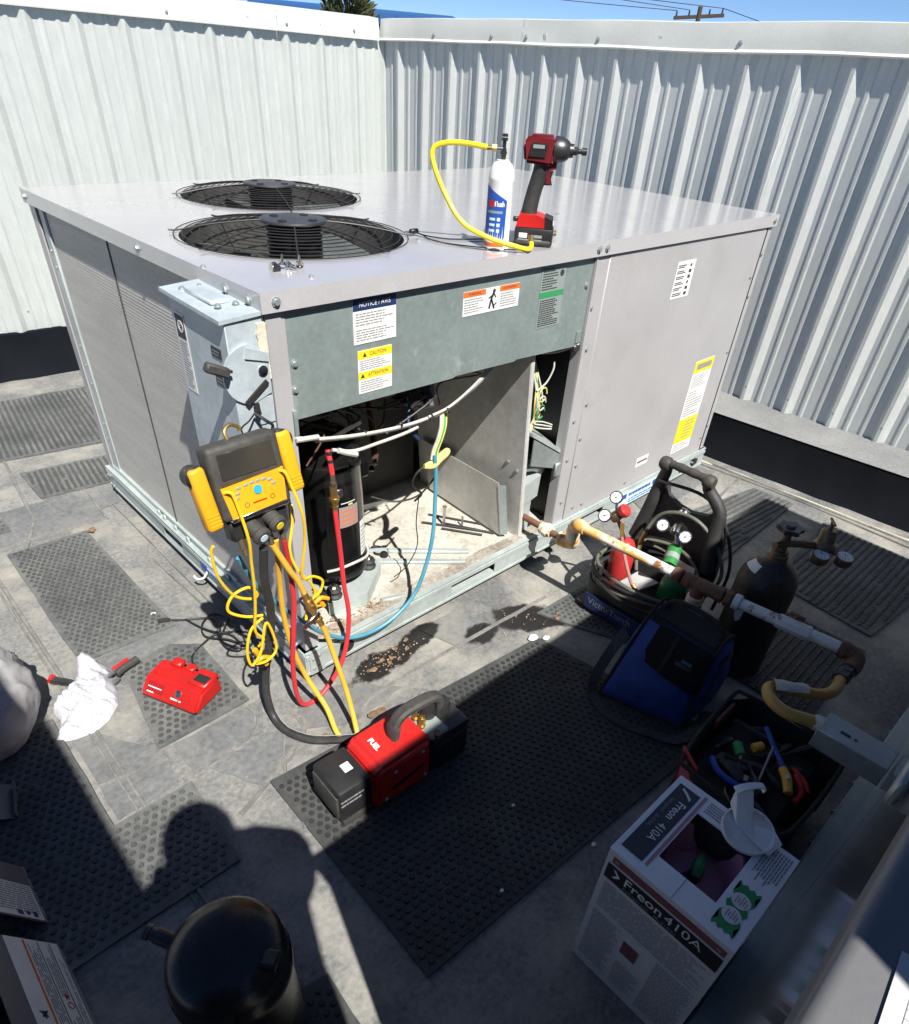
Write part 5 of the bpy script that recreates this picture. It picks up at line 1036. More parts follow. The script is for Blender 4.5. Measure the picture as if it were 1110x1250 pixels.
setp(obj('rag', bm, m_rag, ang=2.0), 'crumpled white rag thrown over the pliers on the sunlit roof', 'rag')
t = thing('duffel_bag', 'grey fabric bag with folded flap cut off by the left edge of the photo', 'bag', (-.85, .42, 0))
bm = bmn(); bmesh.ops.create_icosphere(bm, subdivisions=5, radius=1)
for v in bm.verts:
    p = v.co; s = V((math.copysign(abs(p.x) ** .75, p.x) * .215, math.copysign(abs(p.y) ** .75, p.y) * .20, math.copysign(abs(p.z) ** .8, p.z) * .125))
    q = s * 9; q2 = V((s.x * 5 + s.y * 4, s.y * 16 - s.x * 9, s.z * 9)); n_ = .012 * mnoise.noise(q * .6) + .016 * (1 - abs(mnoise.noise(q2))) ** 3 + .006 * (1 - abs(mnoise.noise(q2 * 2.1))) ** 3
    v.co = s + p.normalized() * n_ + V((-.855, .43, .118)); v.co.z = max(.002, v.co.z)
obj('body', bm, m_gryfab, t, ang=2)
bm = bmn(); rows = []
for i in range(12):
    a = -.1 + i * .14; row = []
    for j in range(5): row.append(bm.verts.new((-.855 + (.10 + .026 * j) * math.cos(a) * 1.0, .43 + (.10 + .024 * j) * math.sin(a), .248 - .012 * j * j * .55 + .006 * mnoise.noise(V((i * .7, j, 0))))))
    rows.append(row)
for i in range(11):
    for j in range(4): bm.faces.new((rows[i][j], rows[i][j + 1], rows[i + 1][j + 1], rows[i + 1][j]))
bmesh.ops.solidify(bm, geom=bm.faces[:], thickness=.006); obj('flap', bm, m_gryfab, t, ang=2)
# ---- gas pipe
t = thing('gas_pipe', 'rusty and white painted gas pipe crossing from the open unit to the yellow flexible connector', 'pipe', (.94, -.5, .34))
bm = bmn(); tube(bm, [(.985, .032, .206), (.985, -.165, .203)], .0125, 12, smooth=False); obj('pipe_length', bm, m_rust, t)
bm = bmn(); lathe(bm, [(0, 0), (.020, 0), (.023, .004), (.023, .018), (.027, .020), (.027, .036), (.021, .040), (.021, .05), (0, .05)], (.985, -.055, .204), (0, -1, 0), 8); obj('union', bm, m_pipeo, t)
bm = bmn(); tube(bm, [(.985, -.15, .203), (.985, -.185, .203), (.978, -.205, .215), (.965, -.213, .24)], lambda s: .0235 + .002 * math.sin(s * 9), 14); lathe(bm, [(0, 0), (.026, 0), (.027, .012), (0, .013)], (.985, -.145, .203), (0, -1, 0), 14); obj('elbow', bm, m_pipeo, t)
bm = bmn(); tube(bm, [(.965, -.213, .235), (.945, -.222, .29), (.932, -.235, .318), (.917, -.262, .336), (.912, -.29, .34)], lambda s: .0225 + .0025 * math.sin(s * 11), 14); obj('elbow', bm, m_pipeo, t)
A_ = V((.911, -.28, .34)); Bm = V((.935, -.70, .34)); E_ = V((.988, -1.115, .34))
pp = lambda s: A_.lerp(Bm, s) if s <= 1 else Bm.lerp(E_, s - 1)
bm = bmn(); tube(bm, [pp(0), pp(.62)], .0155, 14, smooth=False); obj('pipe_length', bm, m_pipeo, t)
bm = bmn(); tube(bm, [pp(.60), pp(.80)], .0160, 14, smooth=False); obj('pipe_length', bm, m_pipep, t)
for s in (.80, .88): 
    bm = bmn(); lathe(bm, [(0, 0), (.021, 0), (.0225, .004), (.0225, .024), (.019, .028), (0, .028)], pp(s), (pp(1) - pp(0)).normalized(), 16); obj('collar', bm, m_rust, t)
bm = bmn(); tube(bm, [pp(.9), pp(1.16)], .0215, 16, smooth=False); cyl(bm, pp(1.0), pp(1.0) - V((0, 0, .045)), .0205, .0205, 16); obj('tee', bm, m_rust, t)
bm = bmn(); lathe(bm, [(0, 0), (.0255, 0), (.0255, .02), (.021, .024), (0, .024)], pp(1.0) - V((0, 0, .062)), (0, 0, 1), 16); obj('leg_collar', bm, m_pipeo, t)
bm = bmn(); cyl(bm, pp(1.0) - V((0, 0, .06)), V((Bm.x, Bm.y, .002)), .0175, .0175, 16); obj('support_leg', bm, m_pipep, t)
for a, b, c in ((1.13, .0245, 6), (1.19, .026, 6), (1.25, .0235, 14)):
    bm = bmn(); lathe(bm, [(0, 0), (b, 0), (b, .018), (b * .86, .021), (0, .021)], pp(a), (pp(2) - pp(1)).normalized(), c); obj('union_ring', bm, m_rust if c == 6 else m_pipep, t)
bm = bmn(); tube(bm, [pp(1.25), pp(1.98)], .0165, 14, smooth=False); obj('pipe_length', bm, m_pipep, t)
bm = bmn(); lathe(bm, [(0, 0), (.0195, 0), (.021, .006), (.021, .085), (.0195, .09), (0, .09)], pp(1.55), (pp(2) - pp(1)).normalized(), 8); obj('shutoff_valve', bm, m_pipep, t)
bm = bmn(); q = pp(1.64); cyl(bm, q, q + V((.028, .0, .016)), .0085, n=8); box(bm, q + V((.026, -.022, .012)), q + V((.035, .022, .024)), .002); obj('valve_tap', bm, m_rust, t)
bm = bmn(); d_ = (pp(2) - pp(1)).normalized(); tube(bm, [pp(1.95), pp(2.0), pp(2.0) + d_ * .024 + V((-.006, 0, -.006)), pp(2.0) + d_ * .032 + V((-.028, .0, -.012)), pp(2.0) + d_ * .030 + V((-.055, .0, -.016))], .0225, 16); lathe(bm, [(0, 0), (.026, 0), (.026, .014), (0, .014)], pp(1.96), d_, 16); obj('elbow', bm, m_rust, t)
q = pp(2.0) + d_ * .030 + V((-.05, 0, -.015)); bm = bmn(); lathe(bm, [(0, 0), (.020, 0), (.020, .028), (.017, .030), (.017, .036), (.021, .037), (.021, .055), (.014, .058), (0, .058)], q, (-1, .02, -.05), 6); obj('flare_nut', bm, m_gun, t)
bm = bmn(); prism(bm, [pp(1.29) + V((-.006, .002, -.014)), pp(1.34) + V((-.006, 0, -.014)), pp(1.335) + V((-.006, 0, -.05)), pp(1.31) + V((-.006, 0, -.06)), pp(1.29) + V((-.006, 0, -.04))], (.001, 0, 0)); obj('paper_tag', bm, m_wirew, t)
# flexible connector
t = thing('flexible_gas_connector', 'yellow flexible gas connector curling back to the grey box', 'gas hose', (.75, -1.1, .38))
q1 = q + V((-.055, .0, -.003)); Pf = [q1, V((.815, -1.152, .335)), V((.76, -1.135, .345)), V((.715, -1.10, .36)), V((.67, -1.062, .375)), V((.625, -1.050, .39)), V((.582, -1.075, .40)), V((.572, -1.115, .40)), V((.59, -1.155, .398)), V((.603, -1.176, .395))]
bm = bmn(); tube(bm, Pf, .0145, 14, 9); obj('tube', bm, m_flex, t)
bm = bmn(); lathe(bm, [(0, 0), (.016, 0), (.018, .004), (.018, .02), (0, .02)], (.600, -1.166, .396), (.2, -1, 0), 6); obj('nut', bm, m_wirew, t)
bm = bmn(); lo_ = [(.735, -1.095, .366), (.66, -1.035, .392), (.60, -1.07, .418), (.68, -1.125, .395)]
rows = []
for i in range(7):
    row = []
    for j in range(7):
        a = V(lo_[0]).lerp(V(lo_[1]), i / 6); b = V(lo_[3]).lerp(V(lo_[2]), i / 6); p = a.lerp(b, j / 6); row.append(bm.verts.new(p + V((0, 0, .012 * math.sin(j / 6 * PI) + .004 * mnoise.noise(V((i * .6, j * .6, 0)))))))
    rows.append(row)
for i in range(6):
    for j in range(6): bm.faces.new((rows[i][j], rows[i][j + 1], rows[i + 1][j + 1], rows[i + 1][j]))
bmesh.ops.solidify(bm, geom=bm.faces[:], thickness=.0008); tg = obj('tag', bm, m_label, t, ang=2)
bm = bmn(); T = fr((.665, -1.103, .4095), (V(lo_[2]) - V(lo_[3])), (V(lo_[1]) - V(lo_[2]))); lines(bm, .0, -.012, .05, .0, 2, z=.006, th=.6); obj('print', bm, m_blu, tg, T)
# ---- torch kit
t = thing('torch_kit', 'black moulded torch carrier with two small bottles and coiled hose', 'torch kit', (1.08, -.45, 0))
X0, X1, Y0, Y1 = .95, 1.24, -.615, -.285
bm = bmn(); box(bm, (X0, Y0, .005), (X1, Y1, .03), .01, seg=2); obj('tray_base', bm, m_blackr, t)
bm = bmn()
def ringwall(bm, pts, z0, z1, th):
    n = len(pts); cx_ = sum(p[0] for p in pts) / n; cy_ = sum(p[1] for p in pts) / n
    def lp(s, z): return [bm.verts.new((cx_ + (p[0] - cx_) * s, cy_ + (p[1] - cy_) * s, z)) for p in pts]
    rings(bm, [lp(1.0, z0), lp(1.03, z1), lp(1.03 - th, z1), lp(1.0 - th, z0)], closed=True)
rp = [((X0 + X1) / 2 + (X1 - X0) / 2 * math.copysign(abs(math.cos(a)) ** .55, math.cos(a)), (Y0 + Y1) / 2 + (Y1 - Y0) / 2 * math.copysign(abs(math.sin(a)) ** .55, math.sin(a))) for a in [2 * PI * k / 32 for k in range(32)]]
ringwall(bm, rp, .02, .125, .06); obj('tray_wall', bm, m_blackr, t)
T = fr((X0 - .012, Y1 - .045, .03), (0, -1, 0), (-.04, 0, 1)); bm = bmn(); box(bm, (0, 0, -.002), (.235, .062, .003), .002); lb = obj('name_plate', bm, m_tblue, t, T)
text('VictorTorch', .040, T @ Mx.Translation((.014, .036, .0036)), m_greyink, lb, sx=.9)
# back shell with arms and handle
bm = bmn(); sh = [(-.62, .03), (-.63, .18), (-.615, .30), (-.585, .38), (-.555, .42), (-.545, .40), (-.53, .375), (-.47, .36), (-.42, .365), (-.37, .385), (-.355, .42), (-.335, .43), (-.31, .36), (-.29, .26), (-.285, .03)]
def bx(z): return 1.215 + .05 * (z / .45)
prism(bm, [(bx(z), y, z) for y, z in sh], (.022, 0, 0)); obj('back_shell', bm, m_blackr, t)
for y0_, y1_ in ((-.335, -.350), (-.570, -.512)):
    bm = bmn(); tube(bm, [(1.225, y0_ + (.03 if y0_ > -.4 else -.03), .20), (1.235, y0_ + (.01 if y0_ > -.4 else -.01), .32), (1.245, y0_, .41), (1.238, y1_, .475), (1.225, y1_, .508)], lambda s: .024 - .006 * s, 12); obj('arm', bm, m_blackr, t)
    bm = bmn(); lathe(bm, [(0, -.02), (.018, -.018), (.024, -.008), (.024, .008), (.018, .018), (0, .02)], (1.222, y1_, .508), (0, 1, 0), 14); obj('handle_boss', bm, m_dust, t)
bm = bmn(); tube(bm, [(1.222, -.352, .512), (1.222, -.40, .514), (1.222, -.46, .514), (1.222, -.51, .512)], lambda s: .0125 + .0022 * abs(math.sin(s * PI * 4)), 12, 8); obj('handle', bm, m_dust, t)
bm = bmn(); cyl(bm, (1.21, -.40, .29), (1.204, -.40, .29), .012, n=12); obj('emblem', bm, m_label, t)
for k, (R1, R2, z, dx_) in enumerate(((.150, .185, .155, .0), (.158, .192, .168, .006), (.145, .178, .182, .0), (.155, .186, .142, -.004))):
    pts = [(1.085 + dx_ + R1 * math.cos(a), -.452 + R2 * math.sin(a), z + .012 * math.sin(a * 2 + k) + (.035 * max(0, math.cos(a)))) for a in [2 * PI * i / 16 for i in range(16)]]
    bm = bmn(); tube(bm, pts, .0062, 8, 5, True); obj('coiled_hose', bm, m_hoseg if k % 2 == 0 else m_wire, t)
bm = bmn(); tube(bm, [(1.12, -.40, .14), (1.16, -.365, .20), (1.19, -.37, .29), (1.20, -.40, .345), (1.21, -.46, .37), (1.22, -.53, .36), (1.235, -.60, .30), (1.25, -.645, .20), (1.24, -.63, .11), (1.2, -.60, .08)], .0062, 8); obj('coiled_hose', bm, m_hoseg, t)
bm = bmn(); tube(bm, [(1.22, -.34, .44), (1.25, -.50, .44), (1.262, -.60, .36), (1.262, -.66, .22), (1.24, -.66, .06)], .006, 8); obj('coiled_hose', bm, m_wire, t)
bm = bmn(); tube(bm, [(1.165, -.365, .19), (1.172, -.362, .225), (1.182, -.366, .26)], .009, 8); obj('hose_spring', bm, m_brass, t)
for nm, c, r_, mt, zt in (('acetylene_bottle', (1.115, -.335), .043, m_acet, .245), ('oxygen_bottle', (1.11, -.55), .043, m_oxy, .22)):
    bm = bmn(); lathe(bm, [(0, .03), (r_ * .9, .03), (r_, .04), (r_, zt - .06), (r_ * .93, zt - .035), (r_ * .7, zt - .012), (r_ * .3, zt), (0, zt)], (*c, 0), n=28)
    setp(obj(nm, bm, mt), 'small red gas bottle standing in the torch carrier' if 'ace' in nm else 'dark green oxygen bottle standing in the torch carrier', 'gas bottle')
bm = bmn(); cyl(bm, (1.085, -.525, .245), (1.15, -.50, .275), .024, n=16); gn = obj('green_canister', bm, m_gval); setp(gn, 'small green fuel canister lying behind the painted pipe in the torch carrier', 'canister')
bm = bmn(); cyl(bm, (1.15, -.50, .275), (1.17, -.492, .284), .018, .014, n=14); cyl(bm, (1.107, -.517, .255), (1.125, -.510, .2635), .0246, n=16); obj('canister_cap', bm, m_lgrey, gn)
def regulator(label, body, g1, g2, knob, mk, stem, post):
    t = thing('gas_regulator', label, 'regulator', body); bm = bmn(); lathe(bm, [(0, -.016), (.017, -.016), (.019, 0), (.017, .016), (0, .016)], body, (V(knob) - V(body)).normalized(), 14); cyl(bm, body, post, .006, n=8); obj('body', bm, stem, t)
    for gq in (g1, g2):
        ax = (V((-.698, -1.2855, 1.479)) - V(gq)); ax = V((ax.x, ax.y * .6, ax.z * 1.0)).normalized(); bm = bmn(); cyl(bm, body, gq, .0045, n=8); lathe(bm, [(0, -.009), (.0215, -.009), (.0225, .004), (.0215, .009), (.0195, .0095), (0, .0085)], gq, ax, 22); gb = obj('gauge', bm, m_chrome, t)
        bm = bmn(); lathe(bm, [(0, .0088), (.019, .0088), (.019, .0094), (0, .0096)], gq, ax, 22); obj('dial', bm, m_gface, gb)
        x, y, z = frame((0, 0, 0), ax); bm = bmn(); p = V(gq) + ax * .0100; cyl(bm, p, p + x * .014 + y * .006, .0009, n=5); cyl(bm, p - ax * .0002, p + ax * .001, .0028, n=8)
        for k in range(9): a = PI * (.15 + k * .21); cyl(bm, p + .0155 * (math.cos(a) * x + math.sin(a) * y), p + .0185 * (math.cos(a) * x + math.sin(a) * y), .0007, n=4)
        obj('needle', bm, m_ink, gb)
    bm = bmn(); lathe(bm, [(0, -.012), (.020, -.012), (.023, -.004), (.023, .008), (.018, .014), (0, .014)], knob, (V(knob) - V(body)).normalized(), 16); obj('knob', bm, mk, t); return t
regulator('brass regulator with two white gauges and a red knob on the red bottle', V((1.025, -.325, .365)), V((.985, -.305, .372)), V((1.055, -.292, .410)), V((1.03, -.345, .392)), m_acet, m_tarn, V((1.10, -.335, .25)))
regulator('chrome regulator with two white gauges on the green oxygen bottle', V((1.175, -.475, .325)), V((1.15, -.435, .335)), V((1.145, -.525, .335)), V((1.235, -.455, .355)), m_chrome, m_chrome, V((1.115, -.545, .225)))
bm = bmn(); tube(bm, [(1.045, -.34, .345), (1.03, -.36, .30), (1.02, -.39, .25), (1.0, -.43, .21), (.985, -.47, .175), (.99, -.50, .15)], .006, 8); setp(obj('torch_hose', bm, m_hosep), 'pinkish red torch hose dropping from the red knob regulator', 'hose')
bm = bmn(); cyl(bm, (1.043, -.343, .34), (1.03, -.36, .30), .0072, n=8); cyl(bm, (.987, -.465, .18), (.99, -.50, .15), .0075, n=8)
setp(obj('hose_fitting', bm, m_brass), None); bpy.data.objects['hose_fitting'].parent = bpy.data.objects['torch_hose']
bm = bmn(); prism(bm, [(1.0, -.40, .13), (1.12, -.41, .135), (1.11, -.50, .14), (.99, -.48, .15)], (0, 0, .008)); obj('leather_pad', bm, m_gryfab, t)
bm = bmn(); prism(bm, [(1.15, -.55, .16), (1.19, -.50, .21), (1.17, -.58, .22), (1.11, -.62, .15)], (0, .0, .006)); obj('leather_pad', bm, m_wirew, t)
# ---- nitrogen cylinder
cx, cy = 1.12, -.822
t = thing('nitrogen_cylinder', 'tall scuffed black nitrogen cylinder with a star shaped valve wheel', 'gas cylinder', (cx, cy, 0))
bm = bmn(); lathe(bm, [(0, .002), (.078, .002), (.086, .012), (.0865, .33), (.083, .36), (.072, .388), (.052, .408), (.032, .418), (.028, .424), (0, .424)], (cx, cy, 0), n=36); obj('shell', bm, m_cylb, t)
bm = bmn(); lathe(bm, [(0, .418), (.029, .418), (.029, .44), (.024, .444), (.024, .455), (0, .455)], (cx, cy, 0), n=16); obj('neck_ring', bm, m_tarn, t)
bm = bmn(); cyl(bm, (cx, cy, .45), (cx, cy, .515), .015, .012, n=10); cyl(bm, (cx - .035, cy + .012, .478), (cx, cy, .478), .011, n=8); cyl(bm, (cx, cy, .478), (cx + .045, cy - .042, .478), .012, n=10); obj('valve', bm, m_tarn, t)
bm = bmn(); P = []
for k in range(36):
    a = 2 * PI * k / 36; r_ = .033 + .006 * math.cos(a * 6); P.append((cx + r_ * math.cos(a), cy + r_ * math.sin(a), .52))
prism(bm, P, (0, 0, .014)); bmesh.ops.bevel(bm, geom=[e for e in bm.edges if abs(e.verts[0].co.z - e.verts[1].co.z) < .001], offset=.003, segments=2, affect='EDGES'); lathe(bm, [(0, .534), (.014, .534), (.012, .541), (0, .541)], (cx, cy, 0), n=12); obj('hand_wheel', bm, m_gun, t)
bm = bmn()
for k in range(7):
    a0 = 2.0 + k * .12; quad(bm, *[(cx + r_ * math.cos(a), cy + r_ * math.sin(a), z) for r_, z, a in ((.0735, .3875, a0), (.0735, .3875, a0 + .12), (.0535, .4085, a0 + .12), (.0535, .4085, a0))])
obj('shoulder_label', bm, m_label, t)
rx, ry = 1.205, -.905
t = thing('gas_regulator', 'brass nitrogen regulator with two upturned gauges beside the black cylinder valve', 'regulator', (rx, ry, .48))
bm = bmn(); cyl(bm, (cx + .045, cy - .042, .478), (rx - .02, ry + .018, .478), .0075, n=8); cyl(bm, (cx + .042, cy - .04, .478), (cx + .06, cy - .058, .478), .013, n=6); obj('inlet', bm, m_tarn, t)
bm = bmn(); lathe(bm, [(0, -.012), (.030, -.012), (.033, -.004), (.033, .004), (.029, .010), (.024, .014), (.022, .045), (.019, .05), (0, .05)], (rx, ry, .478), (.1, .1, 1), 20); obj('body', bm, m_tarn, t)
bm = bmn(); cyl(bm, (rx + .005, ry + .005, .527), (rx + .008, ry + .008, .55), .006, n=8); cyl(bm, (rx - .008, ry - .004, .55), (rx + .024, ry + .020, .55), .004, n=6); obj('adjusting_screw', bm, m_tarn, t)
for gx, gy in ((-.045, -.012), (.0, -.062)):
    bm = bmn(); c = V((rx + gx, ry + gy, .462)); cyl(bm, (rx, ry, .474), c, .006, n=8); lathe(bm, [(0, -.014), (.024, -.014), (.0255, -.01), (.0255, .008), (.0245, .011), (.022, .0112), (0, .0105)], c, (-.1, -.1, 1), 22); gb = obj('gauge', bm, m_tarn, t)
    bm = bmn(); lathe(bm, [(0, .0108), (.0215, .0108), (.0215, .0114), (0, .0116)], c, (-.1, -.1, 1), 22); obj('dial', bm, m_gface, gb)
    bm = bmn(); p = c + V((-.001, -.001, .0124)); cyl(bm, p, p + V((.012, .008, 0)), .001, n=5)
    for k in range(9): a = k * .5; cyl(bm, p + V((.016 * math.cos(a), .016 * math.sin(a), 0)), p + V((.0195 * math.cos(a), .0195 * math.sin(a), 0)), .0008, n=4)
    obj('needle', bm, m_ink, gb)
# ---- blue tool bag
t = thing('tool_bag', 'blue and black zipped tool bag leaning in the shade beside the torch kit', 'bag', (.78, -.74, 0))
def puff(bm, corners, nu, nv, bul, seed=0, amp=.004):
    """soft quad patch bulging outwards; corners a(u0v0) b(u1v0) c(u1v1) d(u0v1)"""
    a, b, c, d = [V(p) for p in corners]; n_ = (b - a).cross(d - a).normalized(); rows = []
    for i in range(nu + 1):
        row = []
        for j in range(nv + 1):
            u_, v_ = i / nu, j / nv; p = a.lerp(b, u_).lerp(d.lerp(c, u_), v_); s_ = (math.sin(PI * u_) * math.sin(PI * v_)) ** .5
            row.append(bm.verts.new(p + n_ * (bul * s_ + amp * s_ * (mnoise.noise(V((u_ * 5, v_ * 5, seed))) + .8 * abs(mnoise.noise(V((u_ * 9, v_ * 7, seed + 4))))))))
        rows.append(row)
    for i in range(nu):
        for j in range(nv): bm.faces.new((rows[i][j], rows[i + 1][j], rows[i + 1][j + 1], rows[i][j + 1]))
A, B, C, D = (.648, -.622, .012), (.722, -.868, .012), (.945, -.862, .012), (.925, -.615, .012)
A1, B1, C1, D1 = (.772, -.648, .272), (.770, -.868, .272), (.868, -.868, .285), (.866, -.652, .285)
bm = bmn(); puff(bm, (A, B, B1, A1), 20, 20, .034, 1, .008); puff(bm, (B, C, C1, B1), 16, 20, .028, 2, .007); puff(bm, (C, D, D1, C1), 14, 14, .01, 3); puff(bm, (D, A, A1, D1), 14, 14, .024, 4); puff(bm, (A1, B1, C1, D1), 12, 10, .014, 5); puff(bm, (D, C, B, A), 6, 6, 0, 5)
bmesh.ops.remove_doubles(bm, verts=bm.verts[:], dist=.002); bmesh.ops.recalc_face_normals(bm, faces=bm.faces[:]); bb = obj('body', bm, m_bluefab, t, ang=1.1)
def lerp2(u_, v_, off): 
    a, b, c, d = V(A), V(B), V(B1), V(A1); n_ = (b - a).cross(d - a).normalized(); s_ = max(0.0, math.sin(PI * min(max(u_, 0), 1)) * math.sin(PI * min(max(v_, 0), 1))) ** .5; return a.lerp(b, u_).lerp(d.lerp(c, u_), v_) + n_ * (off + .034 * s_)
def panel(name, uv, off, mat, par, n=12):
    bm = bmn(); (u0, v0), (u1, v1), (u2, v2), (u3, v3) = uv; rows = []
    for i in range(n + 1):
        row = []
        for j in range(n + 1):
            s, q_ = i / n, j / n; uu = (u0 + (u1 - u0) * s) * (1 - q_) + (u3 + (u2 - u3) * s) * q_; vv = (v0 + (v1 - v0) * s) * (1 - q_) + (v3 + (v2 - v3) * s) * q_; row.append(bm.verts.new(lerp2(uu, vv, off)))
        rows.append(row)
    for i in range(n):
        for j in range(n): bm.faces.new((rows[i][j], rows[i + 1][j], rows[i + 1][j + 1], rows[i][j + 1]))
    bmesh.ops.solidify(bm, geom=bm.faces[:], thickness=.004); return obj(name, bm, mat, par, ang=1)
fpk = panel('front_pocket', ((.26, .60), (1.0, .46), (1.0, 1.0), (.26, 1.0)), .010, m_blkfab, t); panel('front_pocket', ((.20, .72), (.30, .58), (.30, 1.0), (.20, 1.0)), .0102, m_blkfab, t)
panel('pocket_strap', ((.46, .56), (.51, .55), (.51, 1.0), (.46, 1.0)), .014, m_blackr, t, 6)
panel('logo_tag', ((.60, .735), (.82, .725), (.82, .765), (.60, .775)), .0145, m_tarn, t, 4); panel('logo_tag', ((.66, .785), (.80, .778), (.80, .815), (.66, .82)), .0145, m_hblu, t, 4)
for pts in ([A, A1, D1, D], [B, B1, C1, C]):
    bm = bmn(); tube(bm, pts, .005, 8, 6); obj('piping', bm, m_blkfab, t)
bm = bmn(); tube(bm, [A, B], .006, 8, smooth=False); obj('piping', bm, m_blkfab, t); bm = bmn(); tube(bm, [A1, B1], .005, 8, smooth=False); obj('piping', bm, m_blkfab, t)
bm = bmn(); prism(bm, [(.775, -.652, .2735), (.774, -.864, .2735), (.866, -.864, .2865), (.864, -.655, .2865)], (0, 0, .016)); bmesh.ops.bevel(bm, geom=bm.edges[:], offset=.006, segments=2, affect='EDGES'); obj('lid', bm, m_blkfab, t)
bm = bmn(); prism(bm, [V(B) + V((.03, -.008, .09)), V(B) + V((.07, -.010, .24)), V(C1) + V((-.03, -.006, -.03)), V(C) + V((-.09, -.008, .10))], (0, -.012, 0)); obj('side_pocket', bm, m_blkfab, t)
bm = bmn(); tube(bm, [(.82, -.665, .295), (.83, -.69, .325), (.83, -.76, .335), (.83, -.83, .325), (.82, -.85, .295)], .008, 8); obj('carry_strap', bm, m_blkfab, t)
bm = bmn(); P = spline([(.76, -.60, .19), (.70, -.590, .11), (.635, -.600, .03), (.605, -.66, .012), (.60, -.74, .012), (.63, -.82, .012), (.665, -.885, .014), (.73, -.905, .02), (.80, -.90, .05)], 6); ls = []
for i, p in enumerate(P):
    d_ = (P[min(i + 1, len(P) - 1)] - P[max(i - 1, 0)]).normalized(); s_ = d_.cross(V((0, 0, 1))).normalized(); s_ = (s_ * .7 + V((0, 0, .5)) * (1 if p.z > .02 else .25)).normalized(); n_ = s_.cross(d_); ls.append([bm.verts.new(p + s_ * a + n_ * b) for a, b in ((-.018, -.002), (.018, -.002), (.018, .002), (-.018, .002))])
rings(bm, ls); obj('shoulder_strap', bm, m_dust, t)
# ---- open tool tote
t = thing('tool_tote', 'open black tool tote with red trim under the yellow gas hose', 'tool bag', (.58, -1.12, 0))
tp = [(.435, -1.255), (.405, -1.20), (.405, -1.03), (.44, -.985), (.70, -.965), (.745, -1.0), (.75, -1.21), (.72, -1.258)]
def ins(p, k): return ((p[0] - .58) * k + .58, (p[1] + 1.115) * k - 1.115)
bm = bmn(); rp = [(*p, z) for p in tp for z in (0,)]
def lpz(k, z, w=0): return [bm.verts.new((*ins(p, k + (.01 * mnoise.noise(V((p[0] * 9, p[1] * 9, z * 7))))), z + (w * mnoise.noise(V((p[0] * 12, p[1] * 12, 0)))))) for p in [((a[0] + (b[0] - a[0]) * f), (a[1] + (b[1] - a[1]) * f)) for a, b in zip(tp, tp[1:] + tp[:1]) for f in (0, .25, .5, .75)]]
rings(bm, [lpz(.97, .003), lpz(1.02, .10), lpz(1.0, .23, .012), lpz(.985, .235, .012), lpz(.95, .10), lpz(.93, .05)]); obj('body', bm, m_blkfab, t, ang=1)
bm = bmn(); tube(bm, [(*ins(p, 1.0), .236) for p in tp], .0055, 8, 5, True); obj('rim', bm, m_blkfab, t)
bm = bmn(); prism(bm, [(.425, -1.03, .235), (.395, -1.045, .19), (.385, -1.035, .13), (.40, -1.0, .20), (.455, -.975, .245)], (-.006, .004, 0)); fl = obj('red_flap', bm, m_acet, t)
bm = bmn(); prism(bm, [(.386, -1.034, .15), (.392, -1.040, .18), (.396, -1.034, .185), (.390, -1.028, .15)], (-.007, .003, 0)); obj('flap_print', bm, m_label, fl)
bm = bmn(); prism(bm, [(.69, -1.262, .06), (.74, -1.235, .05), (.745, -1.23, .15), (.70, -1.262, .17)], (.006, -.006, 0)); box(bm, (.60, -.985, .19), (.70, -.975, .23), .003); obj('red_trim', bm, m_maroon, t)
bm = bmn(); tube(bm, [(.425, -1.10, .235), (.40, -1.11, .25), (.395, -1.13, .24), (.415, -1.135, .225), (.43, -1.12, .23)], .0025, 6); obj('d_ring', bm, m_tarn, t)
def tool(name, label, pieces, cat='hand tool'):
    q = thing(name, label, cat, pieces[0][1][0])
    for nm, pts, r_, mt in pieces:
        bm = bmn(); tube(bm, pts, r_, 9, 5); obj(nm, bm, mt, q)
tool('clamp_meter', 'blue framed meter lying in the tool tote', [('frame', [(.505, -1.03, .21), (.475, -1.06, .215), (.470, -1.105, .215), (.485, -1.14, .21), (.505, -1.13, .205)], .008, m_blu), ('face', [(.53, -1.04, .20), (.515, -1.08, .205), (.505, -1.11, .2)], .017, m_black)], 'meter')
tool('screwdriver', 'thin bright screwdriver shaft with yellow grip in the tool tote', [('shaft', [(.625, -1.12, .24), (.58, -1.13, .22), (.53, -1.14, .20)], .0032, m_steel), ('handle', [(.60, -1.085, .222), (.622, -1.098, .225)], .011, m_hyel)])
tool('screwdriver', 'blue handled screwdriver standing in the tool tote', [('handle', [(.66, -1.08, .25), (.62, -1.13, .235), (.58, -1.185, .225)], .006, m_blu), ('shaft', [(.58, -1.185, .225), (.56, -1.21, .2)], .003, m_steel)])
tool('utility_knife', 'yellow utility knife in the corner of the tool tote', [('handle', [(.585, -1.165, .232), (.565, -1.185, .232), (.535, -1.205, .225)], lambda s: .0115 - .003 * abs(s - .5), m_hyel), ('slide', [(.567, -1.182, .244), (.556, -1.19, .243)], .004, m_wirew)])
tool('pliers', 'red handled pliers in the tool tote next to the yellow knife', [('handle', [(.60, -1.195, .225), (.565, -1.225, .22), (.535, -1.225, .21)], .007, m_red), ('handle', [(.615, -1.18, .222), (.60, -1.215, .222), (.58, -1.236, .215)], .006, m_red)])
tool('nut_driver', 'green handled nut driver across the middle of the tool tote', [('handle', [(.59, -1.05, .215), (.56, -1.075, .215)], .012, m_grn), ('shaft', [(.56, -1.075, .215), (.50, -1.10, .2)], .004, m_steel)])
tool('socket', 'small shiny sockets lying in the tool tote', [('body', [(.515, -1.115, .208), (.50, -1.12, .206)], .011, m_chrome)], 'socket'); 
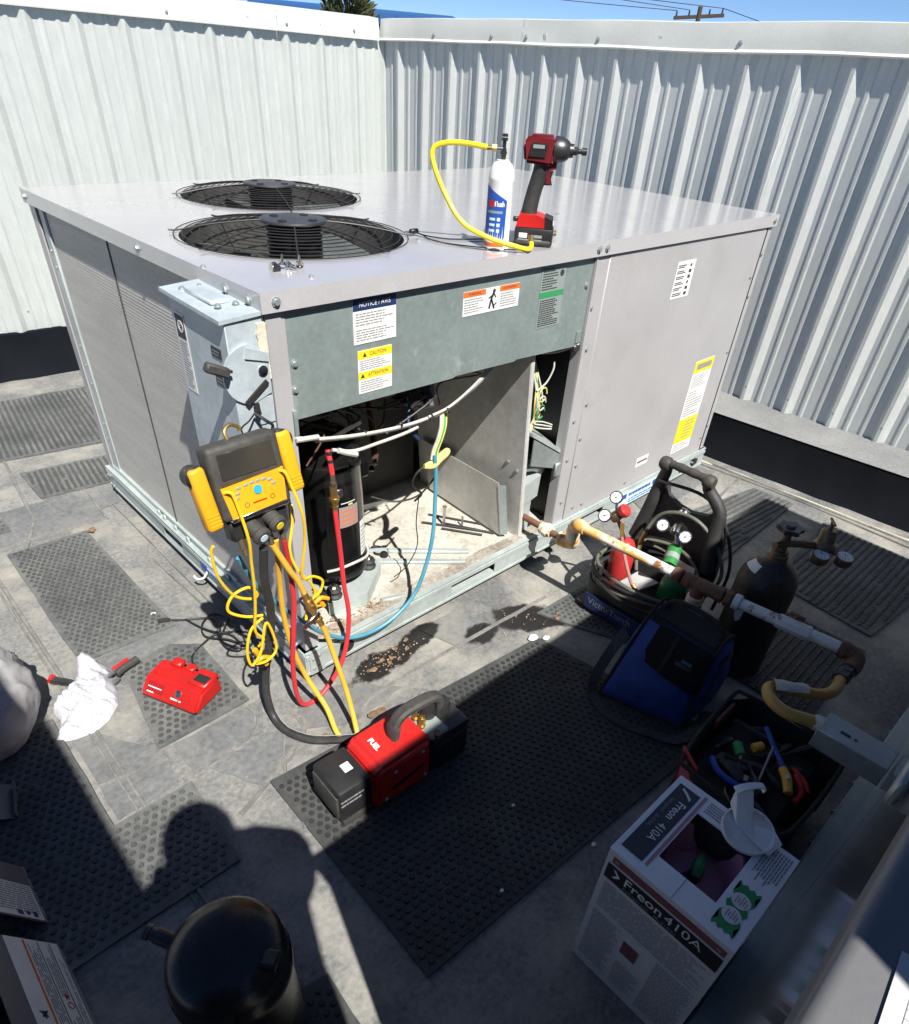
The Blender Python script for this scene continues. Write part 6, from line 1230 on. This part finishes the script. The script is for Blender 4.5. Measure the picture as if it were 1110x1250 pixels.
bm = bmn(); box(bm, (.43, -1.235, .10), (.72, -.99, .19), .02); obj('packed_tools', bm, m_dark, t)
for k in range(16):
    bm = bmn(); a = random.random() * 3.14; p = V((random.uniform(.46, .69), random.uniform(-1.21, -1.01), .196 + .02 * random.random())); d_ = V((math.cos(a), math.sin(a), random.uniform(-.1, .25))) * random.uniform(.025, .06)
    tube(bm, [p - d_, p, p + d_], lambda s: .007 + .004 * math.sin(s * 6), 7, 3); obj('packed_tool', bm, (m_black, m_dust, m_gun, m_blackr)[k % 4], t)
# ---- refrigerant carton
t = thing('refrigerant_carton', 'white refrigerant carton with a square opening in its top and dark printed bands', 'carton', (.10, -1.178, 0))
a0, a1, b0, b1, H = -.020, .215, -1.298, -1.054, .42
bm = bmn(); box(bm, (a0, b0, .002), (a0 + .003, b1, H)); obj('front_wall', bm, m_cardside, t)
bm = bmn(); box(bm, (a1 - .003, b0, .002), (a1, b1, H)); box(bm, (a0 + .0031, b0, .002), (a1 - .0031, b0 + .003, H)); box(bm, (a0 + .0031, b1 - .003, .002), (a1 - .0031, b1, H)); obj('side_walls', bm, m_card, t)
bm = bmn(); box(bm, (a0 + .0035, b0 + .0035, .01), (a0 + .0045, b1 - .0035, H - .002)); box(bm, (a1 - .0045, b0 + .0035, .01), (a1 - .0035, b1 - .0035, H - .002)); box(bm, (a0 + .0046, b0 + .0035, .01), (a1 - .0046, b0 + .0045, H - .002)); box(bm, (a0 + .0046, b1 - .0045, .01), (a1 - .0046, b1 - .0035, H - .002)); obj('inner_walls', bm, m_cardin, t)
hx0, hx1, hy0, hy1 = .030, .163, -1.235, -1.122
bm = bmn(); z0, z1 = H + .0002, H + .0035
box(bm, (a0, hy1, z0), (a1, b1, z1)); box(bm, (a0, b0, z0), (a1, hy0, z1)); box(bm, (a0, hy0, z0), (hx0, hy1, z1)); box(bm, (hx1, hy0, z0), (a1, hy1, z1)); tp_ = obj('top_flap', bm, m_card, t)
bm = bmn(); box(bm, (a0, -1.1795, z1 - .0005), (hx0, -1.1785, z1 + .0006)); box(bm, (hx1, -1.1795, z1 - .0005), (a1, -1.1785, z1 + .0006)); obj('flap_seam', bm, m_greyink, tp_)
zz = z1 + .0008; bm = bmn(); rect(bm, -.002, -1.108, .197, -1.064, zz); obj('dark_band', bm, m_cdark, tp_)
bm = bmn(); rect(bm, -.002, -1.1195, .205, -1.1135, zz); obj('mauve_stripe', bm, m_mauve, tp_)
T = fr((.158, -1.092, zz + .0006), (-1, 0, 0), (0, -1, 0)); text('Freon', .023, T, m_label, tp_, sx=.92, bold=.0003); text('410A', .023, T @ Mx.Translation((.066, 0, 0)), m_label, tp_, sx=.95)
text('Refrigerant   (R-410A)', .0105, T @ Mx.Translation((.002, -.0185, 0)), m_greyink, tp_, sx=.95)
bm = bmn(); 
for s in (1, -1): quad(bm, (.186, -1.086 , zz + .0006), (.180, -1.086, zz + .0006), (.170 , -1.086 - s * .0125, zz + .0006), (.177, -1.086 - s * .0125, zz + .0006)) if s == 1 else quad(bm, (.186, -1.086, zz + .0006), (.180, -1.086, zz + .0006), (.186, -1.0745, zz + .0006), (.192, -1.0745, zz + .0006))
obj('chevron', bm, m_label, tp_)
bm = bmn(); P = []
for k in range(9): P.append((-.004 + k * .0125, -1.284 + (.006 if k % 2 else 0), zz))
for k in range(7): P.append((.100 - (.006 if k % 2 else 0), -1.282 + k * .0062, zz))
for k in range(9): P.append((.100 - k * .0125, -1.243 - (.006 if k % 2 else 0), zz))
for k in range(7): P.append((-.006 + (.006 if k % 2 else 0), -1.245 - k * .0062, zz))
bm.faces.new([bm.verts.new(p) for p in P]); bmesh.ops.triangulate(bm, faces=bm.faces[:]); obj('green_seal', bm, m_grn, tp_)
for x in (.030, .064):
    bm = bmn(); bm.faces.new([bm.verts.new((x + .0155 * math.cos(a), -1.263 + .0165 * math.sin(a), zz + .0005)) for a in [2 * PI * k / 24 for k in range(24)]]); obj('seal_oval', bm, m_label, tp_)
    bm = bmn()
    for k in range(5): rect(bm, x - .009 + .003 * (k % 2), -1.274 + k * .0045, x + .004 + .004 * (k % 3), -1.2725 + k * .0045, zz + .001)
    obj('print', bm, m_greyink, tp_)
T = fr((.204, -1.246, zz), (-1, 0, 0), (0, -1, 0)); bm = bmn(); lines(bm, 0, .0, .088, .046, 9, th=.55, z=0, ragged=.25); obj('print', bm, m_greyink, tp_, T)
T = fr((.20, -1.128, zz), (0, -1, 0), (1, 0, 0)); bm = bmn(); lines(bm, 0, -.028, .045, .004, 5, th=.5, z=0); obj('print', bm, m_greyink, tp_, T)
TFc = fr((a0 - .0006, b1, 0), (0, -1, 0), (0, 0, 1)); fw_ = b1 - b0; fo = [o for o in t.children if o.name.startswith('front_wall')][0]
def fprint(name, x0_, y0_, x1_, y1_, mt, z=0.0):
    bm = bmn(); rect(bm, x0_, y0_, x1_, y1_, z); return obj(name, bm, mt, fo, TFc)
fprint('maroon_band', .012, .388, .236, .408, m_maroon); fprint('black_band', .006, .335, .238, .382, m_cblk)
for x in (.022, .224):
    bm = bmn(); cyl(bm, (x, .398, 0), (x, .398, .0006), .004, n=10); obj('punch_hole', bm, m_cardin, fo, TFc)
text('Freon', .034, TFc @ Mx.Translation((.045, .364, .0008)), m_label, fo, bold=.0004); text('410A', .034, TFc @ Mx.Translation((.130, .364, .0008)), m_label, fo)
text('Refrigerant   (R-410A)', .0125, TFc @ Mx.Translation((.046, .343, .0008)), m_greyink, fo)
bm = bmn(); quad(bm, (.020, .374, .0008), (.026, .374, .0008), (.037, .362, .0008), (.030, .362, .0008)); quad(bm, (.030, .362, .0008), (.037, .362, .0008), (.027, .350, .0008), (.021, .350, .0008)); obj('chevron', bm, m_label, fo, TFc)
bm = bmn(); lines(bm, .012, .235, .236, .325, 13, th=.42, z=0, ragged=.15); lines(bm, .012, .03, .085, .22, 24, th=.42, z=0, ragged=.3); lines(bm, .155, .03, .236, .225, 24, th=.42, z=0, ragged=.2); lines(bm, .09, .03, .15, .12, 11, th=.42, z=0); obj('print', bm, m_greyink, fo, TFc)
bm = bmn(); quad(bm, (.088, .200, .0004), (.122, .200, .0004), (.122, .155, .0004), (.088, .155, .0004)); obj('window_cutout', bm, m_maroon, fo, TFc)
t = thing('refrigerant_tank', 'pink refrigerant tank with green valve seen through the carton opening', 'gas cylinder', (.0975, -1.178, 0))
cx, cy = .0975, -1.178
bm = bmn(); lathe(bm, [(0, .012), (.10, .012), (.108, .03), (.108, .26), (.102, .29), (.085, .318), (.055, .334), (.03, .34), (0, .341)], (cx, cy, 0), n=32); obj('shell', bm, m_pink, t)
for a in (.9, 2.4 + .6, 4.4, 5.9 - .3):
    c = V((cx + .058 * math.cos(a), cy + .058 * math.sin(a), 0)); tn = V((-math.sin(a), math.cos(a), 0)); o_ = V((math.cos(a), math.sin(a), 0)); bm = bmn()
    prof = [(-.035, .315), (-.030, .345), (-.016, .372), (-.012, .40), (0, .41), (.012, .40), (.016, .372), (.030, .345), (.035, .315)]; prism(bm, [c + tn * s + V((0, 0, z)) + o_ * (z - .33) * .18 for s, z in prof], o_ * .004); obj('collar_ear', bm, m_pink, t)
bm = bmn(); cyl(bm, (cx, cy, .338), (cx, cy, .372), .012, n=10); cyl(bm, (cx, cy, .36), (cx - .03, cy + .012, .362), .009, n=8); obj('valve_stem', bm, m_black, t)
bm = bmn(); tube(bm, [(cx - .02, cy - .004, .376), (cx - .006, cy, .382), (cx + .008, cy + .004, .382), (cx + .024, cy + .008, .376)], lambda s: .008 + .004 * math.sin(PI * s), 8); obj('valve_handle', bm, m_gval, t)
# white hanger lid hooked on the carton edge
t = thing('hanger_cap', 'white plastic lid with a hooked strap lying on the carton edge', 'plastic cap', (.19, -1.2, .43))
bm = bmn(); lathe(bm, [(0, 0), (.043, 0), (.047, .003), (.047, .012), (.044, .012), (.043, .004), (0, .004)], (.192, -1.205, .4285), (-.12, -.05, 1), 36); obj('lid_disc', bm, m_white, t)
bm = bmn(); prism(bm, [(.184, -1.186, .437), (.184, -1.220, .437), (.222, -1.176, .501), (.200, -1.158, .501)], (.0028, .0005, -.0005)); bmesh.ops.bevel(bm, geom=bm.edges[:], offset=.0006, segments=1, affect='EDGES'); obj('strap', bm, m_white, t)
bm = bmn(); prism(bm, [(.185, -1.184, .437), (.2, -1.156, .501), (.203, -1.154, .501), (.212, -1.155, .445), (.206, -1.165, .437)], (.001, -.002, 0)); obj('strap_web', bm, m_white, t)
bm = bmn(); P = spline([(.196, -1.155, .4995), (.208, -1.163, .506), (.224, -1.174, .5075), (.238, -1.184, .505), (.2435, -1.1885, .498), (.242, -1.188, .490)], 5); ls = []
for i, p in enumerate(P):
    d_ = (P[min(i + 1, len(P) - 1)] - P[max(i - 1, 0)]).normalized(); s_ = V((.55, .78, .05)).normalized(); n_ = s_.cross(d_).normalized(); wd_ = .0075 - .003 * (i / len(P)); ls.append([bm.verts.new(p + s_ * a_ * wd_ + n_ * b_) for a_, b_ in ((-1, -.0016), (1, -.0016), (1, .0016), (-1, .0016))])
rings(bm, ls); obj('hook', bm, m_white, t)
bm = bmn(); prism(bm, [(.172, -1.255, .4335), (.212, -1.262, .4335), (.228, -1.240, .434), (.198, -1.20, .442), (.178, -1.20, .442)], (0, 0, .0012)); obj('paper_flap', bm, m_card, t)
# ---- old compressor in the foreground
cx, cy = -.612, -.755
t = thing('old_compressor', 'black domed compressor shell standing in the foreground shade', 'compressor', (cx, cy, 0))
bm = bmn(); lathe(bm, [(0, .03), (.085, .03), (.093, .04), (.095, .06), (.093, .33), (.097, .335), (.097, .36), (.094, .365), (.0935, .388), (.089, .404), (.079, .416), (.06, .425), (.032, .431), (0, .433)], (cx, cy, 0), n=48); obj('shell', bm, m_shell, t)
bm = bmn(); prism(bm, [(cx - .10, cy - .10, .008), (cx + .10, cy - .10, .008), (cx + .10, cy + .10, .008), (cx - .10, cy + .10, .008)], (0, 0, .024)); obj('foot_plate', bm, m_black, t)
Tq = fr((cx + .043, cy - .062, .4185), (.75, .66, -.2), (-.62, .78, .08)); bm = bmn(); box(bm, (-.017, -.014, -.006), (.017, .014, .004), .003, T=Tq, seg=2); wp = obj('stamped_pad', bm, m_gloss, t); bm = bmn(); box(bm, (-.0115, -.009, .0035), (.0115, .009, .0052), .002, T=Tq); obj('pad_centre', bm, m_black, wp)
bm = bmn(); cyl(bm, (cx - .05, cy + .078, .375), (cx - .066, cy + .104, .382), .013, n=12); obj('discharge_stub', bm, m_black, t); bm = bmn(); lathe(bm, [(0, 0), (.0125, 0), (.0125, .008), (.010, .009), (.010, .016), (.0125, .017), (.0125, .026), (0, .027)], (cx - .064, cy + .100, .3815), (-.55, .82, .25), 12); obj('stub_plug', bm, m_gun, t)
# ---- second unit, close on the right, and the tall hood on it
t = thing('rooftop_ac_unit', 'grey rooftop unit at the lower right with glossy side and paper on its lid', 'air conditioner', (.7, -2.1, 0))
U0, U1, V0, V1 = -.56, 1.95, -2.95, -1.335
bm = bmn(); box(bm, (U0 + .02, V0 + .02, .0), (U1 - .02, V1 - .03, .05)); obj('sleeper', bm, m_blackr, t)
bm = bmn(); box(bm, (U0, V1 + .004, .052), (U1, V1 + .030, .056)); box(bm, (U0, V1 + .025, .056), (U1, V1 + .030, .13)); box(bm, (U0, V1 - .01, .130), (U1, V1 + .030, .134)); box(bm, (U0, V1 + .0305, .085), (U1, V1 + .034, .10)); obj('skid_rail', bm, m_rail, t)
for k in range(9): screw((.05 + k * .13, V1 + .0345, .092), (0, 1, 0), t, .9)
bm = bmn(); box(bm, (U0 + .005, V0, .136), (U1 - .005, V1 - .012, 1.08)); obj('casing', bm, m_u2, t)
bm = bmn(); box(bm, (U0 + .05, V1 - .0115, .16), (.28, V1 - .002, 1.06), .003); box(bm, (.29, V1 - .0115, .16), (1.12, V1 - .002, 1.06), .003); box(bm, (1.13, V1 - .0115, .16), (1.9, V1 - .002, 1.06), .003); obj('side_panel', bm, m_u2f, t)
bm = bmn(); box(bm, (U0 - .01, V0 - .01, 1.075), (U1 + .01, V1 + .008, 1.12), .009, seg=4); obj('lid', bm, m_u2, t)
bm = bmn(); box(bm, (-.51, V0 + .05, 1.121), (1.9, -1.67, 1.76), .01); obj('hood', bm, m_u2, t)
bm = bmn(); box(bm, (.58, V1 + .002, .345), (.655, -1.183, .40), .002); jb = obj('junction_box', bm, m_galv, t)
bm = bmn(); cyl(bm, (.612, -1.225, .399), (.612, -1.243, .3995), .0035, n=8); box(bm, (.607, -1.243, .3995), (.617, -1.222, .4008), .001); cyl(bm, (.612, -1.255, .3995), (.612, -1.255, .4008), .004, n=8); obj('box_slot', bm, m_ink, jb)
bm = bmn(); box(bm, (-.02, V1 - .0005, .86), (.06, V1 + .012, .90), .004); obj('panel_latch', bm, m_galv, t)
t = thing('paper_sheet', 'white printed form with ruled rows lying on the lid of the nearest unit', 'paper', (-.47, -1.41, 1.12))
T = fr((-.398, -1.3515, 1.1212), (.09, -1, 0), (1, .09, .0)); bm = bmn(); box(bm, (0, -.15, 0), (.13, .0, .0006)); ps = obj('sheet', bm, m_paper, t, T)
bm = bmn()
for k in range(20): rect(bm, .009, -.0135 - k * .0058, .122, -.0132 - k * .0058, .0009)
for x in (.009, .055, .122): rect(bm, x, -.124, x + .0003, -.0132, .0009)
obj('ruled_rows', bm, m_greyink, ps, T)
for k, s_ in enumerate(('', 'COMP', 'COMP', 'FAN M', 'OUT', 'IN')):
    if s_: text(s_, .0048, T @ Mx.Translation((.012, -.0163 - k * .0058, .0009)), m_greyink, ps, sx=1.15)
# ---- left: unit outside the frame, with two removed panels lying against its curb
t = thing('rooftop_ac_unit', 'grey rooftop unit just outside the left edge that shades the roof', 'air conditioner', (-1.6, -1.7, 0))
bm = bmn(); box(bm, (-2.45, -3.2, .21), (-1.135, -1.0, 2.16), .005); obj('casing', bm, m_u2, t)
bm = bmn(); box(bm, (-2.46, -3.21, 2.161), (-1.127, -.99, 2.20), .006); obj('lid', bm, m_u2, t)
bm = bmn(); box(bm, (-2.43, -3.18, 0), (-1.10, -.97, .208)); obj('roof_curb', bm, m_u2, t)
pu = V((-.09, 0, .2)).normalized()
def leanpanel(label, y0_, y1_, Ln, prints):
    t = thing('removed_panel', label, 'metal panel', (-.835, (y0_ + y1_) / 2, 0)); T = fr((-.830, y1_, .004), (0, 1, 0), pu)
    w_ = abs(y1_ - y0_); bm = bmn(); box(bm, (0, 0, -.002), (w_, Ln, 0)); box(bm, (0, -.0001, -.016), (w_, .0019, -.002)); pn = obj('sheet', bm, m_u2, t, T)
    bm = bmn(); box(bm, (.0, .0025, .0004), (w_, .012, .0012)); obj('edge_flange', bm, m_galv, t, T)
    prints(T, w_, t); return t
def pA(T, w_, t):
    bm = bmn(); box(bm, (w_ * .02, .014, .0004), (w_ * .62, .17, .001)); lb = obj('label_plate', bm, m_label, t, T)
    bm = bmn(); lines(bm, .0, .0, .14, w_ * .5, 12, th=.55, z=.0013, ragged=.1); obj('print', bm, m_greyink, lb, T @ fr((w_ * .60, .02, 0), (0, 1, 0), (-1, 0, 0)))
    bm = bmn(); rect(bm, w_ * .05, .03, w_ * .14, .042, .0015); rect(bm, w_ * .05, .07, w_ * .13, .085, .0015); cyl(bm, (w_ * .1, .056, .001), (w_ * .1, .056, .0016), .006, n=10); obj('print', bm, m_navy, lb, T)
def pB(T, w_, t):
    T = T @ Mx.Translation((w_ - .302, 0, 0)); bm = bmn(); box(bm, (.002, .013, .0004), (.30, .155, .001)); lb = obj('label_plate', bm, m_label, t, T)
    bm = bmn(); rect(bm, .006, .104, .296, .110, .0014); obj('orange_rule', bm, m_org, lb, T)
    for yy in (.068, .036):
        bm = bmn(); rect(bm, .006, yy, .296, yy + .0035, .0014); obj('green_rule', bm, m_grn, lb, T)
    bm = bmn(); lines(bm, .01, .074, .29, .100, 5, th=.6, z=.0014, ragged=.1); lines(bm, .01, .042, .13, .064, 4, th=.6, z=.0014); lines(bm, .16, .042, .29, .064, 4, th=.6, z=.0014); lines(bm, .03, .018, .27, .032, 3, th=.5, z=.0014, ragged=.5); obj('print', bm, m_greyink, lb, T)
    bm = bmn()
    for x, y in ((.07, .128), (.16, .052)):
        for a in range(5): p = V((x, y, .0015)); d_ = V((math.cos(a * 1.256), math.sin(a * 1.256), 0)) * .010; n_ = V((-d_.y, d_.x, 0)) * .3; bm.faces.new([bm.verts.new(q) for q in (p - n_, p + d_, p + n_)])
    lathe(bm, [(.006, 0), (.008, 0), (.008, .0004), (.006, .0004), (.006, 0)], (.14, .050, .0014), n=14); obj('red_mark', bm, m_red, lb, T)
    bm = bmn()
    for k in range(6): a = k * 1.05; p = V((.115 + .003 * (k % 2), .128, .0015)); d_ = V((math.cos(a), math.sin(a), 0)) * (.011 + .003 * (k % 2)); n_ = V((-d_.y, d_.x, 0)) * .35; bm.faces.new([bm.verts.new(q) for q in (p - n_, p + d_, p + n_)])
    obj('black_mark', bm, m_navy, lb, T)
bm = bmn(); box(bm, (-1.02, -.96, 0), (-.935, .13, .20), .003); setp(obj('curb_block', bm, m_u2), 'low grey roof curb that the two loose panels lean on at the left edge', 'roof curb')
leanpanel('short grey metal panel with white label at the left edge, farther of two', -.085, -.255, .21, pA)
leanpanel('long grey metal panel with orange and green ruled label at the lower left', -.315, -.90, .21, pB)
t = thing('metal_bracket', 'bent grey metal piece at the left edge above the two panels', 'bracket', (-.80, .15, 0))
bm = bmn(); prism(bm, [(-.775, .165, .004), (-.80, .06, .004), (-.87, .07, .05), (-.86, .20, .055)], (0, 0, .003)); prism(bm, [(-.775, .165, .006), (-.80, .06, .006), (-.80, .06, .03), (-.775, .165, .03)], (-.002, 0, 0)); obj('sheet', bm, m_u2, t)
# ---- dry leaves and scraps on the roof
random.seed(11)
for k, (x, y, s_) in enumerate(((.17, -.09, .016), (.215, -.075, .014), (.255, -.085, .013), (.29, -.06, .012), (.32, -.085, .012), (.345, -.05, .012), (.235, -.1, .011), (.075, -.24, .026), (.052, -.285, .022), (-.20, 1.235, .025), (.83, -.30, .014), (.845, -.285, .012), (-.09, -.22, .016), (1.0, -.56, .012))):
    a = random.random() * 6; bm = bmn(); P = []
    for i in range(10):
        th = 2 * PI * i / 10; r_ = s_ * (1 + .35 * math.sin(th * 2.5 + k)) * (.55 + .45 * abs(math.cos(th))); P.append((x + r_ * math.cos(th + a), y + .8 * r_ * math.sin(th + a), .0105 + .004 * math.sin(th * 2 + k)))
    c = bm.verts.new((x, y, .013)); vs = [bm.verts.new(p) for p in P]
    for i in range(10): bm.faces.new((c, vs[i], vs[(i + 1) % 10]))
    bmesh.ops.solidify(bm, geom=bm.faces[:], thickness=.0006)
    setp(obj('dry_leaf', bm, m_leaf), 'curled brown leaf at the wet spot by the front skid rail' if k < 7 else ('pale torn leaf by the vacuum pump hose' if k in (7, 8, 12) else 'dry brown scrap lying on the roof among the mats'), 'leaf', 'dry leaves on the roof')
bm = bmn()
for i in range(700):
    if i < 110: x, y = random.gauss(.25, .08), random.gauss(-.075, .025)
    elif i < 160: x, y = random.gauss(.78, .09), random.gauss(-.24, .06)
    elif i < 640: x, y = random.uniform(-.6, .2), random.uniform(-.3, 1.6)
    else: x, y = random.uniform(-.8, 2.4), random.uniform(-1.2, 2.6)
    if x > -.02 and -.02 < y < 1.5: continue
    s_ = random.uniform(.0012, .0045) * (1.0 if i < 160 else .6); a = random.random() * 6; z = .0055
    quad(bm, *[(x + s_ * math.cos(a + q_ * 1.57), y + s_ * .7 * math.sin(a + q_ * 1.57), z + random.uniform(0, .002)) for q_ in range(4)])
obj('roof_grit', bm, m_leaf, kind='stuff')
for k, (x, y, s_) in enumerate(((.685, -.315, .020), (.72, -.345, .014), (-.228, .60, .009), (-.04, -.86, .006), (.22, -.93, .007), (.15, -.72, .006))):
    bm = bmn(); bmesh.ops.create_icosphere(bm, subdivisions=2, radius=1)
    for v in bm.verts: v.co = V((x, y, .008)) + V((v.co.x * s_, v.co.y * s_ * .7, v.co.z * s_ * .25)) * (1 + .35 * mnoise.noise(v.co * 2 + V((k, 0, 0))))
    setp(obj('paper_scrap', bm, m_label), ('pale lump of wet paper at the dark stain near the torch kit', 'smaller pale scrap beside the wet paper lump', 'tiny white scrap on the sunlit mat', 'tiny white scrap on the shaded mat nearest the carton', 'tiny white scrap on the shaded mat behind the carton', 'tiny white scrap in the middle of the shaded mat')[k], 'paper scrap')
# ---- the photographer, standing behind the camera between the two units
t = thing('person', 'person in dark work clothes and cap holding both hands up in front of the face', 'person', (-.865, -1.555, 0))
jv = [((0, 0, .98), .15), ((0, .0, 1.2), .19), ((0, .01, 1.42), .17), ((0, .02, 1.55), .12), ((0, .03, 1.60), .085), ((0, .035, 1.63), .06), ((0, .03, 1.67), .05),
      ((-.155, .0, 1.49), .115), ((-.235, .07, 1.40), .09), ((-.14, .12, 1.40), .06), ((-.085, .13, 1.40), .045), ((.155, .0, 1.49), .115), ((.235, .05, 1.33), .085), ((.14, .11, 1.39), .06), ((.085, .13, 1.40), .045),
      ((-.095, 0, .86), .098), ((-.10, .02, .48), .066), ((-.10, -.02, .10), .046), ((-.105, .10, .045), .042), ((.095, 0, .86), .098), ((.10, .02, .48), .066), ((.10, -.02, .10), .046), ((.105, .10, .045), .042)]
je = [(0, 1), (1, 2), (2, 3), (3, 4), (4, 5), (5, 6), (2, 7), (7, 8), (8, 9), (9, 10), (2, 11), (11, 12), (12, 13), (13, 14), (0, 15), (15, 16), (16, 17), (17, 18), (0, 19), (19, 20), (20, 21), (21, 22)]
me = bpy.data.meshes.new('body'); me.from_pydata([j[0] for j in jv], je, []); bo = bpy.data.objects.new('body', me); COL.objects.link(bo)
sk = bo.modifiers.new('skin', 'SKIN'); sk.use_smooth_shade = True
for i, j in enumerate(jv): me.skin_vertices[0].data[i].radius = (j[1], j[1] * (.72 if i < 3 else 1))
me.skin_vertices[0].data[0].use_root = True
bo.modifiers.new('sub', 'SUBSURF').levels = 2; bo.modifiers['sub'].render_levels = 2
me.materials.append(m_jean); bo.parent = t; 
bm = bmn(); bmesh.ops.create_uvsphere(bm, u_segments=20, v_segments=12, radius=.094); 
for v in bm.verts: v.co = V((v.co.x * .92, v.co.y * 1.02 + .03, max(v.co.z, -.01) * 1.0 + 1.66))
hat = obj('cap', bm, m_hat, None); hat.parent = t
bm = bmn(); bmesh.ops.create_uvsphere(bm, u_segments=16, v_segments=10, radius=.078)
for v in bm.verts: v.co = V((v.co.x * .84, v.co.y * .95 + .04, v.co.z * 1.2 + 1.61))
hd = obj('head', bm, m_skin, None); hd.parent = t
bm = bmn(); prism(bm, [(-.012, .10, 1.60), (.012, .10, 1.60), (.006, .125, 1.585), (-.006, .125, 1.585)], (0, 0, -.01)); ns = obj('nose', bm, m_skin, None); ns.parent = hd
for sx_ in (-1, 1):
    for k in range(4):
        bm = bmn(); b_ = V((sx_ * .08, .145, 1.385 + k * .018)); tube(bm, [b_, b_ + V((-sx_ * .012, .03, .012)), b_ + V((-sx_ * .03, .035, .016))], .008, 7); fg = obj('finger', bm, m_skin, None); fg.parent = t
    bm = bmn(); b_ = V((sx_ * .075, .14, 1.38)); tube(bm, [b_, b_ + V((-sx_ * .02, -.01, .02)), b_ + V((-sx_ * .028, -.005, .04))], .009, 7); fg = obj('thumb', bm, m_skin, None); fg.parent = t
